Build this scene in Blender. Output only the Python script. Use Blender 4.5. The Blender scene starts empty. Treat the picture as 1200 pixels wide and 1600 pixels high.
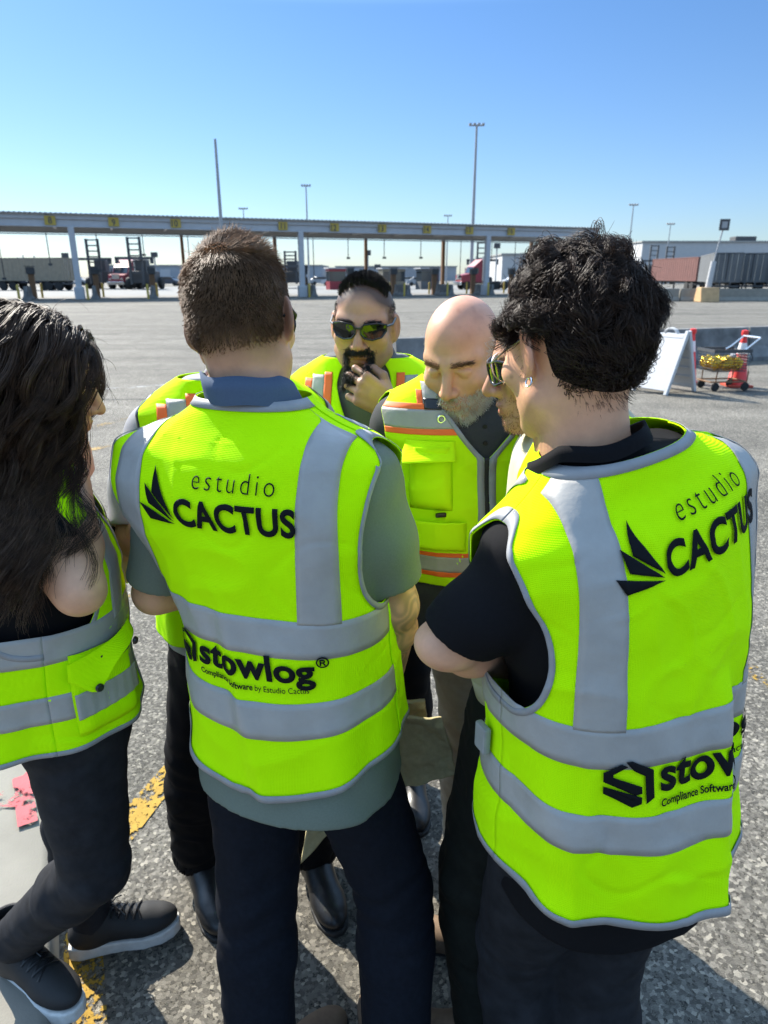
import bpy, bmesh, math, random
import numpy as np
from mathutils import Vector, Matrix, Euler

# ------------------------------------------------------------------ camera, sky, sun, exposure
S = bpy.context.scene
CAM_H = 1.70
PITCH = math.radians(19.1)
FPX = 1067.0
cam_d = bpy.data.cameras.new('camera')
cam = bpy.data.objects.new('camera', cam_d)
S.collection.objects.link(cam)
cam.location = (0, 0, CAM_H)
cam.rotation_euler = (math.pi/2 - PITCH, 0, 0)
cam_d.sensor_fit = 'VERTICAL'
cam_d.sensor_height = 36.0
cam_d.lens = 36.0 * FPX / 1600.0
cam_d.clip_start = 0.02
cam_d.clip_end = 5000
cam_d.dof.use_dof = True
cam_d.dof.focus_distance = 1.15
cam_d.dof.aperture_fstop = 7.5
S.camera = cam

SUN_EL = math.radians(39)
SUN_AZ = math.radians(-42)          # from +Y, negative = to the left
sun_dir = Vector((math.sin(SUN_AZ)*math.cos(SUN_EL), math.cos(SUN_AZ)*math.cos(SUN_EL), math.sin(SUN_EL)))
W = bpy.data.worlds.new('World'); S.world = W; W.use_nodes = True
wn = W.node_tree; wn.nodes.clear()
wo = wn.nodes.new('ShaderNodeOutputWorld'); wb = wn.nodes.new('ShaderNodeBackground')
sky = wn.nodes.new('ShaderNodeTexSky'); sky.sky_type = 'NISHITA'; sky.sun_disc = False
sky.sun_elevation = SUN_EL; sky.sun_rotation = SUN_AZ
sky.altitude = 0; sky.air_density = 1.0; sky.dust_density = 0.25; sky.ozone_density = 3.0
wb.inputs['Strength'].default_value = 0.15
# lower sky dimmed and tinted blue; zenith kept bright as added fill for shade
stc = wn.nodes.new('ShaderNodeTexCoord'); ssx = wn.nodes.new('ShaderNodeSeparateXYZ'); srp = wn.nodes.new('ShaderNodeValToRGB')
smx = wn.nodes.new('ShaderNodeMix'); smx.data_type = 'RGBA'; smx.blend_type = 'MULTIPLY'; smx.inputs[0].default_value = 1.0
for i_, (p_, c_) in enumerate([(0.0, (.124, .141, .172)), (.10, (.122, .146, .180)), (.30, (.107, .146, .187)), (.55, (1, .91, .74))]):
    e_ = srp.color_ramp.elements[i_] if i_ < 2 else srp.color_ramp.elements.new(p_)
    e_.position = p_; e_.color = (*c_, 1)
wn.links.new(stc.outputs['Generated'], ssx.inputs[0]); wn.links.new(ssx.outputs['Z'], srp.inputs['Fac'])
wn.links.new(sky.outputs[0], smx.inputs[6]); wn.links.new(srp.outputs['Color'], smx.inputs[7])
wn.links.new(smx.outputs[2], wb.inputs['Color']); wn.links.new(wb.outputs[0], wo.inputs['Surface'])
sl = bpy.data.lights.new('sun', 'SUN'); sl.energy = 2.15; sl.angle = math.radians(0.5); sl.color = (1.0, 0.94, 0.83)
so = bpy.data.objects.new('sun', sl); S.collection.objects.link(so)
so.rotation_euler = (-sun_dir).to_track_quat('-Z', 'Y').to_euler()
S.view_settings.view_transform = 'Standard'
S.view_settings.look = 'None'
S.view_settings.exposure = 2.48
S.view_settings.gamma = 1.0

# ------------------------------------------------------------------ helpers
PI = math.pi
_cp, _sp = math.cos(PITCH), math.sin(PITCH)
def at(px, py, Y):
    """point of the photograph (1200x1600 px) at forward distance Y metres"""
    dx = (px-600)/FPX; dy = (800-py)/FPX
    d = np.array([dx, _cp+_sp*dy, -_sp+_cp*dy])
    return np.array([0, 0, CAM_H]) + d*(Y/d[1])
def atz(px, py, z=0.0):
    dx = (px-600)/FPX; dy = (800-py)/FPX
    d = np.array([dx, _cp+_sp*dy, -_sp+_cp*dy])
    return np.array([0, 0, CAM_H]) + d*((z-CAM_H)/d[2])

COL = S.collection
def tag(o, label=None, cat=None, group=None, kind=None):
    if label: o['label'] = label
    if cat: o['category'] = cat
    if group: o['group'] = group
    if kind: o['kind'] = kind
    return o
def empty(name, loc, label, cat, group=None, rz=0.0):
    o = bpy.data.objects.new(name, None); COL.objects.link(o)
    o.location = loc; o.rotation_euler = (0, 0, rz); o.empty_display_size = 0.1
    return tag(o, label, cat, group)
def copy_tree(o, parent=None):
    c = o.copy(); COL.objects.link(c); c.parent = parent
    for ch in [x for x in bpy.data.objects if x.parent == o]:
        copy_tree(ch, c)
    return c
def link_mesh(name, me, mats, parent=None, smooth=True):
    if not isinstance(mats, (list, tuple)): mats = [mats]
    for m in mats: me.materials.append(m)
    o = bpy.data.objects.new(name, me); COL.objects.link(o)
    if parent is not None: o.parent = parent
    if smooth:
        me.polygons.foreach_set('use_smooth', np.ones(len(me.polygons), dtype=bool))
    return o
def mesh_np(name, V, F, mats, parent=None, smooth=True, cols=None):
    """V (n,3) array, F (m,3|4) int array"""
    V = np.ascontiguousarray(V, dtype=np.float32); F = np.ascontiguousarray(F, dtype=np.int32)
    me = bpy.data.meshes.new(name)
    k = F.shape[1]
    me.vertices.add(len(V)); me.vertices.foreach_set('co', V.ravel())
    me.loops.add(F.size); me.loops.foreach_set('vertex_index', F.ravel())
    me.polygons.add(len(F)); me.polygons.foreach_set('loop_start', np.arange(0, F.size, k, dtype=np.int32))
    me.update(calc_edges=True); me.validate()
    if cols is not None:
        at_ = me.color_attributes.new('Col', 'FLOAT_COLOR', 'POINT')
        c4 = np.ones((len(V), 4), dtype=np.float32); c4[:, :3] = cols
        at_.data.foreach_set('color', c4.ravel())
    return link_mesh(name, me, mats, parent, smooth)

class MB:
    """collects boxes, prisms, tubes into ONE mesh"""
    def __init__(self): self.bm = bmesh.new()
    def box(self, c, s, rz=0.0, bevel=0.0, M=None, mi=0):
        r = bmesh.ops.create_cube(self.bm, size=1.0)
        vs = r['verts']
        m = Matrix.Translation(c) @ Matrix.Rotation(rz, 4, 'Z') @ Matrix.Diagonal((s[0], s[1], s[2], 1))
        if M is not None: m = M @ m
        bmesh.ops.transform(self.bm, matrix=m, verts=vs)
        fs = list({f for v in vs for f in v.link_faces})
        for f in fs: f.material_index = mi
        if bevel > 0:
            es = list({e for v in vs for e in v.link_edges})
            bmesh.ops.bevel(self.bm, geom=es, offset=bevel, segments=2, affect='EDGES', profile=0.6)
        return self
    def tube(self, pts, r, n=8, cap=True, mi=0):
        pts = [Vector(p) for p in pts]
        rs = r if isinstance(r, (list, tuple)) else [r]*len(pts)
        rings = []; up = None
        for i, p in enumerate(pts):
            t = (pts[min(i+1, len(pts)-1)] - pts[max(i-1, 0)])
            t = t.normalized() if t.length > 1e-9 else Vector((0, 0, 1))
            if up is None:
                up = Vector((0, 0, 1)) if abs(t.z) < 0.9 else Vector((1, 0, 0))
            u = (up - t*up.dot(t)).normalized(); v = t.cross(u); up = u
            rings.append([self.bm.verts.new(p + (u*math.cos(2*PI*k/n) + v*math.sin(2*PI*k/n))*rs[i]) for k in range(n)])
        for a, b in zip(rings, rings[1:]):
            for k in range(n):
                f = self.bm.faces.new((a[k], a[(k+1) % n], b[(k+1) % n], b[k])); f.material_index = mi
        if cap:
            f = self.bm.faces.new(rings[0][::-1]); f.material_index = mi
            f = self.bm.faces.new(rings[-1]); f.material_index = mi
        return self
    def prism(self, prof, x0, x1, M=None, mi=0):
        """profile (y,z) list extruded along x"""
        a = [self.bm.verts.new((x0, y, z)) for y, z in prof]; b = [self.bm.verts.new((x1, y, z)) for y, z in prof]
        n = len(prof)
        fs = [self.bm.faces.new(a[::-1]), self.bm.faces.new(b)]
        for k in range(n): fs.append(self.bm.faces.new((a[k], a[(k+1) % n], b[(k+1) % n], b[k])))
        for f in fs: f.material_index = mi
        if M is not None: bmesh.ops.transform(self.bm, matrix=M, verts=a+b)
        return self
    def lathe(self, prof, c=(0, 0, 0), n=20, mi=0, M=None):
        """profile (r,z)"""
        rings = []; vs = []
        for r, z in prof:
            if r < 1e-6: rings.append([self.bm.verts.new((c[0], c[1], c[2]+z))])
            else: rings.append([self.bm.verts.new((c[0]+r*math.cos(2*PI*k/n), c[1]+r*math.sin(2*PI*k/n), c[2]+z)) for k in range(n)])
            vs += rings[-1]
        for a, b in zip(rings, rings[1:]):
            for k in range(n):
                if len(a) == 1 and len(b) == 1: continue
                if len(a) == 1: f = self.bm.faces.new((a[0], b[(k+1) % n], b[k]))
                elif len(b) == 1: f = self.bm.faces.new((a[k], a[(k+1) % n], b[0]))
                else: f = self.bm.faces.new((a[k], a[(k+1) % n], b[(k+1) % n], b[k]))
                f.material_index = mi
        if M is not None: bmesh.ops.transform(self.bm, matrix=M, verts=vs)
        return self
    def build(self, name, mats, parent=None, smooth=False, M=None):
        if M is not None: bmesh.ops.transform(self.bm, matrix=M, verts=self.bm.verts)
        bmesh.ops.recalc_face_normals(self.bm, faces=self.bm.faces)
        me = bpy.data.meshes.new(name); self.bm.to_mesh(me); self.bm.free()
        o = link_mesh(name, me, mats, parent, False)
        if smooth:
            me.polygons.foreach_set('use_smooth', np.ones(len(me.polygons), dtype=bool))
            me.set_sharp_from_angle(angle=math.radians(40))
        return o

# ------------------------------------------------------------------ materials
def mat(name, color, rough=0.6, metal=0.0, spec=0.5, var=0.0, vscale=8.0, bump=0.0, bscale=60.0, bdist=0.002,
        col2=None, detail=4.0, attr=False, sss=0.0, sheen=0.0, coat=0.0, transl=0.0):
    m = bpy.data.materials.new(name); m.use_nodes = True
    nt = m.node_tree; N = nt.nodes; L = nt.links
    b = N['Principled BSDF']; out = N['Material Output']
    b.inputs['Roughness'].default_value = rough; b.inputs['Metallic'].default_value = metal
    b.inputs['Specular IOR Level'].default_value = spec
    if sheen: b.inputs['Sheen Weight'].default_value = sheen; b.inputs['Sheen Roughness'].default_value = 0.5
    if coat: b.inputs['Coat Weight'].default_value = coat; b.inputs['Coat Roughness'].default_value = 0.15
    if sss:
        b.inputs['Subsurface Weight'].default_value = sss
        b.inputs['Subsurface Radius'].default_value = (1.0, 0.35, 0.2); b.inputs['Subsurface Scale'].default_value = 0.006
    tc = N.new('ShaderNodeTexCoord')
    csock = None
    if var > 0:
        nz = N.new('ShaderNodeTexNoise'); nz.inputs['Scale'].default_value = vscale; nz.inputs['Detail'].default_value = detail
        nz.inputs['Roughness'].default_value = 0.6
        L.new(tc.outputs['Object'], nz.inputs['Vector'])
        cr = N.new('ShaderNodeMapRange'); cr.inputs['From Min'].default_value = 0.3; cr.inputs['From Max'].default_value = 0.7
        L.new(nz.outputs['Fac'], cr.inputs['Value'])
        mx = N.new('ShaderNodeMix'); mx.data_type = 'RGBA'
        c2 = col2 if col2 is not None else tuple(c*(1-var) for c in color)
        mx.inputs[6].default_value = (*c2, 1); mx.inputs[7].default_value = (*color, 1)
        L.new(cr.outputs['Result'], mx.inputs[0]); csock = mx.outputs[2]
    if attr:
        va = N.new('ShaderNodeVertexColor'); va.layer_name = 'Col'
        mm = N.new('ShaderNodeMix'); mm.data_type = 'RGBA'; mm.blend_type = 'MULTIPLY'; mm.inputs[0].default_value = 1.0
        if csock is not None: L.new(csock, mm.inputs[6])
        else: mm.inputs[6].default_value = (*color, 1)
        L.new(va.outputs['Color'], mm.inputs[7]); csock = mm.outputs[2]
    if csock is not None: L.new(csock, b.inputs['Base Color'])
    else: b.inputs['Base Color'].default_value = (*color, 1)
    if bump > 0:
        bz = N.new('ShaderNodeTexNoise'); bz.inputs['Scale'].default_value = bscale; bz.inputs['Detail'].default_value = 3.0
        L.new(tc.outputs['Object'], bz.inputs['Vector'])
        bp = N.new('ShaderNodeBump'); bp.inputs['Strength'].default_value = bump; bp.inputs['Distance'].default_value = bdist
        L.new(bz.outputs['Fac'], bp.inputs['Height']); L.new(bp.outputs['Normal'], b.inputs['Normal'])
    if transl > 0:
        tr = N.new('ShaderNodeBsdfTranslucent'); ms = N.new('ShaderNodeMixShader'); ms.inputs[0].default_value = transl
        if csock is not None: L.new(csock, tr.inputs['Color'])
        else: tr.inputs['Color'].default_value = (*color, 1)
        L.new(b.outputs[0], ms.inputs[1]); L.new(tr.outputs[0], ms.inputs[2]); L.new(ms.outputs[0], out.inputs['Surface'])
    return m

def vest_mat(name, color):
    m = mat(name, color, rough=0.8, spec=0.06)
    nt = m.node_tree; N = nt.nodes; L = nt.links; b = N['Principled BSDF']
    tc = N['Texture Coordinate']
    mp = N.new('ShaderNodeMapping'); mp.inputs['Scale'].default_value = (1, 1, 1)
    L.new(tc.outputs['Object'], mp.inputs['Vector'])
    w1 = N.new('ShaderNodeTexWave'); w1.bands_direction = 'Z'; w1.inputs['Scale'].default_value = 130; w1.inputs['Distortion'].default_value = 0.6
    w2 = N.new('ShaderNodeTexWave'); w2.bands_direction = 'X'; w2.inputs['Scale'].default_value = 130; w2.inputs['Distortion'].default_value = 0.6
    ad = N.new('ShaderNodeMath'); ad.operation = 'ADD'
    nz = N.new('ShaderNodeTexNoise'); nz.inputs['Scale'].default_value = 14; nz.inputs['Detail'].default_value = 3
    ad2 = N.new('ShaderNodeMath'); ad2.operation = 'MULTIPLY_ADD'; ad2.inputs[1].default_value = 7.0
    for n in (w1, w2, nz): L.new(mp.outputs['Vector'], n.inputs['Vector'])
    L.new(w1.outputs['Fac'], ad.inputs[0]); L.new(w2.outputs['Fac'], ad.inputs[1])
    L.new(nz.outputs['Fac'], ad2.inputs[0]); L.new(ad.outputs[0], ad2.inputs[2])
    bp = N.new('ShaderNodeBump'); bp.inputs['Strength'].default_value = 0.35; bp.inputs['Distance'].default_value = 0.0012
    L.new(ad2.outputs[0], bp.inputs['Height']); L.new(bp.outputs['Normal'], b.inputs['Normal'])
    return m

# ------------------------------------------------------------------ noise
def _hash(i, j, k, seed):
    h = (i.astype(np.int64)*73856093) ^ (j.astype(np.int64)*19349663) ^ (k.astype(np.int64)*83492791) ^ (seed*2654435761)
    h = (h ^ (h >> 13)) * 1274126177
    h = h ^ (h >> 16)
    return (h & 0xffff).astype(np.float64)/32767.5 - 1.0
def vnoise(P, seed=0):
    P = np.asarray(P, dtype=np.float64)
    I = np.floor(P); f = P-I; f = f*f*(3-2*f); I = I.astype(np.int64)
    out = 0
    for a in (0, 1):
        wa = f[..., 0] if a else 1-f[..., 0]
        for b in (0, 1):
            wb_ = f[..., 1] if b else 1-f[..., 1]
            for c in (0, 1):
                wc = f[..., 2] if c else 1-f[..., 2]
                out = out + wa*wb_*wc*_hash(I[..., 0]+a, I[..., 1]+b, I[..., 2]+c, seed)
    return out
def fnoise(P, seed=0, oct=3):
    P = np.asarray(P, dtype=np.float64); o = 0; amp = 1
    for k in range(oct):
        o = o + amp*vnoise(P*(2.0**k), seed+k*17); amp *= 0.5
    return o

# ------------------------------------------------------------------ distance-field modelling
class Field:
    def __init__(self, lo, hi, h):
        self.lo = np.array(lo, float); self.h = h
        self.n = np.ceil((np.array(hi, float)-self.lo)/h).astype(int)+1
        self.D = np.full(self.n, 0.5, dtype=np.float32)
    def block(self, lo, hi, pad):
        a = np.floor((np.minimum(lo, hi)-pad-self.lo)/self.h).astype(int); b = np.ceil((np.maximum(lo, hi)+pad-self.lo)/self.h).astype(int)+1
        a = np.clip(a, 0, self.n); b = np.clip(b, 0, self.n)
        if np.any(b <= a): return None
        sl_ = tuple(slice(a[i], b[i]) for i in range(3))
        g = [(self.lo[i]+np.arange(a[i], b[i])*self.h).astype(np.float32) for i in range(3)]
        return sl_, np.meshgrid(*g, indexing='ij', sparse=True)
    def apply(self, lo, hi, fn, k=0.01, op='u', pad=None):
        bl = self.block(np.array(lo, float), np.array(hi, float), (k+3*self.h) if pad is None else pad)
        if bl is None: return
        sl_, (X, Y, Z) = bl
        d = fn(X, Y, Z).astype(np.float32)
        A = self.D[sl_]
        if op == 'u': self.D[sl_] = smin(A, d, k)
        elif op == 's': self.D[sl_] = -smin(-A, d, k)
        elif op == 'i': self.D[sl_] = -smin(-A, -d, k)
    def cone(self, a, b, r1, r2, k=0.01, op='u'):
        a = np.array(a, float); b = np.array(b, float); r = max(r1, r2)
        self.apply(np.minimum(a, b)-r, np.maximum(a, b)+r, lambda X, Y, Z: sd_cone(X, Y, Z, a, b, r1, r2), k, op)
    def ell(self, c, r, k=0.01, op='u', R=None):
        c = np.array(c, float); r = np.array(r, float); m = r.max()
        self.apply(c-m, c+m, lambda X, Y, Z: sd_ell(X, Y, Z, c, r, R), k, op)
    def mesh(self, smooth=2):
        return surface_nets(self.D, self.lo, self.h, smooth)
def smin(a, b, k):
    if k <= 1e-6: return np.minimum(a, b)
    h = np.maximum(k-np.abs(a-b), 0)/k
    return np.minimum(a, b) - h*h*k*0.25
def sd_cone(X, Y, Z, a, b, r1, r2):
    ba = b-a; L = max(float(ba@ba), 1e-12)
    t = np.clip(((X-a[0])*ba[0]+(Y-a[1])*ba[1]+(Z-a[2])*ba[2])/L, 0, 1)
    return np.sqrt((X-a[0]-t*ba[0])**2+(Y-a[1]-t*ba[1])**2+(Z-a[2]-t*ba[2])**2) - (r1+(r2-r1)*t)
def sd_ell(X, Y, Z, c, r, R=None):
    x, y, z = X-c[0], Y-c[1], Z-c[2]
    if R is not None:
        x, y, z = (x*R[0][0]+y*R[1][0]+z*R[2][0], x*R[0][1]+y*R[1][1]+z*R[2][1], x*R[0][2]+y*R[1][2]+z*R[2][2])
    k0 = np.sqrt((x/r[0])**2+(y/r[1])**2+(z/r[2])**2)+1e-9
    k1 = np.sqrt((x/r[0]**2)**2+(y/r[1]**2)**2+(z/r[2]**2)**2)+1e-9
    return k0*(k0-1)/k1
def surface_nets(D, lo, h, smooth=2):
    s = D < 0
    n = D.shape
    c = s[:-1, :-1, :-1].astype(np.int8)
    tot = np.zeros([q-1 for q in n], dtype=np.int8)
    for a in (0, 1):
        for b in (0, 1):
            for d in (0, 1):
                tot += s[a:n[0]-1+a, b:n[1]-1+b, d:n[2]-1+d]
    act = (tot > 0) & (tot < 8)
    I = np.argwhere(act)
    idx = np.full(act.shape, -1, dtype=np.int32); idx[act] = np.arange(len(I))
    cor = np.array([[a, b, d] for a in (0, 1) for b in (0, 1) for d in (0, 1)])
    val = np.stack([D[I[:, 0]+q[0], I[:, 1]+q[1], I[:, 2]+q[2]] for q in cor], 1).astype(np.float64)
    acc = np.zeros((len(I), 3)); cnt = np.zeros(len(I))
    for e0 in range(8):
        for e1 in range(e0+1, 8):
            if np.abs(cor[e0]-cor[e1]).sum() != 1: continue
            m = (val[:, e0] < 0) != (val[:, e1] < 0)
            t = np.where(m, val[:, e0]/(val[:, e0]-val[:, e1]+1e-20), 0)
            acc += np.where(m[:, None], cor[e0]+(cor[e1]-cor[e0])*t[:, None], 0); cnt += m
    V = (I + acc/np.maximum(cnt, 1)[:, None])*h + lo
    Fs = []
    for ax in range(3):
        sl0 = [slice(None)]*3; sl1 = [slice(None)]*3
        sl0[ax] = slice(0, n[ax]-1); sl1[ax] = slice(1, n[ax])
        a0 = s[tuple(sl0)]; a1 = s[tuple(sl1)]
        E = np.argwhere(a0 != a1)
        b_, c_ = (ax+1) % 3, (ax+2) % 3
        ok = (E[:, b_] > 0) & (E[:, c_] > 0) & (E[:, b_] < n[b_]-1) & (E[:, c_] < n[c_]-1)
        E = E[ok]
        if not len(E): continue
        def ci(db, dc):
            q = E.copy(); q[:, b_] += db; q[:, c_] += dc
            return idx[q[:, 0], q[:, 1], q[:, 2]]
        q = np.stack([ci(-1, -1), ci(0, -1), ci(0, 0), ci(-1, 0)], 1)
        ins = a0[E[:, 0], E[:, 1], E[:, 2]]
        q[~ins] = q[~ins][:, ::-1]
        Fs.append(q)
    F = np.concatenate(Fs)
    F = F[(F >= 0).all(1)]
    if smooth: V = lap_smooth(V, F, smooth)
    return V, F
def lap_smooth(V, F, it, lam=0.5):
    e = np.concatenate([F[:, [i, (i+1) % F.shape[1]]] for i in range(F.shape[1])])
    n = len(V); deg = np.bincount(e[:, 0], minlength=n)+np.bincount(e[:, 1], minlength=n)
    deg = np.maximum(deg, 1)
    for _ in range(it):
        A = np.stack([np.bincount(e[:, 0], V[e[:, 1], i], n)+np.bincount(e[:, 1], V[e[:, 0], i], n) for i in range(3)], 1)/deg[:, None]
        V = V + lam*(A-V)
    return V
def vnormals(V, F):
    a, b, c, d = (V[F[:, i]] for i in (0, 1, 2, 3))
    fn = np.cross(c-a, d-b)
    N = np.stack([sum(np.bincount(F[:, k], fn[:, i], len(V)) for k in range(4)) for i in range(3)], 1)
    return N/(np.linalg.norm(N, axis=1, keepdims=True)+1e-12)

def unit(v):
    v = np.array(v, float); return v/(np.linalg.norm(v)+1e-12)
def rotm(yaw=0, pitch=0, roll=0):
    """pitch>0 looks down, roll>0 tips to the person's right, yaw>0 turns left"""
    return np.array(Matrix.Rotation(yaw, 3, 'Z') @ Matrix.Rotation(-pitch, 3, 'X') @ Matrix.Rotation(roll, 3, 'Y'))
# ------------------------------------------------------------------ people: shared builders
# person-local frame: +y the way the person faces, +x the person's right, z up, origin on the ground
SKIN_L = None
class Hull:
    """torso-like surface: elliptic cross sections by height"""
    def __init__(self, rows, n=2.35):
        R = np.array(rows, float); R = R[np.argsort(R[:, 0])]
        self.z0, self.z1 = R[0, 0], R[-1, 0]; self.n = n
        z = np.linspace(self.z0, self.z1, 500)
        self.zl = z
        self.T = np.stack([self._pchip(R[:, 0], R[:, i], z) for i in range(1, 5)], 1)
    @staticmethod
    def _pchip(x, y, q):
        h = np.diff(x); d = np.diff(y)/h; m = np.zeros_like(y)
        for i in range(1, len(x)-1):
            if d[i-1]*d[i] > 0:
                w1 = 2*h[i]+h[i-1]; w2 = h[i]+2*h[i-1]; m[i] = (w1+w2)/(w1/d[i-1]+w2/d[i])
        m[0], m[-1] = d[0], d[-1]
        i = np.clip(np.searchsorted(x, q)-1, 0, len(x)-2); t = (q-x[i])/h[i]
        return ((1+2*t)*(1-t)**2*y[i] + t*(1-t)**2*h[i]*m[i] + t*t*(3-2*t)*y[i+1] + t*t*(t-1)*h[i]*m[i+1])
    def at(self, z):
        return [np.interp(z, self.zl, self.T[:, i]) for i in range(4)]      # a, b, cx, cy
    def sdf(self, X, Y, Z):
        a, b, cx, cy = self.at(Z)
        rho = (np.abs((X-cx)/a)**self.n+np.abs((Y-cy)/b)**self.n)**(1/self.n)
        d = (rho-1)*np.minimum(a, b)
        return np.maximum(np.maximum(d, self.z0-Z), Z-self.z1)
    def pos(self, th, z):
        a, b, cx, cy = self.at(z); e = 2/self.n
        s, c = np.sin(th), np.cos(th)
        return np.stack([cx+a*np.sign(s)*np.abs(s)**e, cy-b*np.sign(c)*np.abs(c)**e, z+0*s], -1)
    def box(self):
        a = self.T[:, 0].max(); b = self.T[:, 1].max()
        return (np.array([self.T[:, 2].min()-a, self.T[:, 3].min()-b, self.z0]), np.array([self.T[:, 2].max()+a, self.T[:, 3].max()+b, self.z1]))
    def grow(self, da, db=None, z0=None, z1=None):
        h = Hull.__new__(Hull); h.n = self.n; h.T = self.T.copy(); h.zl = self.zl; h.z0, h.z1 = self.z0 if z0 is None else z0, self.z1 if z1 is None else z1
        h.T[:, 0] += da; h.T[:, 1] += da if db is None else db
        return h

def torso_rows(k=1.0, wide=1.0, deep=1.0, lean=0.0, hunch=0.0):
    base = [(0.80, .180, .128, 0), (0.95, .182, .128, 0), (1.05, .166, .118, 0), (1.18, .172, .120, .0), (1.29, .190, .126, .0),
            (1.37, .205, .120, -.004), (1.415, .200, .100, -.006), (1.445, .168, .082, -.004), (1.470, .128, .070, .0), (1.495, .090, .064, .008), (1.525, .068, .060, .014)]
    return [(z*k, a*wide, b*deep, 0.0, cy + lean*(z-0.95) + hunch*max(0, z-1.2)**2*8) for z, a, b, cy in base]

class Head:
    def __init__(self, o, R, s=1.0, ear_out=0.35, jaw=1.0, hair_pad=0.0, nose=1.0, look='plain'):
        self.o = np.array(o, float); self.R = np.array(R); self.s = s; self.ear_out = ear_out; self.jaw = jaw; self.nose = nose; self.look = look
    def to(self, p): return self.o + self.s*(np.asarray(p, float) @ self.R.T)
    def back(self, P): return ((P-self.o) @ self.R)/self.s
    def add(self, F, neck_to, neck_r=0.058):
        r = 0.19*self.s
        def fn(X, Y, Z):
            x0, y0, z0 = X-self.o[0], Y-self.o[1], Z-self.o[2]; R = self.R; s = self.s
            x = (x0*R[0, 0]+y0*R[1, 0]+z0*R[2, 0])/s; y = (x0*R[0, 1]+y0*R[1, 1]+z0*R[2, 1])/s; z = (x0*R[0, 2]+y0*R[1, 2]+z0*R[2, 2])/s
            E = lambda c, q, RR=None: sd_ell(x, y, z, c, q, RR)
            C = lambda a, b, p, q: sd_cone(x, y, z, np.array(a, float), np.array(b, float), p, q)
            ax = np.abs(x)
            Em = lambda c, q, RR=None: sd_ell(ax, y, z, c, q, RR)
            Cm = lambda a, b, p, q: sd_cone(ax, y, z, np.array(a, float), np.array(b, float), p, q)
            d = E((0, -.014, .032), (.0745, .098, .086))
            d = smin(d, E((0, -.03, -.01), (.066, .075, .075)), .03)
            j = self.jaw
            d = smin(d, E((0, .030, -.040), (.060*j, .060, .072)), .03)
            d = smin(d, Cm((.052*j, .006, -.066), (.016, .070, -.098), .020, .019), .025)
            d = smin(d, E((0, .074, -.098), (.022*j, .020, .017)), .02)
            d = smin(d, Cm((.050, .052, .022), (.010, .082, .020), .012, .010), .018)      # brow
            d = smin(d, Em((.047, .056, -.022), (.020, .024, .020)), .02)                 # cheekbones
            d = -smin(-d, Em((.032, .094, .000), (.020, .018, .0125)), .012)              # eye sockets
            d = smin(d, Em((.032, .073, -.001), (.0135, .0135, .0125)), .004)             # eyes under lids
            d = smin(d, Cm((.020, .086, .006), (.044, .078, .003), .0035, .003), .006)    # upper lids
            n = self.nose
            d = smin(d, C((0, .086, .010), (0, .111*n, -.033), .0085, .0125), .012)
            d = smin(d, Em((.012, .097, -.038), (.0095, .013, .009)), .006)
            d = -smin(-d, Em((.0065, .104, -.047), (.0042, .006, .004)), .003)
            d = smin(d, E((0, .083, -.066), (.030, .018, .020)), .012)
            d = smin(d, E((0, .0965, -.0625), (.022, .008, .0052)), .004)
            d = smin(d, E((0, .0945, -.0735), (.019, .0085, .0062)), .004)
            d = -smin(-d, E((0, .108, -.0678), (.024, .012, .0016)), .003)
            # ears
            a_ = self.ear_out
            Re = np.array(Matrix.Rotation(a_, 3, 'Z') @ Matrix.Rotation(math.radians(-10), 3, 'X'))
            ear = sd_ell(ax, y, z, (.082, -.012, -.004), (.0065, .020, .034), Re)
            ear = smin(ear, sd_ell(ax, y, z, (.077, -.006, -.032), (.006, .010, .012), Re), .008)
            ear = -smin(-ear, sd_ell(ax, y, z, (.092, -.004, -.001), (.0085, .011, .021), Re), .005)
            d = smin(d, ear, .008)
            return d*s
        F.apply(self.o-r, self.o+r, fn, 0.012)
        F.cone(self.to((0, -.016, -.068)), neck_to, neck_r*self.s, neck_r*1.08*self.s, 0.03)

def finger_chain(F, p, d, n, lens, r, curl, k=0.004):
    """p start, d direction, n palm normal (fingers bend towards it)"""
    d = unit(d); n = unit(n - d*np.dot(n, d)); q = np.array(p, float)
    tot = 0
    for i, L in enumerate(lens):
        tot += curl[i]
        dd = d*math.cos(tot)+n*math.sin(tot)
        q2 = q+dd*L
        F.cone(q, q2, r*(1-.09*i), r*(1-.09*(i+1)), k)
        q = q2
    return q
def add_hand(F, w, d, n, side, curl=(.35, .45, .3), s=1.0, spread=.06, thumb=(0.5, .3), fore=None):
    """w wrist, d knuckle direction, n palm normal, side = unit vector towards the thumb"""
    d = unit(d); n = unit(n-d*np.dot(n, d)); t = unit(np.array(side, float)-d*np.dot(side, d)-n*np.dot(side, n)); w = np.array(w, float)
    offs = [.030, .010, -.010, -.029]; lens = [(.043, .026, .021), (.048, .030, .022), (.044, .028, .022), (.034, .021, .019)]; mc = [.086, .088, .083, .075]
    for i in range(4):
        k = w + d*mc[i]*s + t*offs[i]*s
        F.cone(w+t*offs[i]*.6*s, k, .0155*s, .0115*s, .012)
        finger_chain(F, k, d+t*spread*(1.5-i), n, [L*s for L in lens[i]], .0092*s, [c+.05*i for c in curl])
    F.cone(w+d*.03*s+n*.006*s, w+d*.06*s+n*.006*s, .020*s, .018*s, .012)
    b = w+d*.022*s+t*.024*s+n*.006*s
    d1 = unit(d*.75+t*.8+n*.35); m = b+d1*.042*s
    F.cone(b, m, .016*s, .0115*s, .01)
    finger_chain(F, m, unit(d*(1-thumb[0]*.3)+t*(.45-thumb[0]*.4)+n*thumb[0]), unit(n-t*.5), [.032*s, .026*s], .0105*s, [.05, thumb[1]])

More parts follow.
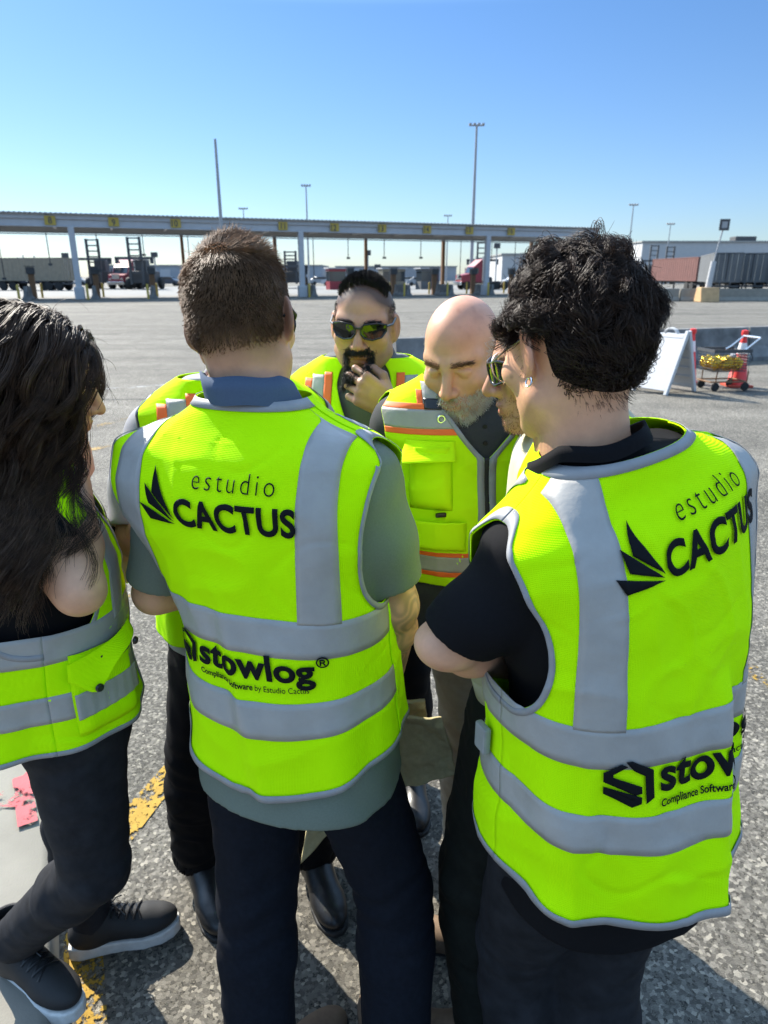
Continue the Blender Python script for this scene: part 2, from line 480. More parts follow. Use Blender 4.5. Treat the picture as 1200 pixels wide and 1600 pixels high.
def add_arm(F, sh, el, wr, s=1.0, r=(.050, .041, .039, .026)):
    F.cone(sh, el, r[0]*s, r[1]*s, .02)
    el = np.array(el, float); wr = np.array(wr, float)
    F.cone(el, el+(wr-el)*.35, r[2]*s, r[2]*1.04*s, .02)
    F.cone(el+(wr-el)*.35, wr, r[2]*1.04*s, r[3]*s, .02)

def sleeve_mesh(hull_shirt, sleeves, zcut_lo, h=.0045, amp=.004, seed=1, neck_z=None, extra=None, fold=18.0):
    """polo or t-shirt: torso plus sleeves; sleeves = [(shoulder, elbow, end_t, r0, r1)] or with forearm points"""
    lo, hi = hull_shirt.box()
    for s_ in sleeves:
        for p in s_['pts']:
            lo = np.minimum(lo, np.array(p)-.1); hi = np.maximum(hi, np.array(p)+.1)
    lo[2] = zcut_lo-.02
    F = Field(lo-.02, hi+.02, h)
    l2, h2 = hull_shirt.box()
    F.apply(l2, h2, hull_shirt.sdf, .02)
    for s_ in sleeves:
        pts = [np.array(p, float) for p in s_['pts']]; rr = s_['r']
        end_n = unit(pts[-1]-pts[-2]); end = pts[-1]
        G = Field(np.min(pts, 0)-max(rr)-.03, np.max(pts, 0)+max(rr)+.03, h)
        for i in range(len(pts)-1): G.cone(pts[i], pts[i+1]+(end_n*.05 if i == len(pts)-2 else 0), rr[i], rr[i+1], .03)
        # cut the cuff flat and hollow it
        def cut(X, Y, Z): return (X-end[0])*end_n[0]+(Y-end[1])*end_n[1]+(Z-end[2])*end_n[2]
        big = G.n*h
        G.apply(G.lo, G.lo+big, cut, .004, 'i')
        G.cone(end-end_n*.04, end+end_n*.03, rr[-1]-.009, rr[-1]-.009, .003, 's')
        # paste G into F
        a = np.round((G.lo-F.lo)/h).astype(int)
        G2 = G.D
        s0 = np.maximum(a, 0); e0 = np.minimum(a+G.n, F.n)
        src = G2[tuple(slice(s0[i]-a[i], e0[i]-a[i]) for i in range(3))]
        dst = tuple(slice(s0[i], e0[i]) for i in range(3))
        F.D[dst] = smin(F.D[dst], src, .02)
    if extra: extra(F)
    F.apply(F.lo, F.lo+F.n*h, lambda X, Y, Z: zcut_lo-Z+0*X+0*Y, .004, 'i')
    V, Q = F.mesh(2)
    N = vnormals(V, Q)
    d = amp*(fnoise(V*np.array([9, 9, 6.0]), seed, 3)) + amp*.8*np.sin(V[:, 2]*fold*2+6*vnoise(V*5, seed+3))*np.clip(vnoise(V*4, seed+9)+.3, 0, 1)
    for s_ in sleeves:
        d *= np.clip(np.linalg.norm(V-np.array(s_['pts'][-1]), axis=1)/.12-.5, .15, 1)
    V = V+N*d[:, None]
    V = lap_smooth(V, Q, 1)
    return V, Q

def trousers_mesh(legs, pelvis, h=.006, amp=.008, seed=3, top=None):
    """legs: list of dict(hip, knee, ankle, r=(4 radii))"""
    P = np.array([p for L in legs for p in (L['hip'], L['knee'], L['ankle'])], float)
    lo = P.min(0)-.17; hi = P.max(0)+.17; lo[2] = max(lo[2], P[:, 2].min()-.08); hi[2] = max(hi[2], pelvis[2]+.16)
    F = Field(lo, hi, h)
    pc = np.array(pelvis[:3]); pr = np.array(pelvis[3:6])
    F.ell(pc, pr, .03)
    for L in legs:
        r = L['r']; hip, kn, an = (np.array(L[q], float) for q in ('hip', 'knee', 'ankle'))
        F.cone(hip, kn, r[0], r[1], .03)
        m = kn+(an-kn)*.3
        F.cone(kn, m, r[1], r[1]*1.0, .02); F.cone(m, an, r[1], r[2], .02)
    for L in legs:
        kn, an = np.array(L['knee'], float), np.array(L['ankle'], float); n = unit(an-kn); r = L['r'][2]
        end = an
        m = r+.05
        F.apply(end-m, end+m+n*.02, lambda X, Y, Z: np.maximum(-((X-end[0])*n[0]+(Y-end[1])*n[1]+(Z-end[2])*n[2]), np.sqrt((X-end[0])**2+(Y-end[1])**2+(Z-end[2])**2)-m), .004, 's')
        F.cone(end-n*.03, end+n*.03, r-.006, r-.006, .003, 's')
    if top is not None:
        F.apply(F.lo, F.lo+F.n*h, lambda X, Y, Z: Z-top+0*X+0*Y, .004, 'i')
    V, Q = F.mesh(2); N = vnormals(V, Q)
    d = np.zeros(len(V))
    for L in legs:
        hip, kn, an = (np.array(L[q], float) for q in ('hip', 'knee', 'ankle'))
        for c, w, ph in ((kn, .10, 0), (an, .10, 1), (hip-np.array([0, 0, .05]), .09, 2)):
            q = V-c; dist = np.linalg.norm(q, axis=1)
            d += np.exp(-(dist/w/1.2)**2)*np.sin(q[:, 2]*95+q[:, 0]*30*(1 if ph % 2 else -1)+4*vnoise(V*11, seed+ph))*1.0
    rA = vnoise(V*np.array([13, 13, 8.0])+1.2*vnoise(V*5, seed+31)[:, None]+V[:, [2]]*np.array([6.0, 0, 0]), seed+32); rB = vnoise(V*np.array([8, 8, 17.0])-V[:, [0]]*np.array([0, 0, 9.0]), seed+33)
    d += 1.1*np.clip(1-4.5*np.abs(rA), 0, 1)*np.clip(vnoise(V*4, seed+34)+.35, 0, 1)-.9*np.clip(1-5*np.abs(rB), 0, 1)*np.clip(vnoise(V*4, seed+35)+.3, 0, 1)
    V = V+N*(amp*(.55*d+.9*fnoise(V*np.array([7, 7, 3.2]), seed, 3)+.5*(1-np.abs(vnoise(V*np.array([14, 14, 8.0])+vnoise(V*4, seed)[:, None], seed+5)))))[:, None]
    return lap_smooth(V, Q, 1), Q

# ------------------------------------------------------------------ vests: parametric shells with tapes, edging and lettering
def skewf(P, k):
    """one shoulder carried lower than the other"""
    t = np.clip((P[..., 2]-1.12)/.25, 0, 1); return k*np.clip(P[..., 0], -.24, .24)*t*t*(3-2*t)
class Vest:
    def __init__(self, hull, hem0=.80, hem=lambda th: .80+0*th, zblend=1.05, ztop=1.515, arm=(1.20, 1.46), armth=.95, seed=1, amp=.004,
                 topf=None, wr=None, skew=0.0):
        self.h = hull; self.hem0 = hem0; self.hem = hem; self.zb = zblend; self.zt = ztop; self.arm = arm; self.armth = armth; self.seed = seed; self.amp = amp
        self.topf = topf; self.wr = wr; self.skew = skew
    def z(self, th, v):
        z = np.where(v < self.zb, self.zb-(self.zb-v)*(self.zb-self.hem(th))/(self.zb-self.hem0), v)
        if self.topf is not None:
            z0 = self.zt-.06
            z = np.where(v > z0, z0+(v-z0)*(self.topf(th)-z0)/(self.zt-z0), z)
        return z
    def base(self, th, v):
        P = self.h.pos(th, self.z(th, v))
        return P
    def P(self, th, v, off=0.0):
        th, v = np.broadcast_arrays(np.asarray(th, float), np.asarray(v, float))
        e = 1e-3
        B = self.base(th, v)
        du = self.base(th+e, v)-self.base(th-e, v); dv = self.base(th, v+e)-self.base(th, v-e)
        N = np.cross(du, dv); N /= (np.linalg.norm(N, axis=-1, keepdims=True)+1e-12)
        # th grows from back towards +x: du=+x, dv=+z -> du x dv = -y (outwards at the back)
        rad = B.copy(); _, _, cx, cy = self.h.at(B[..., 2]); rad[..., 0] -= cx; rad[..., 1] -= cy; rad[..., 2] = 0.02
        sg = np.sign((N*rad).sum(-1, keepdims=True)); N = N*np.where(sg == 0, 1, sg)
        a = self.amp
        q = np.stack([B[..., 0]*1.0, B[..., 1], B[..., 2]], -1)
        w = a*(fnoise(q*np.array([7, 7, 5.0]), self.seed, 2)+.6*(1-2*np.abs(vnoise(q*np.array([9, 9, 14.0])+.8*vnoise(q*5, self.seed+8)[..., None], self.seed+4))))
        w = w + a*.9*np.sin(th*9+5*vnoise(q*2.2, self.seed+2))*np.clip((1.12-v)/.25, 0, 1)
        c1 = vnoise(q*np.array([15, 15, 9.0])+1.3*vnoise(q*4, self.seed+21)[..., None], self.seed+22)
        c2 = vnoise(np.stack([q[..., 0]*9+q[..., 2]*13, q[..., 1]*9, q[..., 2]*11-q[..., 0]*8], -1), self.seed+23)
        w = w+.55*a*np.clip(1-5*np.abs(c1), 0, 1)*np.clip(vnoise(q*5, self.seed+24)+.35, 0, 1)-.6*a*np.clip(1-6*np.abs(c2), 0, 1)*np.clip(vnoise(q*4.4, self.seed+25)+.25, 0, 1)
        w = w*np.clip((self.zt-v)/.05+.15, 0, 1)
        if self.wr is not None: w = w + self.wr(th, v, B)
        R_ = B + N*(w+off)[..., None]
        if self.skew: R_[..., 2] += skewf(R_, self.skew)
        return R_
    def thmax(self, v):
        lo, hi = self.arm; zc = (lo+hi)/2; hz = (hi-lo)/2
        t = np.clip(1-((v-zc)/hz)**2, 0, 1)
        return PI/2 - (PI/2-self.armth)*t**.42
    def rows(self, n=150, v0=None, v1=None):
        v0 = self.hem0 if v0 is None else v0; v1 = self.zt if v1 is None else v1
        lo, hi = self.arm
        r = np.concatenate([np.linspace(v0, v1, n), lo+(hi-lo)*np.linspace(0, .12, 26)**2*8.3*.12, hi-(hi-lo)*np.linspace(0, .12, 26)**2*8.3*.12])
        r = np.unique(np.round(r[(r >= v0) & (r <= v1)], 5)); return r
    def x2th(self, x, v):
        z = self.z(0*np.asarray(x, float), v); a, _, cx, _ = self.h.at(z)
        q = np.clip(np.abs((np.asarray(x, float)-cx)/a), 0, .9999)**(self.h.n/2)
        return np.sign(np.asarray(x, float)-cx)*np.arcsin(q)
    @staticmethod
    def grid(G):
        n, m = G.shape[:2]; V = G.reshape(-1, 3); i = np.arange(n*m).reshape(n, m)
        F = np.stack([i[:-1, :-1], i[:-1, 1:], i[1:, 1:], i[1:, :-1]], -1).reshape(-1, 4)
        return V, F
    def back(self, ns=120, gap=None):
        v = self.rows(); u = np.linspace(-1, 1, ns)
        th = self.thmax(v)[:, None]*u[None, :]
        return self.grid(self.P(th, v[:, None]+0*th))
    def front(self, side, gap, ns=70, fthmax=None, v1=None):
        """side=+1 right half; gap(v) = angle from the front middle where the edge runs"""
        v = self.rows(v1=v1); u = np.linspace(0, 1, ns); g = gap(v)
        tm = (self.thmax(v) if fthmax is None else fthmax(v))
        th = PI-(g[:, None]+(tm-g)[:, None]*u[None, :])
        return self.grid(self.P(side*th, v[:, None]+0*th))
    def strip_x(self, x0, x1, v0, v1, off=.0016, n=70, m=7, front=False):
        v = np.linspace(v0, v1, n)[:, None]; t = np.linspace(0, 1, m)[None, :]
        f0 = x0(v) if callable(x0) else x0+0*v; f1 = x1(v) if callable(x1) else x1+0*v
        x = f0+(f1-f0)*t; th = self.x2th(x, v+0*x)
        if front: th = PI-th
        return self.grid(self.P(th, v+0*x, off))
    def strip_th(self, t0, t1, v0, v1, off=.0014, n=140, m=6):
        th = np.linspace(t0, t1, n)[None, :]; v = np.linspace(v0, v1, m)[:, None]
        f = lambda q: q
        return self.grid(self.P(th+0*v, v+0*th, off))
    def edge_arm(self, side, w=.011, off=.0021, front=False, n=160):
        lo, hi = self.arm
        t = np.linspace(0, PI, n); v = (lo+hi)/2-(hi-lo)/2*np.cos(t)
        tm = self.thmax(v); a, b, _, _ = self.h.at(v)
        # inset the inner edge along the panel, perpendicular to the curve
        outer = np.stack([tm, v], 1); sc = np.stack([a, np.ones_like(a)], 1)
        tan = np.gradient(outer*sc, axis=0); tan /= np.linalg.norm(tan, axis=1, keepdims=True)+1e-9
        nrm = np.stack([-tan[:, 1], tan[:, 0]], 1); nrm = np.where((nrm[:, :1] > 0), -nrm, nrm)
        G = []
        for q in (0, .5, 1.0):
            c = outer+nrm/sc*w*q
            th = side*(c[:, 0] if not front else PI-c[:, 0])
            G.append(self.P(th, c[:, 1], off))
        return self.grid(np.stack(G, 1))
    def edge_line(self, th, v, dth, dv, off=.0022):
        G = [self.P(th+dth*q, v+dv*q, off) for q in (0, .5, 1)]
        return self.grid(np.stack(G, 1))
    def lay(self, pts, x0, z0, off=.0035, front=False, slope=0.0):
        """flat points (n,2) in metres laid on the cloth round (x0,z0), by arc length"""
        pts = np.asarray(pts, float)
        th = np.linspace(-PI/2, PI/2, 721); v = np.full_like(th, z0); B = self.base(th, v)
        s = np.concatenate([[0], np.cumsum(np.linalg.norm(np.diff(B, axis=0), axis=1))]); s -= s[360]
        x = pts[:, 0]+x0
        t = np.interp(x, s, th)
        if front: t = PI-t
        return self.P(t, z0+pts[:, 1]+slope*pts[:, 0], off)

def text_pts(body, size, offset=0.0, spacing=1.0, res=6, shear=0.0):
    c = bpy.data.curves.new('t', 'FONT'); c.body = body; c.size = size; c.offset = offset; c.space_character = spacing; c.resolution_u = res; c.shear = shear
    o = bpy.data.objects.new('t', c); COL.objects.link(o)
    bpy.context.view_layer.update()
    me = bpy.data.meshes.new_from_object(o.evaluated_get(bpy.context.evaluated_depsgraph_get()))
    bm = bmesh.new(); bm.from_mesh(me); bpy.data.objects.remove(o); bpy.data.curves.remove(c)
    bmesh.ops.triangulate(bm, faces=bm.faces)
    for _ in range(3):
        es = [e for e in bm.edges if e.calc_length() > .007]
        if not es: break
        bmesh.ops.subdivide_edges(bm, edges=es, cuts=1); bmesh.ops.triangulate(bm, faces=bm.faces)
    bm.verts.ensure_lookup_table()
    P = np.array([v.co[:2] for v in bm.verts]); F = np.array([[v.index for v in f.verts] for f in bm.faces]); bm.free(); bpy.data.meshes.remove(me)
    P[:, 0] -= P[:, 0].min()
    return P, F
def poly_pts(polys):
    """list of 2d polygons -> subdivided points, faces"""
    bm = bmesh.new()
    for p in polys:
        bm.faces.new([bm.verts.new((a, b, 0)) for a, b in p])
    bmesh.ops.triangulate(bm, faces=bm.faces)
    for _ in range(4):
        es = [e for e in bm.edges if e.calc_length() > .007]
        if not es: break
        bmesh.ops.subdivide_edges(bm, edges=es, cuts=1); bmesh.ops.triangulate(bm, faces=bm.faces)
    bm.verts.ensure_lookup_table()
    P = np.array([v.co[:2] for v in bm.verts]); F = np.array([[v.index for v in f.verts] for f in bm.faces]); bm.free()
    return P, F
def join_np(parts):
    Vs, Fs, o = [], [], 0
    for V, F in parts:
        Vs.append(np.asarray(V)); Fs.append(np.asarray(F)+o); o += len(V)
    return np.concatenate(Vs), np.concatenate(Fs)
def thick(o, t=.0016, off=-1):
    m = o.modifiers.new('thickness', 'SOLIDIFY'); m.thickness = t; m.offset = off; return o

# ------------------------------------------------------------------ hair made of tapered strands
def strands_mesh(P, r, taper=.25):
    """P (n,k,3) polylines -> V,F three-sided tapered tubes"""
    n, k, _ = P.shape
    T = np.gradient(P, axis=1); T /= np.linalg.norm(T, axis=2, keepdims=True)+1e-12
    ref = np.zeros_like(T); ref[..., 0] = .31; ref[..., 1] = .57; ref[..., 2] = .76
    U = np.cross(T, ref); U /= np.linalg.norm(U, axis=2, keepdims=True)+1e-12
    Wv = np.cross(T, U)
    rr = (np.asarray(r).reshape(-1, 1) if np.ndim(r) else r)*(1-(1-taper)*np.linspace(0, 1, k)**1.5)[None, :]
    rr = np.broadcast_to(rr, (n, k))[..., None]
    V = np.stack([P+(U*math.cos(a)+Wv*math.sin(a))*rr for a in (0, 2*PI/3, 4*PI/3)], 2)
    idx = np.arange(n*k*3).reshape(n, k, 3)
    F = []
    for a in range(3):
        b = (a+1) % 3
        F.append(np.stack([idx[:, :-1, a], idx[:, :-1, b], idx[:, 1:, b], idx[:, 1:, a]], -1).reshape(-1, 4))
    return V.reshape(-1, 3), np.concatenate(F)
def ell_sample(rng, n, c, r):
    v = rng.normal(size=(n, 3)); v /= np.linalg.norm(v, axis=1, keepdims=True)
    p = np.array(c)+v*np.array(r); nn = v/np.array(r); nn /= np.linalg.norm(nn, axis=1, keepdims=True)
    return p, nn
def grow_strands(p, d, L, k, fn, seed=0):
    """integrate polylines; fn(step01, pos, dir) -> direction change"""
    P = np.zeros((len(p), k, 3)); P[:, 0] = p; q = p.copy(); d = d.copy()
    for i in range(1, k):
        d = d+fn(i/(k-1), q, d); d /= np.linalg.norm(d, axis=1, keepdims=True)+1e-12
        q = q+d*(L/(k-1))[:, None]; P[:, i] = q
    return P

def shoe_parts(ank, yaw, s=1.0, sole=.028, high=.05, toe_down=0.0, wedge=.0):
    """returns upper (V,F) and sole (V,F) in person-local space; ank = ankle joint, foot points along yaw"""
    h = .004*s
    F = Field((-.065*s, -.10*s, -.005), (.065*s, .22*s, .16*s+high), h)
    so = sole
    F.cone((0, -.05*s, so+.030*s), (0, .03*s, so+.032*s), .034*s, .036*s, .02)
    F.ell((0, .115*s, so+.024*s), (.046*s, .082*s, .036*s), .03)
    F.cone((0, .02*s, so+.055*s), (0, .10*s, so+.03*s), .036*s, .03*s, .03)
    F.cone((0, -.025*s, so+.03*s), (0, -.018*s, so+.09*s+high), .042*s, .043*s, .03)
    F.apply(F.lo, F.lo+F.n*h, lambda X, Y, Z: (so+.001)-Z+0*X+0*Y, .006, 'i')
    F.cone((0, -.018*s, so+.075*s+high), (0, -.018*s, so+.3), .036*s, .036*s, .004, 's')
    up = F.mesh(2)
    G = Field((-.07*s, -.11*s, -.008), (.07*s, .23*s, so+.05), .0035*s)
    def out(X, Y, Z):
        w = np.interp(Y/s, [-.09, -.06, 0, .05, .10, .15, .185, .205], [.022, .034, .034, .036, .046, .044, .030, .006])*s
        d = np.abs(X)-w
        d = np.maximum(d, np.maximum(-.086*s-Y, Y-.2*s))
        top = so+.004+wedge*np.clip(-Y/s*4, -.3, .3)+.012*np.clip((Y/s-.13)*8, 0, 1)
        bot = .010*np.clip((Y/s-.13)*9, 0, 1)**2
        return np.maximum(d, np.maximum(Z-top, bot-Z))
    G.apply(G.lo, G.lo+G.n*G.h, out, .003)
    sl_ = G.mesh(3)
    R = np.array(Matrix.Rotation(yaw, 3, 'Z') @ Matrix.Rotation(-toe_down, 3, 'X'))
    off = np.array(ank, float)
    piv = np.array([0, -.018*s, so+.09*s])
    tr = lambda VF: ((VF[0]-piv) @ R.T+off, VF[1])
    from mathutils.bvhtree import BVHTree
    bv = BVHTree.FromPolygons([tuple(q) for q in up[0]], [tuple(int(i) for i in f) for f in up[1]])
    def T(p, lift=None):
        p = np.array(p, float)
        if lift is not None:
            h_ = bv.ray_cast(Vector((p[0], p[1], .4)), Vector((0, 0, -1)))
            if h_[0] is not None: p[2] = h_[0].z+lift
        return (p-piv) @ R.T+off
    return tr(up), tr(sl_), T
# ------------------------------------------------------------------ ground
def asphalt_mat():
    m = bpy.data.materials.new('asphalt'); m.use_nodes = True; nt = m.node_tree; N = nt.nodes; L = nt.links; b = N['Principled BSDF']
    b.inputs['Roughness'].default_value = .85; b.inputs['Specular IOR Level'].default_value = .25
    tc = N.new('ShaderNodeTexCoord')
    def noise(sc, det=3, rough=.55):
        n = N.new('ShaderNodeTexNoise'); n.inputs['Scale'].default_value = sc; n.inputs['Detail'].default_value = det; n.inputs['Roughness'].default_value = rough
        L.new(tc.outputs['Object'], n.inputs['Vector']); return n
    # warp so the stones are irregular
    wz = noise(75, 3, .7); 
    ms = N.new('ShaderNodeVectorMath'); ms.operation = 'MULTIPLY_ADD'; ms.inputs[1].default_value = (.009, .009, .009)
    L.new(wz.outputs['Color'], ms.inputs[0]); L.new(tc.outputs['Object'], ms.inputs[2])
    def vor(sc, feat='F1', out='Color'):
        v = N.new('ShaderNodeTexVoronoi'); v.inputs['Scale'].default_value = sc; v.feature = feat; v.inputs['Randomness'].default_value = 1.0
        L.new(ms.outputs[0], v.inputs['Vector']); return v
    v1 = vor(105); e1 = vor(105, 'DISTANCE_TO_EDGE'); v2 = vor(240)
    sx = N.new('ShaderNodeSeparateColor'); L.new(v1.outputs['Color'], sx.inputs[0])
    sx2 = N.new('ShaderNodeSeparateColor'); L.new(v2.outputs['Color'], sx2.inputs[0])
    r1 = N.new('ShaderNodeValToRGB'); L.new(sx.outputs[0], r1.inputs['Fac'])
    E = r1.color_ramp.elements; E[0].position = 0; E[0].color = (.060, .057, .052, 1); E[1].position = 1; E[1].color = (.30, .28, .24, 1)
    q = E.new(.45); q.color = (.125, .118, .105, 1); q = E.new(.8); q.color = (.175, .165, .148, 1)
    r2 = N.new('ShaderNodeValToRGB'); L.new(sx2.outputs[0], r2.inputs['Fac']); E = r2.color_ramp.elements
    E[0].color = (.022, .021, .020, 1); E[1].color = (.15, .14, .12, 1)
    # stone or matrix
    pick = N.new('ShaderNodeMapRange'); pick.inputs['From Min'].default_value = .22; pick.inputs['From Max'].default_value = .27; L.new(sx.outputs[1], pick.inputs['Value'])
    mx = N.new('ShaderNodeMix'); mx.data_type = 'RGBA'; L.new(pick.outputs[0], mx.inputs[0]); L.new(r2.outputs['Color'], mx.inputs[6]); L.new(r1.outputs['Color'], mx.inputs[7])
    ed = N.new('ShaderNodeMapRange'); ed.inputs['From Min'].default_value = .0; ed.inputs['From Max'].default_value = .0036; ed.inputs['To Min'].default_value = .16; L.new(e1.outputs['Distance'], ed.inputs['Value'])
    m2 = N.new('ShaderNodeMix'); m2.data_type = 'RGBA'; m2.blend_type = 'MULTIPLY'; m2.inputs[0].default_value = 1; L.new(mx.outputs[2], m2.inputs[6]); L.new(ed.outputs[0], m2.inputs[7])
    # broad wear, tyre polish and stains
    n1 = noise(.35, 5, .6); n2 = noise(2.2, 4, .6)
    a = N.new('ShaderNodeMath'); a.operation = 'ADD'; L.new(n1.outputs['Fac'], a.inputs[0]); L.new(n2.outputs['Fac'], a.inputs[1])
    mr = N.new('ShaderNodeMapRange'); mr.inputs['From Min'].default_value = .7; mr.inputs['From Max'].default_value = 1.3; mr.inputs['To Min'].default_value = .74; mr.inputs['To Max'].default_value = 1.22; L.new(a.outputs[0], mr.inputs['Value'])
    # long tyre streaks along x
    mp = N.new('ShaderNodeMapping'); mp.inputs['Scale'].default_value = (.03, .55, 1); mp.inputs['Rotation'].default_value = (0, 0, .12); L.new(tc.outputs['Object'], mp.inputs['Vector'])
    n3 = N.new('ShaderNodeTexNoise'); n3.inputs['Scale'].default_value = 2.0; n3.inputs['Detail'].default_value = 5; L.new(mp.outputs[0], n3.inputs['Vector'])
    mr3 = N.new('ShaderNodeMapRange'); mr3.inputs['From Min'].default_value = .35; mr3.inputs['From Max'].default_value = .65; mr3.inputs['To Min'].default_value = .76; mr3.inputs['To Max'].default_value = 1.14; L.new(n3.outputs['Fac'], mr3.inputs['Value'])
    mm = N.new('ShaderNodeMath'); mm.operation = 'MULTIPLY'; L.new(mr.outputs[0], mm.inputs[0]); L.new(mr3.outputs[0], mm.inputs[1])
    n4 = noise(.8, 3, .6); mr4 = N.new('ShaderNodeMapRange'); mr4.inputs['From Min'].default_value = .58; mr4.inputs['From Max'].default_value = .70; mr4.inputs['To Min'].default_value = 1.0; mr4.inputs['To Max'].default_value = .74; L.new(n4.outputs['Fac'], mr4.inputs['Value'])
    mq = N.new('ShaderNodeMath'); mq.operation = 'MULTIPLY'; L.new(mm.outputs[0], mq.inputs[0]); L.new(mr4.outputs[0], mq.inputs[1]); mm = mq
    m3 = N.new('ShaderNodeMix'); m3.data_type = 'RGBA'; m3.blend_type = 'MULTIPLY'; m3.inputs[0].default_value = 1; L.new(m2.outputs[2], m3.inputs[6]); L.new(mm.outputs[0], m3.inputs[7])
    gain = N.new('ShaderNodeMix'); gain.data_type = 'RGBA'; gain.blend_type = 'MULTIPLY'; gain.inputs[0].default_value = 1; gain.inputs[7].default_value = (1.14, 1.12, 1.06, 1); gain.clamp_result = False
    L.new(m3.outputs[2], gain.inputs[6]); L.new(gain.outputs[2], b.inputs['Base Color'])
    # height
    h1 = N.new('ShaderNodeMapRange'); h1.inputs['From Max'].default_value = .006; L.new(e1.outputs['Distance'], h1.inputs['Value'])
    h2 = N.new('ShaderNodeMath'); h2.operation = 'MULTIPLY_ADD'; L.new(sx.outputs[2], h2.inputs[0]); h2.inputs[1].default_value = 1.2; L.new(h1.outputs[0], h2.inputs[2])
    h3 = N.new('ShaderNodeMath'); h3.operation = 'MULTIPLY_ADD'; L.new(noise(400, 2).outputs['Fac'], h3.inputs[0]); h3.inputs[1].default_value = .5; L.new(h2.outputs[0], h3.inputs[2])
    bp = N.new('ShaderNodeBump'); bp.inputs['Strength'].default_value = .9; bp.inputs['Distance'].default_value = .007; L.new(h3.outputs[0], bp.inputs['Height']); L.new(bp.outputs['Normal'], b.inputs['Normal'])
    return m
def worn_paint(name, c, wear=.5, scale=45):
    m = mat(name, c, rough=.75, spec=.2, var=.25, vscale=20, bump=.6, bscale=120, bdist=.002)
    nt = m.node_tree; N = nt.nodes; L = nt.links; out = N['Material Output']; b = N['Principled BSDF']
    tr = N.new('ShaderNodeBsdfTransparent'); ms = N.new('ShaderNodeMixShader')
    tc = N['Texture Coordinate']; n1 = N.new('ShaderNodeTexNoise'); n1.inputs['Scale'].default_value = scale; n1.inputs['Detail'].default_value = 4; n1.inputs['Roughness'].default_value = .7
    n2 = N.new('ShaderNodeTexNoise'); n2.inputs['Scale'].default_value = 4; n2.inputs['Detail'].default_value = 3
    for n in (n1, n2): L.new(tc.outputs['Object'], n.inputs['Vector'])
    a = N.new('ShaderNodeMath'); a.operation = 'MULTIPLY_ADD'; L.new(n2.outputs['Fac'], a.inputs[0]); a.inputs[1].default_value = .7; L.new(n1.outputs['Fac'], a.inputs[2])
    mr = N.new('ShaderNodeMapRange'); mr.inputs['From Min'].default_value = .35+wear; mr.inputs['From Max'].default_value = .41+wear; L.new(a.outputs[0], mr.inputs['Value'])
    L.new(mr.outputs[0], ms.inputs[0]); L.new(tr.outputs[0], ms.inputs[1]); L.new(b.outputs[0], ms.inputs[2]); L.new(ms.outputs[0], out.inputs['Surface'])
    return m
ASPH = asphalt_mat()
CONC = mat('concrete', (.235, .222, .19), rough=.85, spec=.2, var=.22, vscale=3.5, bump=.4, bscale=160, bdist=.002)
CONC_D = mat('weathered_concrete', (.24, .24, .235), rough=.9, spec=.2, var=.62, vscale=2.6, bump=.5, bscale=40, bdist=.004, detail=8)
YEL = worn_paint('worn_yellow_paint', (.36, .22, .03), .47)
YEL2 = worn_paint('faded_yellow_paint', (.32, .21, .07), .52)
WHT = worn_paint('faded_white_paint', (.30, .295, .28), .47, 20)

gm_ = MB()
vs = [gm_.bm.verts.new(v) for v in ((-900, -60, 0), (900, -60, 0), (900, 1800, 0), (-900, 1800, 0))]; gm_.bm.faces.new(vs)
tag(gm_.build('asphalt_ground', ASPH), kind='structure')
def strip(name, pts, w, m, z=.004, kind='structure'):
    """flat ribbon along ground points"""
    bm = bmesh.new(); P = [Vector((*p, z)) for p in pts]; prev = None
    for i, p in enumerate(P):
        t = (P[min(i+1, len(P)-1)]-P[max(i-1, 0)]).normalized(); n = Vector((-t.y, t.x, 0))*w*.5
        a, b = bm.verts.new(p-n), bm.verts.new(p+n)
        if prev: bm.faces.new((prev[0], a, b, prev[1]))
        prev = (a, b)
    me = bpy.data.meshes.new(name); bm.to_mesh(me); bm.free()
    return tag(link_mesh(name, me, m, None, False), kind=kind)
# concrete island with a rounded kerb edge at the left
K0, K1 = np.array([-.776, 1.147]), np.array([-.918, 1.463]); kd = (K1-K0)/np.linalg.norm(K1-K0); kn_ = np.array([-kd[1], kd[0]])
def kp(s, o): return tuple(K0+kd*s+kn_*o)
isl = bmesh.new(); prof = [(0, 0), (.006, .085), (.016, .108), (.035, .118), (.2, .121), (5.5, .122), (5.5, 0)]
ss = np.linspace(-2.2, 6.0, 60); prev = None
for s_ in ss:
    ring = [isl.verts.new((*kp(s_, o+.004*math.sin(s_*7)), z)) for o, z in prof]
    if prev:
        for a in range(len(prof)-1): isl.faces.new((prev[a], ring[a], ring[a+1], prev[a+1]))
    prev = ring
bmesh.ops.recalc_face_normals(isl, faces=isl.faces); me = bpy.data.meshes.new('island'); isl.to_mesh(me); isl.free()
tag(link_mesh('concrete_pavement', me, CONC, None, True), kind='structure'); me.set_sharp_from_angle(angle=math.radians(50))
strip('kerb_line', [kp(s_, -.055) for s_ in np.linspace(-1.5, .55, 12)], .095, YEL)
PINK = worn_paint('pink_spray_paint', (.46, .10, .11), .38, 10)
for q_, (a, b) in enumerate((((12, 1262), (56, 1205)), ((34, 1215), (44, 1290)), ((-6, 1255), (26, 1240)))):
    p0, p1 = atz(*a, .122), atz(*b, .122)
    strip('spray_mark', [tuple(p0[:2]), tuple(p1[:2])], .055, PINK, .1262+.003*q_)
strip('yellow_line', [tuple(atz(178, 1318)[:2]), tuple(atz(228, 1255)[:2]), tuple(atz(320, 1150)[:2]), tuple(atz(660, 852)[:2])], .10, YEL)
strip('yellow_line', [tuple(atz(120, 958)[:2]), tuple(atz(230, 928)[:2]), tuple(atz(420, 880)[:2])], .09, YEL2)
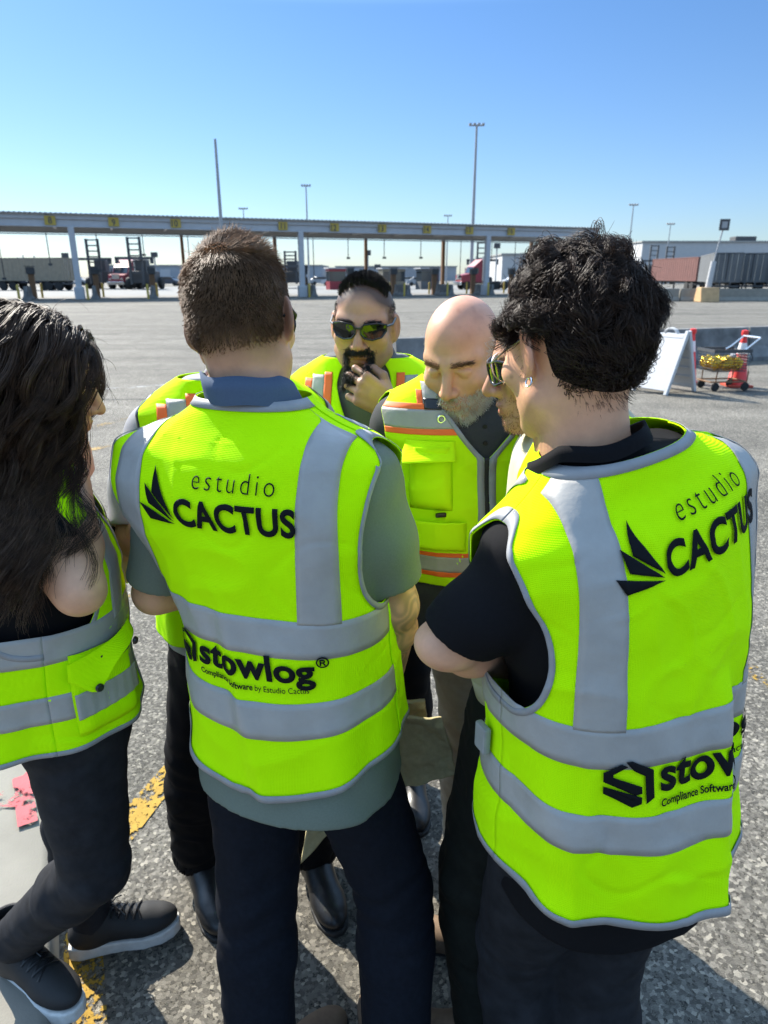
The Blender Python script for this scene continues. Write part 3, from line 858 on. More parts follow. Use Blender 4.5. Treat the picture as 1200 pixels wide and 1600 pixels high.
strip('yellow_line', [tuple(atz(1130, 1022)[:2]), tuple(atz(1270, 1105)[:2])], .10, YEL)
strip('yellow_line', [tuple(atz(120, 708)[:2]), tuple(atz(230, 683)[:2]), tuple(atz(420, 640)[:2])], .11, YEL2)
strip('yellow_line', [tuple(atz(100, 678)[:2]), tuple(atz(240, 645)[:2]), tuple(atz(420, 607)[:2])], .11, YEL2)
strip('white_line', [tuple(atz(60, 612)[:2]), tuple(atz(200, 606)[:2]), tuple(atz(360, 594)[:2]), tuple(atz(520, 580)[:2])], .14, WHT)

TAR = worn_paint('tar_seam', (.030, .030, .030), .36, 30)
rc = random.Random(9)
for (xa, ya, xb, yb, w_) in ((-9, 9.6, 9, 10.9, .05), (-22, 19, 30, 21.5, .07), (-3.2, 4.6, 2.6, 5.2, .03), (2.4, 3.1, 7.5, 9.5, .035), (-30, 33, 40, 36, .10)):
    strip('ground_crack', [(xa+(xb-xa)*t+rc.uniform(-.12, .12), ya+(yb-ya)*t+rc.uniform(-.12, .12)) for t in np.linspace(0, 1, 26)], w_, TAR, .0035)
# ------------------------------------------------------------------ gate canopy
GA = np.array([-22.9, 54.0]); GD = np.array([32.1, 12.0]); GL = np.linalg.norm(GD); GD = GD/GL; GN = np.array([-GD[1], GD[0]])
GYAW = math.atan2(GD[1], GD[0])
GM = Matrix.Translation((GA[0], GA[1], 0)) @ Matrix.Rotation(GYAW, 4, 'Z')
def gw(s, d, z=0): p = GA+GD*s+GN*d; return (p[0], p[1], z)
M_STEEL = mat('painted_grey_steel', (.42, .43, .45), rough=.55, spec=.3, var=.12, vscale=2)
M_ROOF = mat('corrugated_roof', (.30, .30, .285), rough=.5, spec=.3, var=.1, vscale=4)
M_DARK = mat('dark_steel', (.055, .058, .062), rough=.6, var=.2, vscale=8)
M_YEL = mat('yellow_sign', (.42, .30, .05), rough=.6, var=.08, vscale=6)
M_RUST = mat('rust_brown_steel', (.20, .105, .05), rough=.75, var=.3, vscale=6)
M_POLE = mat('galvanised_pole', (.30, .31, .32), rough=.5, var=.1, vscale=6)
M_WHITE = mat('white_paint', (.42, .42, .42), rough=.6, var=.08, vscale=1)
M_RED = mat('red_truck_paint', (.24, .022, .035), rough=.4, spec=.5, var=.1, vscale=3)
M_TAN = mat('tan_container', (.24, .205, .15), rough=.7, var=.2, vscale=3)
M_BROWN = mat('oxide_red_container', (.13, .048, .040), rough=.75, var=.3, vscale=2.2, detail=6)
M_GREY = mat('grey_container', (.105, .112, .118), rough=.7, var=.25, vscale=2.2, detail=6)
M_TYRE = mat('tyre_rubber', (.018, .018, .018), rough=.85)
M_GLASS = mat('dark_glass', (.03, .04, .05), rough=.1, spec=.8)
M_CHROME = mat('bright_trim', (.6, .6, .6), rough=.25, metal=1)
can = empty('gate_canopy', gw(0, 0), 'long low flat roofed gate canopy on grey columns across the yard', 'canopy', rz=GYAW)
S0, S1 = -24.0, 46.0
mb = MB(); n = 420; zs = []
top = []; bot = []
for i in range(n+1):
    s_ = S0+(S1-S0)*i/n; w = .05*(i % 2)
    top.append([mb.bm.verts.new((s_, d, 5.93+w)) for d in (-.7, 9.0)]); bot.append([mb.bm.verts.new((s_, d, 5.84+w)) for d in (-.7, 9.0)])
for i in range(n):
    mb.bm.faces.new((top[i][0], top[i+1][0], top[i+1][1], top[i][1])); mb.bm.faces.new((bot[i][0], bot[i][1], bot[i+1][1], bot[i+1][0]))
    mb.bm.faces.new((top[i][0], bot[i][0], bot[i+1][0], top[i+1][0])); mb.bm.faces.new((top[i][1], top[i+1][1], bot[i+1][1], bot[i][1]))
mb.build('roof', M_ROOF, can)
mb = MB(); mb.box(((S0+S1)/2, -.32, 5.68), (S1-S0, .30, .26)).box(((S0+S1)/2, -.27, 5.30), (S1-S0, .16, .46)).box(((S0+S1)/2, -.32, 5.06), (S1-S0, .34, .06))
mb.build('fascia_beam', M_STEEL, can)
mb = MB(); mb.box(((S0+S1)/2, 8.4, 5.45), (S1-S0, .2, .70)); mb.build('rear_beam', M_STEEL, can)
for i in range(int((S1-S0)/4.3)):
    mb = MB(); s_ = S0+1.0+4.3*i; mb.box((s_, 4.05, 5.55), (.16, 8.4, .42)); mb.build('cross_beam', M_STEEL, can)
for s_ in (-17.1, 0, 17.1, 34.27, 44.5):
    mb = MB(); mb.box((s_, -.30, 2.515), (.42, .40, 5.03), bevel=.02).box((s_, -.30, .45), (.70, .66, .9), bevel=.05); mb.build('column', M_STEEL, can)
    mb = MB(); mb.box((s_-.3, 8.4, 2.55), (.30, .30, 5.1)); mb.build('column', M_RUST if s_ > 0 else M_STEEL, can)
for s_ in (8.5, 25.7):
    mb = MB(); mb.box((s_, 8.4, 2.55), (.26, .26, 5.1)); mb.build('column', M_RUST, can)
mb = MB(); mb.tube([(S0, .9, 4.72), (S1, .9, 4.72)], .06, 6).tube([(S0, 1.2, 4.60), (S1, 1.2, 4.60)], .035, 6); mb.build('service_pipe', M_POLE, can)
sgn_px = [(80, 8), (178, 9), (274, 10), (440, 11), (520, 12), (594, 13), (664, 14), (730, 15), (795, 16)]
sgn_s = []
for px_, num in sgn_px:
    # where the pixel column meets the canopy front
    dx = (px_-600)/FPX/(_cp+_sp*.42)
    # GA+GD*s lies on ray X = dx*Y
    s_ = (dx*GA[1]-GA[0])/(GD[0]-dx*GD[1]); sgn_s.append(s_)
    mb = MB(); mb.box((s_, -.50, 5.44), (.74, .05, .62), bevel=.01); sg = mb.build('number_sign', M_YEL, can)
    P, F = text_pts(str(num), .62, offset=.012); P = P-P.mean(0)
    V3 = np.stack([s_+P[:, 0]*.9, np.full(len(P), -.528), 5.44+P[:, 1]], 1); mesh_np('digits', V3, F, M_DARK, sg, False)
rngb = random.Random(5)
# hanging signal poles
for i, s_ in enumerate(np.arange(-12, 40, 3.4)):
    mb = MB(); d = .9+rngb.random()*2; l = 1.2+rngb.random()*2.2
    mb.tube([(s_, d, 4.75), (s_, d, 4.75-l)], .035, 6).box((s_, d-.05, 4.7-l), (.28, .16, .16)); mb.build('drop_pole', M_DARK, can)

# lane islands, kiosks, bollards
mids = [a+2.3 for a in sgn_s]
isl_m = None
def jersey(name, L, label, cat, group, loc, rz, m=CONC_D, h=.82, nose=False):
    e = MB(); e.prism([(-.30, 0), (-.30, .08), (-.16, .30), (-.09, h), (.09, h), (.16, .30), (.30, .08), (.30, 0)], -L/2, L/2)
    o = e.build(name, m, None); o.location = loc; o.rotation_euler = (0, 0, rz); return tag(o, label, cat, group)
for i, s_ in enumerate(mids + [mids[0]-4.6, mids[2]+4.8]):
    j = jersey('concrete_barrier', 3.2, 'short concrete barrier at the head of a gate lane island', 'barrier', 'barriers at the gate lane islands', gw(s_, .6), GYAW+PI/2, CONC_D, .95)
    k = empty('ticket_kiosk', gw(s_+.15, 3.2), 'brown ticket kiosk post with dark head on a gate lane island', 'kiosk', 'kiosks on the gate lane islands', GYAW)
    mb = MB(); mb.box((0, 0, .9), (.42, .34, 1.8), bevel=.03); mb.build('post', M_RUST, k)
    mb = MB(); mb.box((0, -.05, 2.05), (.62, .50, .50), bevel=.04).box((0, -.05, 2.36), (.74, .64, .06), bevel=.01); mb.build('head_box', M_DARK, k)
    for d in (-1.0, 5.2):
        b_ = MB(); b_.lathe([(0, 1.12), (.06, 1.10), (.09, 1.05), (.09, 0)], n=12)
        o = b_.build('bollard', M_YEL, None, True); o.location = gw(s_+(.55 if d > 0 else -.45), d); tag(o, 'yellow steel bollard guarding a gate lane kiosk', 'bollard', 'yellow bollards at the gate lanes')
# pale concrete apron in the lanes behind the canopy
bm = bmesh.new(); vs = [bm.verts.new(gw(a, b, .004)) for a, b in ((-60, 1.0), (70, 1.0), (90, 60), (-80, 60))]; bm.faces.new(vs); me = bpy.data.meshes.new('apron'); bm.to_mesh(me); bm.free()
tag(link_mesh('lane_apron', me, mat('pale_apron', (.185, .182, .172), rough=.9, var=.3, vscale=.6), None, False), kind='structure')

# ------------------------------------------------------------------ poles
def light_mast(px_, py_top, Y, label, r=.13, heads=True, bare=False, w=1.7):
    p = at(px_, py_top, Y); x, z = p[0], p[2]
    e = empty('light_mast' if not bare else 'bare_pole', (x, Y, 0), label, 'pole')
    mb = MB(); mb.tube([(0, 0, 0), (0, 0, z)], [r*1.5, r*.8], 10); mb.build('shaft', M_POLE, e, True)
    if not bare:
        mb = MB(); mb.box((0, 0, z-.08), (w, .14, .14)); mb.build('crossarm', M_POLE, e)
        for k in (-.42, -.14, .14, .42):
            mb = MB(); mb.box((k*w, 0, z+.09), (.30*w/1.7, .40, .20), bevel=.04); mb.build('lamp_head', M_POLE, e)
light_mast(745, 195, 95, 'tallest light mast rising behind the canopy, four lamp heads on top', r=.17, w=1.9)
light_mast(478, 290, 120, 'slim light mast standing just right of the brown haired man, behind the canopy', r=.12, w=1.5)
light_mast(380, 326, 150, 'short distant light mast peeping over the canopy above the brown haired man', r=.11, w=1.8)
light_mast(700, 337, 160, 'faint light mast left of the tallest mast, just above the canopy roof', r=.11, w=1.7)
light_mast(990, 320, 140, 'light mast rising above the curly haired man', r=.12, w=1.7)
light_mast(1048, 350, 150, 'thin light mast above the red brown container', r=.10, w=1.6)
light_mast(336, 217, 50, 'bare grey pole without lamps standing in front of the canopy', r=.105, bare=True)

# ------------------------------------------------------------------ vehicles and cargo
def wheel(mb, c, r, w): mb.lathe([(0, w/2), (r*.55, w/2), (r*.6, w*.42), (r*.93, w*.45), (r, w*.3), (r, -w*.3), (r*.93, -w*.45), (0, -w/2)], n=18, M=Matrix.Translation(c) @ Matrix.Rotation(PI/2, 4, 'Y'))
def container_geo(L, m, parent, z0=.0):
    mb = MB(); Wd, H = 2.44, 2.59
    # corrugated long sides
    for sx in (-1, 1):
        nn = int(L/.14); pr = []
        for i in range(nn+1):
            pr.append((sx*(Wd/2-(.035 if (i//2) % 2 else 0)), -L/2+L*i/nn))
        a = [mb.bm.verts.new((x, y, z0+.12)) for x, y in pr]; b = [mb.bm.verts.new((x, y, z0+H-.08)) for x, y in pr]
        for i in range(nn): mb.bm.faces.new((a[i], a[i+1], b[i+1], b[i]))
    mb.box((0, 0, z0+H-.04), (Wd+.01, L+.01, .10)).box((0, 0, z0+.06), (Wd+.01, L+.01, .13)).box((0, L/2-.05, z0+H/2), (Wd-.12, .06, H-.2))
    for sx in (-1, 1):
        for sy in (-1, 1): mb.box((sx*(Wd/2-.05), sy*(L/2-.05), z0+H/2), (.12, .12, H+.02))
    body = mb.build('container', m, parent)
    for sx in (-1, 1):
        mb = MB(); mb.box((sx*.575, -L/2+.02, z0+H/2), (1.09, .05, H-.26)); d = mb.build('door', m, body)
        for q in (.28, .78):
            mb = MB(); mb.tube([(sx*(q+.02), -L/2-.035, z0+.12), (sx*(q+.02), -L/2-.035, z0+H-.12)], .022, 6); mb.build('lock_bar', M_CHROME, body)
    return body
def container_trailer(loc, rz, m, label, L=12.2, group=None):
    e = empty('container_trailer', loc, label, 'container trailer', group, rz)
    container_geo(L, m, e, 1.1)
    mb = MB(); mb.box((-.45, 0, .98), (.16, L, .22)).box((.45, 0, .98), (.16, L, .22)).box((0, -L/2+.1, .75), (2.3, .12, .14)).box((0, -L/2+1.6, .74), (2.2, 2.2, .18)); mb.build('chassis', M_DARK, e)
    for sx in (-1, 1):
        for y in (-L/2+1.0, -L/2+2.25):
            mb = MB(); wheel(mb, (sx*.95, y, .5), .5, .55); mb.build('wheel', M_TYRE, e, True)
        mb = MB(); mb.box((sx*.8, L/2-2.6, .5), (.14, .14, 1.0)); mb.build('landing_leg', M_DARK, e)
    return e
def truck(loc, rz, m, label):
    e = empty('semi_truck', loc, label, 'truck', None, rz)       # faces -y in its own frame
    mb = MB()
    mb.prism([(1.6, .9), (-1.0, .9), (-1.0, 1.2), (-.95, 1.75), (.2, 1.95), (.55, 2.75), (.7, 2.85), (1.6, 3.6), (2.6, 3.75), (2.6, .9)], -1.15, 1.15)
    body = mb.build('cab', m, e)
    mb = MB(); mb.prism([(.23, 2.0), (.55, 2.72), (.53, 2.73), (.20, 2.01)], -1.0, 1.0); mb.build('windscreen', M_GLASS, body)
    for sx in (-1, 1):
        mb = MB(); mb.box((sx*1.155, .95, 2.3), (.02, .55, .62), bevel=.0); mb.build('side_window', M_GLASS, body)
        mb = MB(); mb.box((sx*.85, -1.02, 1.25), (.34, .06, .24), bevel=.02); mb.build('headlight', M_CHROME, e)
        mb = MB(); mb.tube([(sx*1.2, 1.75, 1.0), (sx*1.2, 1.75, 4.0)], .09, 8); mb.build('exhaust_stack', M_CHROME, e)
        mb = MB(); mb.box((sx*1.42, .45, 2.35), (.16, .12, .55), bevel=.03); mb.build('mirror', M_DARK, e)
        for y in (-.25, 3.6, 4.9):
            mb = MB(); wheel(mb, (sx*1.0, y, .52), .52, .42); mb.build('wheel', M_TYRE, e, True)
    mb = MB(); mb.box((0, -1.02, 1.55), (1.1, .05, .62)); mb.build('grille', M_CHROME, e)
    mb = MB(); mb.box((0, -1.15, .75), (2.4, .28, .42), bevel=.05); mb.build('bumper', M_CHROME, e)
    mb = MB(); mb.box((0, 3.3, .85), (.9, 5.0, .25)); mb.build('frame', M_DARK, e)
    return e
def gpos(px_, Y): return ((px_-600)/FPX/(_cp+_sp*.34)*Y, Y, 0)
truck(gpos(188, 96), math.radians(-12), M_RED, 'red semi truck coming through the left gate lanes beside a mast')
truck(gpos(728, 92), math.radians(-75), M_RED, 'dark red semi truck waiting near the right canopy column')
truck(gpos(338, 110), math.radians(-70), M_RED, 'distant red truck half hidden behind the goateed man and booths')
container_trailer(gpos(38, 88), math.radians(82), M_TAN, 'tan container on a trailer at the far left of the yard', L=12.2)
truck(gpos(72, 88), math.radians(86), mat('dark_blue_paint', (.03, .045, .09), rough=.4), 'dark tractor hauling the tan container at far left')
c1 = container_trailer((36.3, 88.1, 0), math.radians(3), M_BROWN, 'red brown corrugated container trailer behind the far barrier', L=12.2)
for i, (px_, Y, lab) in enumerate([(1133, 67, 'grey container trailer parked just right of the sign post'), (1172, 68, 'grey container trailer second right of the sign post'), (1208, 68.5, 'grey container trailer at the right edge of the photo')]):
    container_trailer((*gpos(px_, Y)[:2], 0), math.radians(20), M_GREY, lab, L=12.2) if False else container_trailer((gpos(px_, Y)[0]+1.9, Y+5.8, 0), math.radians(-18), M_GREY, lab)
def handler(px_, Y, top_py, label, rz=0, s=1.0, group=None):
    z = at(px_, top_py, Y)[2]
    e = empty('container_handler', gpos(px_, Y), label, 'container handler', group, rz)
    mb = MB()
    for sx in (-1, 1): mb.box((sx*.75*s, 0, z/2+.3), (.26*s, .34*s, z-.6))
    for k in np.linspace(2.0, z-.15, 7): mb.box((0, 0, k), (1.5*s, .16*s, .16*s))
    mb.build('mast', M_DARK, e)
    mb = MB(); zz = z*.60; mb.box((0, -.4, zz), (4.8*s, .4, .32)).box((-2.2*s, -.4, zz-.35), (.35, .4, .6)).box((2.2*s, -.4, zz-.35), (.35, .4, .6)); mb.build('spreader', M_DARK, e)
    mb = MB(); mb.box((0, 3.0, 1.5), (2.6, 4.6, 1.5), bevel=.1).box((0, 2.4, 2.9), (1.5, 1.6, 1.5), bevel=.1); mb.build('machine_body', M_DARK, e)
    for sx in (-1, 1):
        for y in (1.2, 4.8):
            mb = MB(); wheel(mb, (sx*1.5, y, .75), .75, .6); mb.build('wheel', M_TYRE, e, True)
handler(151, 96, 373, 'dark container handler with lattice mast, left of the red truck')
handler(215, 92, 370, 'dark container handler with lattice mast, right of the red truck')
handler(455, 100, 392, 'dark container handler standing right of the brown haired man')
handler(752, 110, 378, 'dark container handler behind the right canopy column')
handler(1017, 150, 383, 'container handler mast rising left of the red brown container')
handler(1042, 150, 385, 'container handler mast rising just above the red brown container')
# low clutter on the skyline
def lamp_small(px_, Y, py_, label):
    z = at(px_, py_, Y)[2]; e = empty('yard_lamp', gpos(px_, Y), label, 'lamp', 'small lamps in the yard behind the canopy')
    mb = MB(); mb.tube([(0, 0, 0), (0, 0, z)], .10, 8); mb.build('post', M_POLE, e)
    mb = MB(); mb.box((0, 0, z), (.9, .5, .7), bevel=.06); mb.build('lamp_head', M_DARK, e)
for px_, py_ in ((107, 399), (245, 398), (575, 395), (774, 384), (590, 417)): lamp_small(px_, 105, py_, 'small floodlight on a post in the yard behind the canopy')
def building(name, x0, x1, Y, z, label, m, D=30, roof_units=()):
    e = empty(name, ((x0+x1)/2, Y+D/2, 0), label, 'building')
    Wd = x1-x0
    mb = MB(); mb.box((0, 0, z/2), (Wd, D, z)); w = mb.build('wall', m, e)
    mb = MB(); mb.box((0, 0, z+.15), (Wd+.6, D+.6, .3)); r = mb.build('roof', M_ROOF, e)
    for i in range(max(2, int(Wd/12))):
        mb = MB(); mb.box((-Wd/2+6+i*(Wd-12)/max(1, int(Wd/12)-1), -D/2-.03, 1.9), (3.2, .06, 3.4)); mb.build('loading_door', M_STEEL, e)
    for u, ww, hh in roof_units:
        mb = MB(); mb.box((u*Wd, -D*.3, z+.3+hh/2), (ww, 3, hh), bevel=.1); mb.build('roof_unit', M_DARK if hh > 1 else M_POLE, r)
building('warehouse', 60, 190, 170, 9.0, 'long white warehouse behind the containers at the right', M_WHITE, roof_units=((-.30, 5, 1.2), (-.22, 5, 1.2), (.02, 9, 2.6), (.08, 12, 1.3)))
building('warehouse', 96, 190, 150, 7.6, 'nearer low white warehouse wing at the right edge', M_WHITE, roof_units=((.1, 6, 1.2),))
building('warehouse', 26, 48, 160, 6.0, 'pale building seen under the right end of the canopy', M_WHITE)
building('warehouse', -90, -20, 230, 4.6, 'low grey building on the horizon under the left canopy', mat('bluish_wall', (.30, .33, .37), rough=.8, var=.2, vscale=.3))
building('warehouse', -16, 24, 240, 4.4, 'low grey building on the horizon under the middle of the canopy', mat('greyish_wall', (.34, .35, .37), rough=.8, var=.2, vscale=.3))
# parked cars and pickups as they show: a low row of pale vehicles far off
def parked_car(px_, Y, m, label, rz=0):
    e = empty('parked_car', gpos(px_, Y), label, 'car', 'vehicles parked far behind the gate', rz)
    mb = MB(); mb.prism([(-2.2, .35), (-2.25, .8), (-1.3, 1.0), (-.7, 1.5), (.9, 1.52), (1.6, 1.02), (2.2, .95), (2.25, .35)], -.88, .88, M=Matrix.Rotation(PI/2, 4, 'Z')); mb.build('body', m, e)
    mb = MB(); mb.box((0, 0, 1.25), (1.9, 1.80, .34)); mb.build('window', M_GLASS, e)
    for sx in (-1.35, 1.35):
        for sy in (-.8, .8):
            mb = MB(); mb.lathe([(0, .1), (.33, .1), (.33, -.1), (0, -.1)], n=14, M=Matrix.Translation((sx, sy, .33)) @ Matrix.Rotation(PI/2, 4, 'X')); mb.build('wheel', M_TYRE, e, True)
cm = [M_WHITE, M_POLE, mat('silver_paint', (.42, .43, .45), rough=.35), mat('dark_paint', (.05, .06, .08), rough=.35)]
for i, px_ in enumerate((95, 118, 240, 262, 290, 500, 522, 610, 635, 655, 805, 822)):
    parked_car(px_, 125+(i % 3)*7, cm[i % 4], 'pale parked vehicle far behind the gate lanes' if i % 4 != 3 else 'dark parked vehicle far behind the gate lanes', rz=.2*(i % 3))
def booth(px_, Y, m, label, w=2.2):
    e = empty('gate_booth', gpos(px_, Y), label, 'booth', None, GYAW)
    mb = MB(); mb.box((0, 0, .5), (w, 1.8, 1.0)).box((0, 0, 2.35), (w, 1.8, .3)); mb.build('wall', m, e)
    mb = MB(); mb.box((0, 0, 1.6), (w-.1, 1.7, 1.2)); mb.build('window', M_GLASS, e)
    mb = MB(); mb.box((0, 0, 2.58), (w+.4, 2.2, .14)); mb.build('roof', M_WHITE, e)
booth(525, 92, M_RED, 'small red gate booth left of the goateed man')
booth(612, 96, M_TAN, 'tan gate booth right above the goateed man', 3.2)
booth(668, 94, M_GREY, 'grey gate booth near the middle brown column', 2.6)

# ------------------------------------------------------------------ barriers
A0, A1 = np.array([.15, 12.1]), np.array([12.6, 16.7]); bl = np.linalg.norm(A1-A0); bd_ = (A1-A0)/bl; byaw = math.atan2(bd_[1], bd_[0]); nb_ = 5; seg = bl/nb_
bl_lab = ['mottled concrete barrier showing behind the goateed man shoulder', 'concrete barrier hidden behind the group', 'mottled concrete barrier behind the curly haired man', 'dark stained concrete barrier behind the shopping cart', 'stained concrete barrier at the right edge']
for i in range(nb_):
    c = A0+bd_*(seg*(i+.5)); jersey('concrete_barrier', seg-.04, bl_lab[i], 'barrier', 'concrete barriers across the yard', (c[0], c[1], 0), byaw, CONC_D, .68)
for i in range(5):
    x = 17.5+6.1*i; jersey('concrete_barrier', 6.0, ['pale far barrier left of the sign post, in shadow', 'pale sunlit far barrier beside the sign post base', 'pale sunlit far barrier right of the sign post', 'pale far barrier before the grey containers', 'pale far barrier at the right edge'][i], 'barrier', 'pale concrete barriers before the containers', (x, 50-.25*i, 0), -.04, CONC, .85)
# sign on a post in a concrete block
sx_ = gpos(1104, 49)[0]
e = empty('sign_post', (sx_, 48.6, 0), 'square dark sign on a tall post in an orange brown concrete block', 'sign')
mb = MB(); mb.prism([(-.62, 0), (-.35, .95), (.35, .95), (.62, 0)], -.62, .62); bmesh.ops.bevel(mb.bm, geom=mb.bm.edges, offset=.03, affect='EDGES'); mb.build('base_block', mat('ochre_concrete', (.50, .32, .16), rough=.85, var=.25, vscale=3), e)
mb = MB(); mb.tube([(0, 0, .9), (.12, 0, 2.6)], [.20, .17], 12); mb.build('sleeve', M_WHITE, e, True)
mb = MB(); mb.tube([(.12, 0, 2.55), (.42, 0, 4.6)], .05, 8); mb.build('pole', M_POLE, e)
mb = MB(); mb.box((.45, -.06, 4.85), (.66, .05, .70), bevel=.01); sp_ = mb.build('sign_panel', M_DARK, e)
mb = MB(); mb.box((.45, -.095, 4.85), (.36, .01, .40)); mb.build('sign_symbol', M_POLE, sp_)
# A-frame board
ax = np.array([-.55, .83]); sd_ = np.array([.83, .55]); P1 = np.array([4.53, 10.42])
AF = Matrix(((sd_[0], ax[0], 0, P1[0]), (sd_[1], ax[1], 0, P1[1]), (0, 0, 1, 0), (0, 0, 0, 1)))
M_PLAST = mat('white_plastic', (.50, .50, .50), rough=.45, spec=.4, var=.08, vscale=5)
af = bpy.data.objects.new('a_frame_board', None); COL.objects.link(af); af.matrix_world = AF; tag(af, 'white plastic A-frame board standing beside the shopping cart', 'sign board')
for s_ in (-1, 1):
    def P_(t, y, o=0): return (s_*(.35*(1-t)+.015)+s_*o*.93, y, .92*t+s_*s_*o*.35)
    def slab(name, t0, t1, y0, y1, o0, o1, par, m=M_PLAST):
        b_ = bmesh.new(); q = [b_.verts.new(P_(t, y, o)) for o in (o0, o1) for t in (t0, t1) for y in (y0, y1)]
        for f in ((0, 1, 3, 2), (4, 6, 7, 5), (0, 4, 5, 1), (2, 3, 7, 6), (0, 2, 6, 4), (1, 5, 7, 3)): b_.faces.new([q[i] for i in f])
        bmesh.ops.recalc_face_normals(b_, faces=b_.faces); bmesh.ops.bevel(b_, geom=b_.edges, offset=.004, affect='EDGES'); me_ = bpy.data.meshes.new(name); b_.to_mesh(me_); b_.free(); return link_mesh(name, me_, m, par, False)
    pn = slab('panel', .10, .88, 0.03, .60, 0, .022, af)
    for y in (.0, .58): slab('edge_rail', 0, 1.0, y, y+.05, -.03, .028, pn)
    slab('top_rail', .88, .94, .05, .58, -.01, .027, pn); slab('bottom_rail', .06, .10, .05, .58, -.01, .027, pn)
    for t in (.25, .4, .55, .7): slab('rib', t, t+.012, .06, .57, -.022, -.001, pn)
    mb = MB(); mb.tube([(s_*.02, .20+.22*(1-math.cos(a))/2, .86+.085*math.sin(a)) for a in np.linspace(0, PI, 14)], .014, 8); mb.build('handle', M_PLAST, pn, True)
# traffic cones
def cone(x, y, label, tilt=0):
    e = empty('traffic_cone', (x, y, 0), label, 'traffic cone', 'traffic cones by the cart')
    mb = MB(); mb.lathe([(.17, .03), (.15, .05), (.034, .80), (.045, .805), (.052, .84), (.045, .88), (0, .89)], n=24); mb.build('cone', mat('cone_red', (.70, .03, .025), rough=.5, var=.1, vscale=8), e, True)
    mb = MB(); mb.lathe([(.0785, .52), (.0535, .69)], n=24); mb.build('reflective_collar', mat('white_collar', (.68, .68, .68), rough=.4), e, True)
    mb = MB(); mb.box((0, 0, .02), (.37, .37, .04), bevel=.012); mb.build('base', mat('cone_base', (.45, .06, .03), rough=.7), e)
cone(gpos(1081, 11.6)[0]*1.02, 11.5, 'red traffic cone just behind the A-frame board, only its tip showing'); cone(5.72, 11.15, 'red traffic cone standing behind the right end of the shopping cart')
# shopping cart
ct = empty('shopping_cart', (5.32, 10.85, 0), 'wire shopping cart with dark basket and small wheels', 'cart', rz=math.radians(8))
MW = M_CHROME; mb = MB()
x0, x1, y0, y1, zb, zt = -.33, .27, -.22, .22, .30, .60
def rect(z, i, f=1.0): return [(x0+i, y0+i, z), (x1-i, y0+i, z), (x1-i, y1-i, z), (x0+i, y1-i, z), (x0+i, y0+i, z)]
for k in range(8): mb.tube(rect(zb+(zt-zb)*k/7, .03*(1-k/7)), .0045 if k < 7 else .009, 5, cap=False)
for x in np.linspace(x0, x1, 13):
    for y in (y0, y1): mb.tube([(x, y, zb), (x, y, zt)], .003, 4)
for y in np.linspace(y0, y1, 9):
    for x in (x0, x1): mb.tube([(x, y, zb), (x, y, zt)], .003, 4)
    mb.tube([(x0+.03, y*.9, zb), (x1-.03, y*.9, zb)], .003, 4)
mb.build('basket', M_DARK, ct)
mb = MB(); mb.box((-.03, -.232, .61), (.62, .02, .05)).box((-.03, .232, .61), (.62, .02, .05)).box((-.335, 0, .61), (.02, .47, .046)); mb.build('basket_rim', M_DARK, ct)
mb = MB()
for y in (-.2, .2): mb.tube([(.12, y, .60), (.20, y, .64), (.40, y, .80)], .013, 8)
mb.tube([(.40, -.2, .80), (.40, .2, .80)], .017, 8); mb.build('handle', MW, ct, True)
mb = MB()
for y in (-.19, .19): mb.tube([(-.22, y, .10), (-.22, y, .30)], .01, 6).tube([(.02, y, .12), (.05, y, .30)], .01, 6).tube([(-.30, y, .14), (.30, y, .14), (.30, y, .30)], .012, 6)
mb.tube([(-.30, -.19, .14), (-.30, .19, .14)], .012, 6).tube([(.30, -.19, .14), (.30, .19, .14)], .012, 6); mb.build('frame', M_RUST, ct)
for x, y in ((-.22, -.19), (-.22, .19), (.28, -.19), (.28, .19)):
    mb = MB(); mb.lathe([(0, .02), (.03, .02), (.032, .014), (.062, .016), (.065, .008), (.065, -.008), (.062, -.016), (0, -.02)], n=18, M=Matrix.Translation((x, y, .065)) @ Matrix.Rotation(PI/2, 4, 'X')); mb.build('wheel', M_TYRE, ct, True)
GOLD = mat('gold_foil', (.85, .50, .05), rough=.22, metal=1, var=.4, vscale=14, bump=.9, bscale=26, bdist=.02)
rg_ = np.random.default_rng(3)
for i, (x, y) in enumerate([(-.22, -.10), (-.22, .10), (-.05, -.10), (-.05, .11), (.12, -.10), (.12, .10)]):
    F = Field((-.13, -.12, -.13), (.13, .12, .13), .007); F.ell((0, 0, 0), (.10, .09, .095), .01); V, Q = F.mesh(1); N = vnormals(V, Q)
    d = .020*fnoise(V*16+i*7, 3, 2)+.012*(1-2*np.abs(vnoise(V*30+i*3, 7))); V = V+N*d[:, None]+np.array([x, y, .415])
    Rz = Matrix.Rotation(math.radians(8), 4, 'Z'); o = mesh_np('foil_bag', V, Q, GOLD, None, False); o.matrix_world = Matrix.Translation((5.32, 10.85, 0)) @ Rz
    tag(o, 'shiny gold foil bag heaped in the shopping cart', 'bag', 'gold foil bags in the shopping cart')
F = Field((-.08, -.08, -.05), (.08, .08, .05), .006); F.ell((0, 0, 0), (.055, .05, .03), .01); V, Q = F.mesh(1)
o = mesh_np('white_bundle', V+np.array([5.37, 10.72, .535])+vnormals(V, Q)*(.008*fnoise(V*30, 4))[:, None], Q, M_PLAST, None, True); tag(o, 'small white bundle lying on top of the gold foil bags', 'bundle')
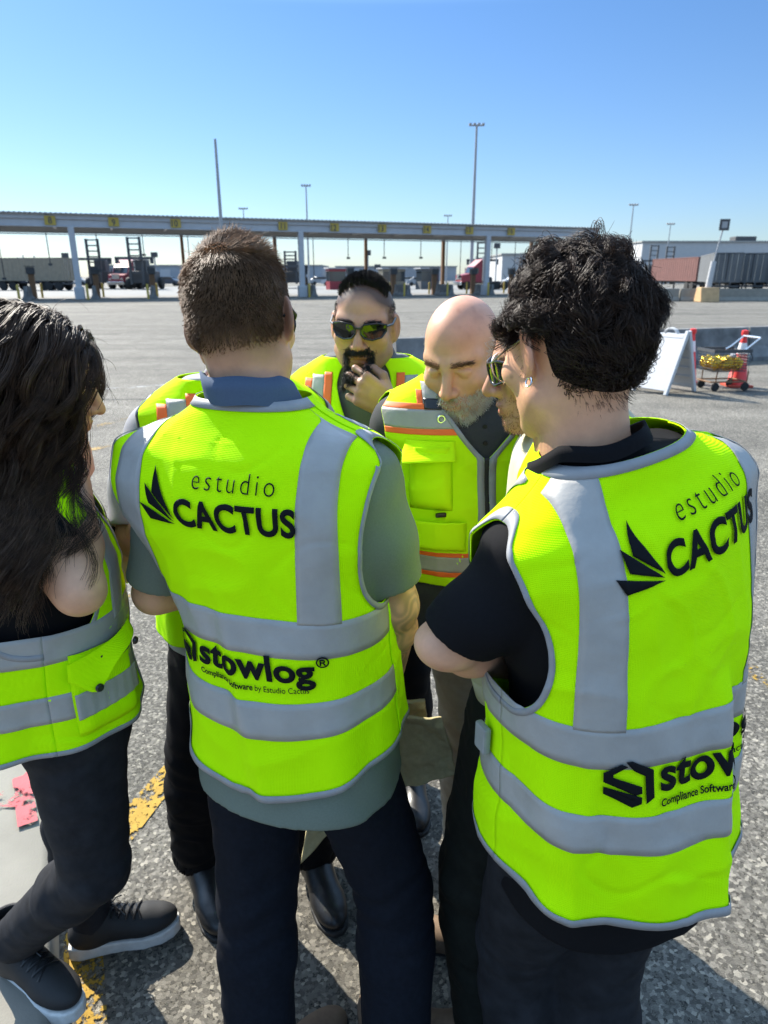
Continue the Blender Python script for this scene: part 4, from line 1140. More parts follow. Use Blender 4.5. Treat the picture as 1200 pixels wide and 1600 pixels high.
# ------------------------------------------------------------------ materials shared by the people
M = {}
M['neon'] = vest_mat('fluorescent_yellow_cloth', (.52, .96, .001))
M['neon_b'] = vest_mat('fluorescent_lime_cloth', (.55, .91, .006))
M['tape'] = mat('reflective_tape', (.345, .335, .315), rough=.42, spec=.4, var=.14, vscale=18, bump=.45, bscale=70, bdist=.002)
M['tape_d'] = mat('grey_binding', (.27, .275, .285), rough=.6, var=.15, vscale=40)
M['orange'] = mat('orange_tape', (.95, .16, .02), rough=.6, transl=.15)
M['ink'] = mat('black_print', (.006, .007, .009), rough=.7, spec=.1)
M['skin'] = mat('skin_fair', (.66, .355, .215), rough=.46, spec=.4, var=.2, vscale=26, bump=.35, bscale=380, bdist=.0008, attr=True, sss=.05)
M['skin_tan'] = mat('skin_tan', (.46, .235, .145), rough=.48, spec=.4, var=.2, vscale=26, bump=.35, bscale=380, bdist=.0008, attr=True, sss=.05)
M['polo_green'] = mat('grey_green_polo', (.150, .180, .150), rough=.85, spec=.12, var=.12, vscale=300, bump=.3, bscale=700, bdist=.0008)
M['collar_blue'] = mat('slate_blue_collar', (.075, .105, .16), rough=.85, spec=.12, var=.1, vscale=300, bump=.3, bscale=700, bdist=.0008)
M['black_cloth'] = mat('black_cotton', (.006, .006, .0075), rough=.85, spec=.12, var=.2, vscale=200, bump=.3, bscale=800, bdist=.0008)
M['navy'] = mat('dark_navy_twill', (.008, .010, .016), rough=.85, spec=.12, var=.3, vscale=90, bump=.4, bscale=700, bdist=.001)
M['denim'] = mat('washed_black_denim', (.022, .023, .027), rough=.85, spec=.12, var=.45, vscale=26, bump=.5, bscale=800, bdist=.001)
M['blackpants'] = mat('black_work_cloth', (.004, .004, .005), rough=.85, spec=.12, var=.2, vscale=60, bump=.3, bscale=700, bdist=.001)
M['oliveblack'] = mat('charcoal_green_trousers', (.015, .017, .014), rough=.85, spec=.12, var=.3, vscale=40, bump=.3, bscale=700, bdist=.001)
M['khaki'] = mat('khaki_chino', (.36, .31, .23), rough=.85, spec=.12, var=.12, vscale=60, bump=.3, bscale=600, bdist=.001)
M['khaki_shirt'] = mat('light_khaki_shirt', (.50, .46, .34), rough=.85, spec=.12, var=.1, vscale=60, bump=.3, bscale=700, bdist=.001)
M['canvas'] = mat('olive_tan_canvas', (.50, .44, .25), rough=.9, spec=.12, var=.18, vscale=90, bump=.6, bscale=500, bdist=.0015)
M['grey_shirt'] = mat('grey_work_shirt', (.13, .135, .135), rough=.85, spec=.12, var=.1, vscale=200, bump=.3, bscale=700, bdist=.0008)
M['light_grey'] = mat('light_grey_sleeve', (.30, .30, .32), rough=.85, spec=.12, var=.1, vscale=200, bump=.3, bscale=700, bdist=.0008)
M['charcoal'] = mat('charcoal_polo', (.050, .052, .055), rough=.85, spec=.12, var=.15, vscale=200, bump=.3, bscale=700, bdist=.0008)
M['boot_black'] = mat('black_leather', (.014, .014, .015), rough=.38, var=.3, vscale=60, bump=.3, bscale=160, bdist=.001)
M['nubuck'] = mat('black_nubuck', (.012, .012, .013), rough=.7, var=.25, vscale=120, bump=.4, bscale=700, bdist=.0008)
M['sole_white'] = mat('off_white_rubber', (.62, .61, .58), rough=.6, var=.2, vscale=40, bump=.2, bscale=200)
M['sole_black'] = mat('black_rubber', (.015, .015, .015), rough=.7, bump=.2, bscale=200)
M['boot_brown'] = mat('brown_suede', (.16, .105, .065), rough=.85, var=.25, vscale=60, bump=.4, bscale=500, bdist=.001)
M['lens'] = mat('dark_lens', (.004, .004, .005), rough=.08, spec=.35)
M['frame'] = mat('black_plastic', (.010, .010, .011), rough=.3)
M['metal'] = mat('polished_steel', (.55, .55, .56), rough=.25, metal=1)
M['stitch'] = mat('grey_stitching', (.07, .07, .075), rough=.8)
M['zip'] = mat('black_zip', (.012, .012, .013), rough=.6, bump=.6, bscale=500)
def hair_mat(name, c, rough=.5, c2=None, transl=.15):
    return mat(name, c, rough=rough, spec=.25, var=.4, vscale=60, col2=c2, transl=transl)
M['hair_brown'] = hair_mat('brown_hair', (.32, .18, .095), c2=(.14, .078, .042), transl=.3)
M['hair_cap'] = mat('hair_underlayer', (.010, .007, .006), rough=.95, spec=.05)
M['hair_cap_brown'] = mat('brown_hair_underlayer', (.05, .03, .018), rough=.95, spec=.05)
M['hair_dark'] = hair_mat('dark_brown_hair', (.050, .029, .020), c2=(.018, .011, .008))
M['hair_long'] = hair_mat('long_dark_hair', (.095, .052, .030), c2=(.030, .017, .011))
M['hair_black'] = hair_mat('black_hair', (.014, .013, .013), c2=(.03, .03, .032))
M['hair_grey'] = hair_mat('grey_beard', (.88, .85, .80), c2=(.50, .45, .39), rough=.5)
M['glass_clear'] = mat('clear_lens', (.8, .82, .82), rough=.03)
_b = M['glass_clear'].node_tree.nodes['Principled BSDF']; _b.inputs['Transmission Weight'].default_value = 1.0; _b.inputs['IOR'].default_value = 1.05
class Person:
    def __init__(self, loc, yaw, lean=(0, 0), k=1.0):
        self.Mx = Matrix.Translation(Vector((loc[0], loc[1], loc[2] if len(loc) > 2 else 0))) @ Euler((lean[0], lean[1], yaw), 'XYZ').to_matrix().to_4x4()
        # Euler XYZ: x first, then y, then z -> lean about own axes then turn
        self.Mi = np.array(self.Mx.inverted()); self.k = k
    def L(self, p): return self.Mi[:3, :3] @ np.asarray(p, float) + self.Mi[:3, 3]
    def px(self, x, y, Y): return self.L(at(x, y, Y))
    def body(self, mats, label, head, arms, hull, h=.0032, paint=None, zlo=.86, skew=0.0, kz=1.0):
        """one continuous skin surface: head, neck, trunk, arms and hands"""
        pts = [head.o-.17*head.s, head.o+.17*head.s]
        for a in arms:
            for q in ('sh', 'el', 'wr'): pts += [np.array(a[q])-.11, np.array(a[q])+.11]
            if 'hand' in a: pts += [np.array(a['wr'])+unit(a['hand'][0])*.21]
        lo = np.min(pts, 0); hi = np.max(pts, 0); l2, h2 = hull.box()
        lo = np.minimum(lo, l2); hi = np.maximum(hi, h2); lo[2] = min(zlo, min(p[2] for p in pts)-.02)
        F = Field(lo-.02, hi+.02, h)
        F.apply(l2, h2, hull.grow(-.030, z0=max(zlo+.02, hull.z0), z1=1.47*kz).sdf, .02)
        a_, b_, cx, cy = hull.at(1.47*kz)
        head.add(F, (cx, cy+.004, 1.42*kz), .057)
        for a in arms:
            add_arm(F, a['sh'], a['el'], a['wr'], a.get('s', 1.0), a.get('r', (.050, .041, .039, .026)))
            if 'hand' in a: add_hand(F, a['wr'], *a['hand'], **a.get('hk', {}))
        V, Q = F.mesh(2)
        cols = np.ones((len(V), 3))
        Hd = head.back(V)
        nz = vnoise(V*45, 5)[:, None]
        cols *= 1+.05*nz
        near = np.linalg.norm(Hd, axis=1) < .2
        red = np.exp(-((np.abs(Hd[:, 0])-.085)/.018)**2-((Hd[:, 1]+.01)/.03)**2-((Hd[:, 2]+.005)/.04)**2)+.6*np.exp(-(Hd[:, 0]/.018)**2-((Hd[:, 1]-.108)/.02)**2-((Hd[:, 2]+.033)/.018)**2)
        cols *= 1-np.where(near, red, 0)[:, None]*np.array([.02, .22, .25])
        lips = np.exp(-(Hd[:, 0]/.024)**4-((Hd[:, 2]+.068)/.011)**4-((Hd[:, 1]-.092)/.02)**4)
        cols *= 1-np.where(near, lips, 0)[:, None]*np.array([.18, .42, .38])
        if paint is not None: cols = paint(Hd, V, cols, near)
        if skew: V[:, 2] += skewf(V, skew)*np.clip((1.56-V[:, 2])/.10, 0, 1)*np.where(near & (np.abs(Hd[:, 2]+.02) < .1), 0, 1)
        o = mesh_np('person', V, Q, mats, None, True, cols)
        o.matrix_world = self.Mx
        tag(o, label, 'person')
        self.o = o; self.head = head; self.V = V; self.N = vnormals(V, Q)
        return o
    def part(self, name, VF, mats, parent=None, smooth=True, cols=None):
        return mesh_np(name, VF[0], VF[1], mats, parent or self.o, smooth, cols)
    def shoes(self, items, upper, sole):
        for a, yaw, kw in items:
            u, s_, T = shoe_parts(a, yaw, **kw)
            b = self.part('shoe', u, upper)
            self.part('sole', s_, sole, b)
            yield b, T
    def glasses(self, lens_m, frame_m, kind='wrap', temple=True, dz=0.0):
        H = self.head; ob = []
        def T(P): return H.to(P)
        lens = []; rim = MB()
        for sx in (-1, 1):
            if kind == 'wrap':
                prof = [(.006, .008), (.015, .016), (.045, .019), (.066, .013), (.066, -.002), (.056, -.016), (.035, -.021), (.016, -.017), (.007, -.006)]
                yf = lambda x, z: .105-.9*abs(x)**1.9*4.2-.08*max(0, abs(x)-.05)*8
                pr = [(sx*x, z-.001+dz) for x, z in prof]
            else:
                pr = [(sx*(.034+.024*math.cos(t)), -.003+dz+.0225*math.sin(t)) for t in np.linspace(0, 2*PI, 22)[:-1]]
                yf = lambda x, z: .104-abs(x)*.10
            bm = bmesh.new()
            P3 = [T((x, yf(x, z), z)) for x, z in pr]
            lens.append(P3)
            rim.tube([*P3, P3[0], P3[1]], .0022 if kind == 'wrap' else .0011, 6, cap=False)
            if temple:
                ex = pr[3] if kind == 'wrap' else (sx*.058, .004+dz)
                e0 = T((sx*abs(ex[0]), yf(ex[0], ex[1]), ex[1]-.004*(kind == 'wrap')))
                rim.tube([e0, T((sx*.0775, .045, .008+dz)), T((sx*.0805, -.002, .016+dz)), T((sx*.078, -.020, -.006+dz))], .003 if kind == 'wrap' else .0014, 6)
        br = [T((x, .104, .006+dz)) for x in (-.012, -.005, .005, .012)]
        rim.tube(br, .0026 if kind == 'wrap' else .0012, 6)
        g = rim.build('glasses' if kind != 'wrap' else 'sunglasses', frame_m, self.o, True)
        lb = bmesh.new()
        for P3 in lens:
            c = np.mean(P3, 0); f = unit(H.to((0, 1, 0))-H.o)
            cv = lb.verts.new(c+f*.002); vs = [lb.verts.new(p) for p in P3]
            for i in range(len(vs)): lb.faces.new((cv, vs[i], vs[(i+1) % len(vs)]))
        bmesh.ops.recalc_face_normals(lb, faces=lb.faces)
        me = bpy.data.meshes.new('lens'); lb.to_mesh(me); lb.free()
        link_mesh('lens', me, lens_m, g)
        return g

def vest_common(p, V, tape_m, neon, vx=(.095, .155), bands=((1.116, 1.186), (.98, 1.05)), gap=lambda v: .05+0*v, front=True, vtape=True, vtop=1.50, vxl=None):
    """back, two front panels, side tapes, edging; returns the vest object"""
    parts = [V.back()]
    if front: parts += [V.front(s_, gap) for s_ in (-1, 1)]
    ob = thick(p.part('vest', join_np(parts), neon))
    def sub(name, VF, m, t=.0008): return thick(p.part(name, VF, m, ob), t)
    for b0, b1 in bands:
        sub('reflective_stripe', join_np([V.strip_th(-PI/2, PI/2, b0, b1)]+([V.strip_th(PI/2, PI-.06, b0, b1), V.strip_th(-PI+.06, -PI/2, b0, b1)] if front else [])), tape_m)
    if vtape:
        for s_ in (-1, 1):
            x0, x1 = sorted((s_*vx[0], s_*vx[1])) if s_ > 0 or vxl is None else (-vxl[1], -vxl[0])
            zt_ = vtop
            lim = lambda v, q: q*np.clip(1-(v-1.44*1)*(1.6), .6, 1) if False else q+0*v
            q = [V.strip_x(lambda v: np.clip(x0+0*v, V.h.at(v)[2]-V.h.at(v)[0]*.985, V.h.at(v)[2]+V.h.at(v)[0]*.985), lambda v: np.clip(x1+0*v, V.h.at(v)[2]-V.h.at(v)[0]*.985, V.h.at(v)[2]+V.h.at(v)[0]*.985), bands[0][1]-.004, zt_, off=.0018)]
            q.append(V.strip_x(lambda v: np.clip(x0+0*v, V.h.at(v)[2]-V.h.at(v)[0]*.985, V.h.at(v)[2]+V.h.at(v)[0]*.985), lambda v: np.clip(x1+0*v, V.h.at(v)[2]-V.h.at(v)[0]*.985, V.h.at(v)[2]+V.h.at(v)[0]*.985), 1.25, zt_-.01, off=.0022, front=True))
            sub('reflective_stripe', join_np(q), tape_m)
    for s_ in (-1, 1):
        sub('edge_binding', V.edge_arm(s_), M['tape_d'])
        if front: sub('edge_binding', V.edge_arm(s_, front=True), M['tape_d'])
    th = np.linspace(-PI/2, PI/2, 160); sub('edge_binding', V.edge_line(th, V.hem0+0*th, 0, .013), M['tape_d'])
    if front:
        for s_ in (-1, 1):
            th = s_*np.linspace(PI/2, PI-float(gap(np.array([V.hem0]))[0]), 90); sub('edge_binding', V.edge_line(th, V.hem0+0*th, 0, .013), M['tape_d'])
    th = np.linspace(-PI/2, PI/2, 160); sub('edge_binding', V.edge_line(th, V.zt+0*th, 0, -.014), M['tape_d'])
    return ob, sub

def leaf_logo(w):
    """three pointed wedges; w = width in metres"""
    A = [[(.49, 1.18), (.54, .62), (1.0, .10)], [(.22, .80), (.33, .40), (.96, .06)], [(0, .36), (.18, .0), (.96, .0)]]
    A[0] = [(.41, 1.20), (.43, .66), (1.0, .10), (.62, .75)]
    A[1] = [(.20, .80), (.28, .40), (.97, .055), (.41, .56)]
    A[2] = [(0, .345), (.18, .0), (.98, .0), (.5, .16)]
    A[2] = [(0, .345), (.18, .0), (.98, .01)]
    A[1] = [(.20, .80), (.29, .36), (.98, .06)]
    A[0] = [(.41, 1.20), (.42, .62), (1.0, .12)]
    return poly_pts([[(x*w, y*w) for x, y in p] for p in A])
def hex_logo(s):
    """hexagon badge of folded bars; s = height"""
    P = [[(.0, .78), (.40, 1.0), (.46, .965), (.17, .80), (.17, .70), (.62, .47), (.62, .64)],
         [(.0, .60), (.06, .56), (.62, .26), (.62, .36), (.17, .60), (.17, .80), (.0, .78)],
         [(.52, 1.0), (1.0, .76), (1.0, .2), (.83, .1), (.83, .66), (.46, .86), (.40, .92)],
         [(.0, .42), (.62, .10), (.62, -.0), (.50, .0), (.0, .24)]]
    P = [[(.0, .74), (.36, .93), (.50, .86), (.18, .70), (.73, .42), (.73, .60), (.89, .68), (.89, .38), (.73, .30)],
         ]
    P = [[(.02, .76), (.36, .94), (.48, .88), (.20, .72), (.20, .66), (.74, .46), (.74, .32), (.62, .28), (.02, .56)],
         [(.02, .46), (.02, .30), (.56, .02), (.74, .10), (.74, .24), (.56, .18)],
         [(.44, .98), (.56, 1.0), (1.0, .76), (1.0, .20), (.82, .10), (.82, .66), (.58, .80)]]
    return poly_pts([[(x*s, y*s) for x, y in p] for p in P])

def lettering(p, V, sub, x_c, z_c, x_s, z_s, fold=None, k=1.0, slope=0.0, k2=1.0):
    kl = k; k = k2
    """two printed marks on the back: x_c,z_c left bottom of the upper one; x_s,z_s of the lower one"""
    up = []
    P, F = leaf_logo(.064*k); up.append((P+np.array([x_c, z_c]), F))
    P, F = text_pts('CACTUS', .0535*k, offset=.0019, spacing=1.06); w = P[:, 0].max(); P = P*np.array([.186*k/w, 1]); up.append((P+np.array([x_c+.068*k, z_c]), F))
    P, F = text_pts('estudio', .040*k, offset=-.0006, spacing=1.3); w = P[:, 0].max(); P = P*np.array([.125*k/w, 1]); up.append((P+np.array([x_c+.098*k, z_c+.053*k]), F))
    Pa, Fa = join_np(up)
    sub('print', (V.lay(Pa, 0, 0 if False else 0, .0036) if False else lay2(V, Pa, z_c, slope), Fa), M['ink'], .0003)
    k = kl; lo = []
    P, F = hex_logo(.064*k); lo.append((P+np.array([x_s, z_s-.006*k]), F))
    P, F = text_pts('stowlog', .061*k, offset=.0019, spacing=1.02); w = P[:, 0].max(); P = P*np.array([.212*k/w, 1]); lo.append((P+np.array([x_s+.074*k, z_s+.013*k]), F))
    P, F = text_pts('\u00ae', .026*k, offset=.0004); lo.append((P+np.array([x_s+.289*k, z_s+.040*k]), F))
    P, F = text_pts('Compliance Software', .0145*k, offset=.0003); w = P[:, 0].max(); lo.append((P*np.array([.108*k/w, 1])+np.array([x_s+.074*k, z_s-.008*k]), F))
    P, F = text_pts('by Estudio Cactus', .0145*k, offset=.0); w = P[:, 0].max(); lo.append((P*np.array([.088*k/w, 1])+np.array([x_s+.186*k, z_s-.008*k]), F))
    Pa, Fa = join_np(lo)
    sub('print', (lay2(V, Pa, z_s, 0), Fa), M['ink'], .0003)
def lay2(V, P, z0, slope):
    th = np.linspace(-PI/2, PI/2, 721); B = V.base(th, z0+.02+0*th)
    s = np.concatenate([[0], np.cumsum(np.linalg.norm(np.diff(B, axis=0), axis=1))]); s -= s[360]
    t = np.interp(P[:, 0], s, th)
    return V.P(t, P[:, 1]+slope*P[:, 0], .0036)

def scalp_hair(rng, head, n, region, lenf, dirf, k=7, r=.0005, seed=0, cr=(.0775, .101, .0885), cc=(0, -.014, .032), step=None):
    """strands rooted on the skull; region(p)->mask, lenf(p)->length, dirf(p,n)->direction, all in head space"""
    p, nn = ell_sample(rng, n*3, cc, cr)
    m = region(p); p, nn = p[m][:n], nn[m][:n]
    L = lenf(p); d = dirf(p, nn); d /= np.linalg.norm(d, axis=1, keepdims=True)
    cc_ = np.array(cc); cr_ = np.array(cr)
    def fn(t, q, dd):
        w = fnoise(q*38, seed+3, 1)[:, None]
        g = np.stack([vnoise(q*30+t*2, seed+11), vnoise(q*30+t*2, seed+12), vnoise(q*30+t*2, seed+13)], 1)*.14
        e = (q-cc_)/cr_; rr = np.linalg.norm(e, axis=1, keepdims=True)
        out = e/cr_; out /= np.linalg.norm(out, axis=1, keepdims=True)
        return g + out*np.clip(1.03-rr, 0, .2)*6 + (step(t, q, dd) if step else 0)
    P = grow_strands(p, d, L, k, fn)
    P = P.reshape(-1, 3) @ head.R.T*head.s+head.o
    P = P.reshape(len(p), k, 3)
    rr = r*(.7+.6*rng.random(len(p)))
    return strands_mesh(P, rr)

def face_hair(p, rng, n, region, L, dirf, r=.0004, k=5, taper=.35, wob=.2):
    """strands rooted on the skin itself; everything in head space"""
    H = p.head.back(p.V); near = np.linalg.norm(H, axis=1) < .2
    N = p.N @ p.head.R
    w = np.where(near, region(H), 0.0); w = np.clip(w, 0, 1)
    i = rng.choice(len(H), size=n, p=w/w.sum())
    q = H[i]+rng.normal(size=(n, 3))*.0012; nn = N[i]
    d = dirf(q, nn); d /= np.linalg.norm(d, axis=1, keepdims=True)
    P = grow_strands(q, d, L(q), k, lambda t, a, dd: rng.normal(size=a.shape)*wob)
    P = (P.reshape(-1, 3) @ p.head.R.T*p.head.s+p.head.o).reshape(n, k, 3)
    return strands_mesh(P, r*(.7+.6*rng.random(n)), taper)
def gauss(x, c, w): return np.exp(-((x-c)/w)**2)
def eyebrows(p, rng, m, n=500):
  for sg in (-1, 1):
    reg = lambda H: (np.abs(H[:, 0]*sg-.030) < .019)*gauss(H[:, 2], .021-.12*np.abs(np.abs(H[:, 0])-.026), .0035)*(H[:, 1] > .05)
    p.part('eyebrow', face_hair(p, rng, n//2, reg, lambda q: .006+.004*rng.random(len(q)), lambda q, nn: nn*.35+np.stack([np.sign(q[:, 0]), 0*q[:, 0]-.2, .25+0*q[:, 0]], 1), r=.0005), m)
# ------------------------------------------------------------------ man with short brown hair, back to the camera (middle)
def build_man_c():
    p = Person((-.18, 1.12), math.radians(-20))
    rows = [(z, a, b, cx+(.012-.05*(z-.95)), cy) for z, a, b, cx, cy in torso_rows(1.0)]
    vrows = [(.80, .206, .170, .028, -.022), (.90, .200, .160, .024, -.018), (1.0, .194, .152, .018, -.012), (1.1, .190, .145, .010, -.006), (1.2, .208, .142, -.010, -.004), (1.3, .246, .140, -.032, -.004),
               (1.37, .268, .132, -.044, -.006), (1.42, .262, .113, -.042, -.006), (1.45, .208, .094, -.030, -.004), (1.475, .150, .082, -.036, .001), (1.50, .108, .077, -.042, .008), (1.535, .080, .070, -.046, .014)]
    hull = Hull(rows)
    head = Head(p.px(380, 503, 1.17), rotm(math.radians(9), math.radians(13), math.radians(-9)), 1.0, ear_out=.6)
    def paint(H, V, c, near):
        # short stubble of the fade on neck and temples
        st = np.clip((H[:, 2]+.085)/.05, 0, 1)*np.clip((-.005-H[:, 1])/.03, 0, 1)
        return c*(1-near[:, None]*st[:, None]*.72)
    sh = np.array([.165, 0, 1.37]); el = p.px(617, 945, 1.10); wr = p.px(614, 1040, 1.22)
    shl = np.array([-.195, 0, 1.37]); ell_ = p.px(243, 925, 1.20); wrl = p.L([-.20, 1.42, 1.04])
    fd = unit(p.L([-.12, 1.5, .99])-p.L([-.03, 1.3, 1.07]))
    arms = [dict(sh=sh, el=el, wr=wr, hand=(unit(wr-el)*.6+np.array([-.55, .3, -.2]), (-.6, -.5, .2), (0, .4, 1.0)), hk=dict(curl=(.5, .7, .4))),
            dict(sh=shl, el=ell_, wr=wrl, hand=(unit(wrl-ell_), (.8, .0, .3), (0, .3, 1.0)), hk=dict(curl=(.5, .7, .4)))]
    p.body([M['skin']], 'man with short brown hair seen from behind, grey green polo sleeves and tattooed forearm', head, arms, hull, paint=paint)
    # tattooed forearm: dark ink scrolls under the cuff
    me = p.o.data; n = len(me.vertices); V = np.zeros(n*3, dtype=np.float32); me.vertices.foreach_get('co', V); V = V.reshape(-1, 3)
    ca = me.color_attributes['Col'].data; C = np.zeros(n*4, dtype=np.float32); ca.foreach_get('color', C); C = C.reshape(-1, 4)
    d = np.minimum(np.linalg.norm(V-el, axis=1), np.linalg.norm(V-(el+wr)/2, axis=1))
    d2 = np.linalg.norm(V-(el*.6+sh*.4), axis=1)
    m = (np.minimum(d, d2) < .085) & (V[:, 0] > .12)
    ink = np.clip(np.abs(np.sin(9*vnoise(V*26, 4)+V[:, 2]*60))*1.6-.5, 0, 1)*np.clip(vnoise(V*14, 8)+.75, 0, 1)
    C[:, :3] *= 1-(m*ink)[:, None]*np.array([.55, .45, .42]); ca.foreach_set('color', C.ravel())
    # polo
    s1 = sh+(el-sh)*.76; s2 = shl+(ell_-shl)*.9
    sl_ = [dict(pts=[sh, sh+(s1-sh)*.5, s1], r=[.062, .060, .060]), dict(pts=[shl, shl+(s2-shl)*.5, s2], r=[.062, .060, .058])]
    hs = Hull([(z, a-.011, b-.011, cx, cy) for z, a, b, cx, cy in vrows[:-1]])
    shirt = p.part('polo_shirt', sleeve_mesh(hs, sl_, .80, seed=11), M['polo_green'])
    # collar: a stand that folds over
    a_, b_, cx, cy = hull.at(1.50); G = []
    th = np.linspace(-PI*.80, PI*.80, 90); nb, nt_ = np.array([cx, cy+.004, 1.44]), head.to((0, -.016, -.068)); cen = lambda z: nb+(nt_-nb)*min(1, max(0, (z-1.44)/(nt_[2]-1.44)))
    prof = [(.063, 1.470), (.066, 1.525), (.067, 1.548), (.073, 1.552), (.077, 1.530), (.080, 1.508)]
    for r_, z_ in prof:
        C0 = cen(z_)
        q = np.clip((np.abs(th)-1.2)/1.3, 0, 1)
        G.append(np.stack([C0[0]+r_*1.07*np.sin(th), C0[1]-r_*1.05*np.cos(th), z_-.045*q+.002*np.sin(th*5)], -1))
    p.part('collar', Vest.grid(np.stack(G, 0)), M['collar_blue'], shirt)
    # trousers
    pel = (.015, 0, .90, .182, .135, .13)
    hipL, hipR = np.array([-.085, 0, .86]), np.array([.105, 0, .86])
    kL, kR = p.L([-.265, 1.10, .49]), p.L([.02, 1.10, .49])
    aL, aR = p.L([-.265, .99, .06]), p.L([.03, .99, .06])
    tr = p.part('trousers', trousers_mesh([dict(hip=hipL, knee=kL, ankle=aL, r=(.100, .082, .068)), dict(hip=hipR, knee=kR, ankle=aR, r=(.098, .078, .066))], pel, seed=5), M['navy'])
    pb = MB(); pb.tube([(.165, -.03, .93), (.178, -.035, .84)], .003, 6).tube([(.14, -.085, .93), (.165, -.06, .80)], .002, 6)
    pb.build('pocket_seam', M['navy'], tr)
    ft = [(aL+np.array([0, .02, .03]), math.radians(-26), dict(s=1.05, sole=.025)), (aR+np.array([0, .02, .03]), math.radians(40), dict(s=1.05, sole=.025))]
    list(p.shoes(ft, M['boot_brown'], M['sole_black']))
    # vest
    vh = Hull(vrows)
    V = Vest(vh, .862, lambda th: .862+.06*np.sin(th)**2, 1.12, 1.512, arm=(1.185, 1.452), armth=1.02, seed=21, amp=.0055,
             wr=lambda th, v, B: -.007*np.exp(-((B[..., 0]+.085-.25*(1.25-B[..., 2]))/.022)**2)*np.clip((1.28-B[..., 2])/.2, 0, 1)+.006*np.exp(-((B[..., 0]+.055-.25*(1.25-B[..., 2]))/.02)**2)*np.clip((1.28-B[..., 2])/.2, 0, 1))
    ob, sub = vest_common(p, V, M['tape'], M['neon'], bands=((1.122, 1.184), (.975, 1.040)), vxl=(.190, .248))
    lettering(p, V, sub, -.146, 1.325, -.172, 1.068, k2=1.12)
    # hair
    cap = Field(head.o-.15, head.o+.15, .004)
    Rm = head.R
    def capf(X, Y, Z):
        x0, y0, z0 = X-head.o[0], Y-head.o[1], Z-head.o[2]; s = head.s
        x = (x0*Rm[0, 0]+y0*Rm[1, 0]+z0*Rm[2, 0])/s; y = (x0*Rm[0, 1]+y0*Rm[1, 1]+z0*Rm[2, 1])/s; z = (x0*Rm[0, 2]+y0*Rm[1, 2]+z0*Rm[2, 2])/s
        d = sd_ell(x, y, z, (0, -.016, .036), (.0765, .100, .088))
        d = smin(d, sd_ell(x, y, z, (0, -.032, -.005), (.068, .077, .069)), .03)
        d = np.maximum(d, (y-.045)-.9*np.clip(z-.03, 0, 1))
        d = np.maximum(d, -.018-z-.25*np.abs(x)+.35*np.clip(y+.03, 0, 1))
        return d*s
    cap.apply(cap.lo, cap.lo+cap.n*cap.h, capf, .002)
    hair = p.part('hair', cap.mesh(2), M['hair_cap_brown'])
    rng = np.random.default_rng(4)
    lim = lambda q: (q[:, 2] > -.052+.20*np.abs(q[:, 0])*0+.5*np.clip(q[:, 1]+.02, 0, 1)) & (q[:, 1] < .05+.9*np.clip(q[:, 2]-.03, 0, 1))
    def lenf(q):
        t = np.clip((q[:, 2]+.045)/.11, 0, 1)
        return (.004+.008*t+.016*np.clip((q[:, 2]-.065)/.04, 0, 1))*(.7+.6*rng.random(len(q)))
    def dirf(q, n):
        top = np.clip((q[:, 2]-.06)/.05, 0, 1)[:, None]
        down = np.array([0, -.35, -1.0]); fwd = np.stack([.5*vnoise(q*25, 2), .75+.5*vnoise(q*25, 3), .1+.35*vnoise(q*30,6)], 1)
        return n*(.15+.16*top)+down*(1-top)*.95+fwd*top*.9+rng.normal(size=q.shape)*.08
    VF1 = scalp_hair(rng, head, 18000, lim, lenf, dirf, k=6, r=.00055, seed=3, cr=(.079, .103, .091), cc=(0, -.016, .034))
    low = lambda q: (q[:, 2] < .02) & (q[:, 2] > -.070) & (q[:, 1] < .0) & (rng.random(len(q)) < np.clip((q[:, 2]+.072)/.04, .12, 1))
    VF2 = scalp_hair(rng, head, 8000, low, lambda q: (.004+.008*np.clip((q[:, 2]+.06)/.06, 0, 1))*(.6+.8*rng.random(len(q))), lambda q, n: n*.5+np.array([0, -.2, -1])+rng.normal(size=q.shape)*.25, k=4, r=.0005, seed=5,
                     cr=(.071, .080, .073), cc=(0, -.033, -.006))
    p.part('hair_strands', join_np([VF1, VF2]), M['hair_brown'], hair)
    p.glasses(M['lens'], M['frame'], 'wrap')
    return p
man_c = build_man_c()
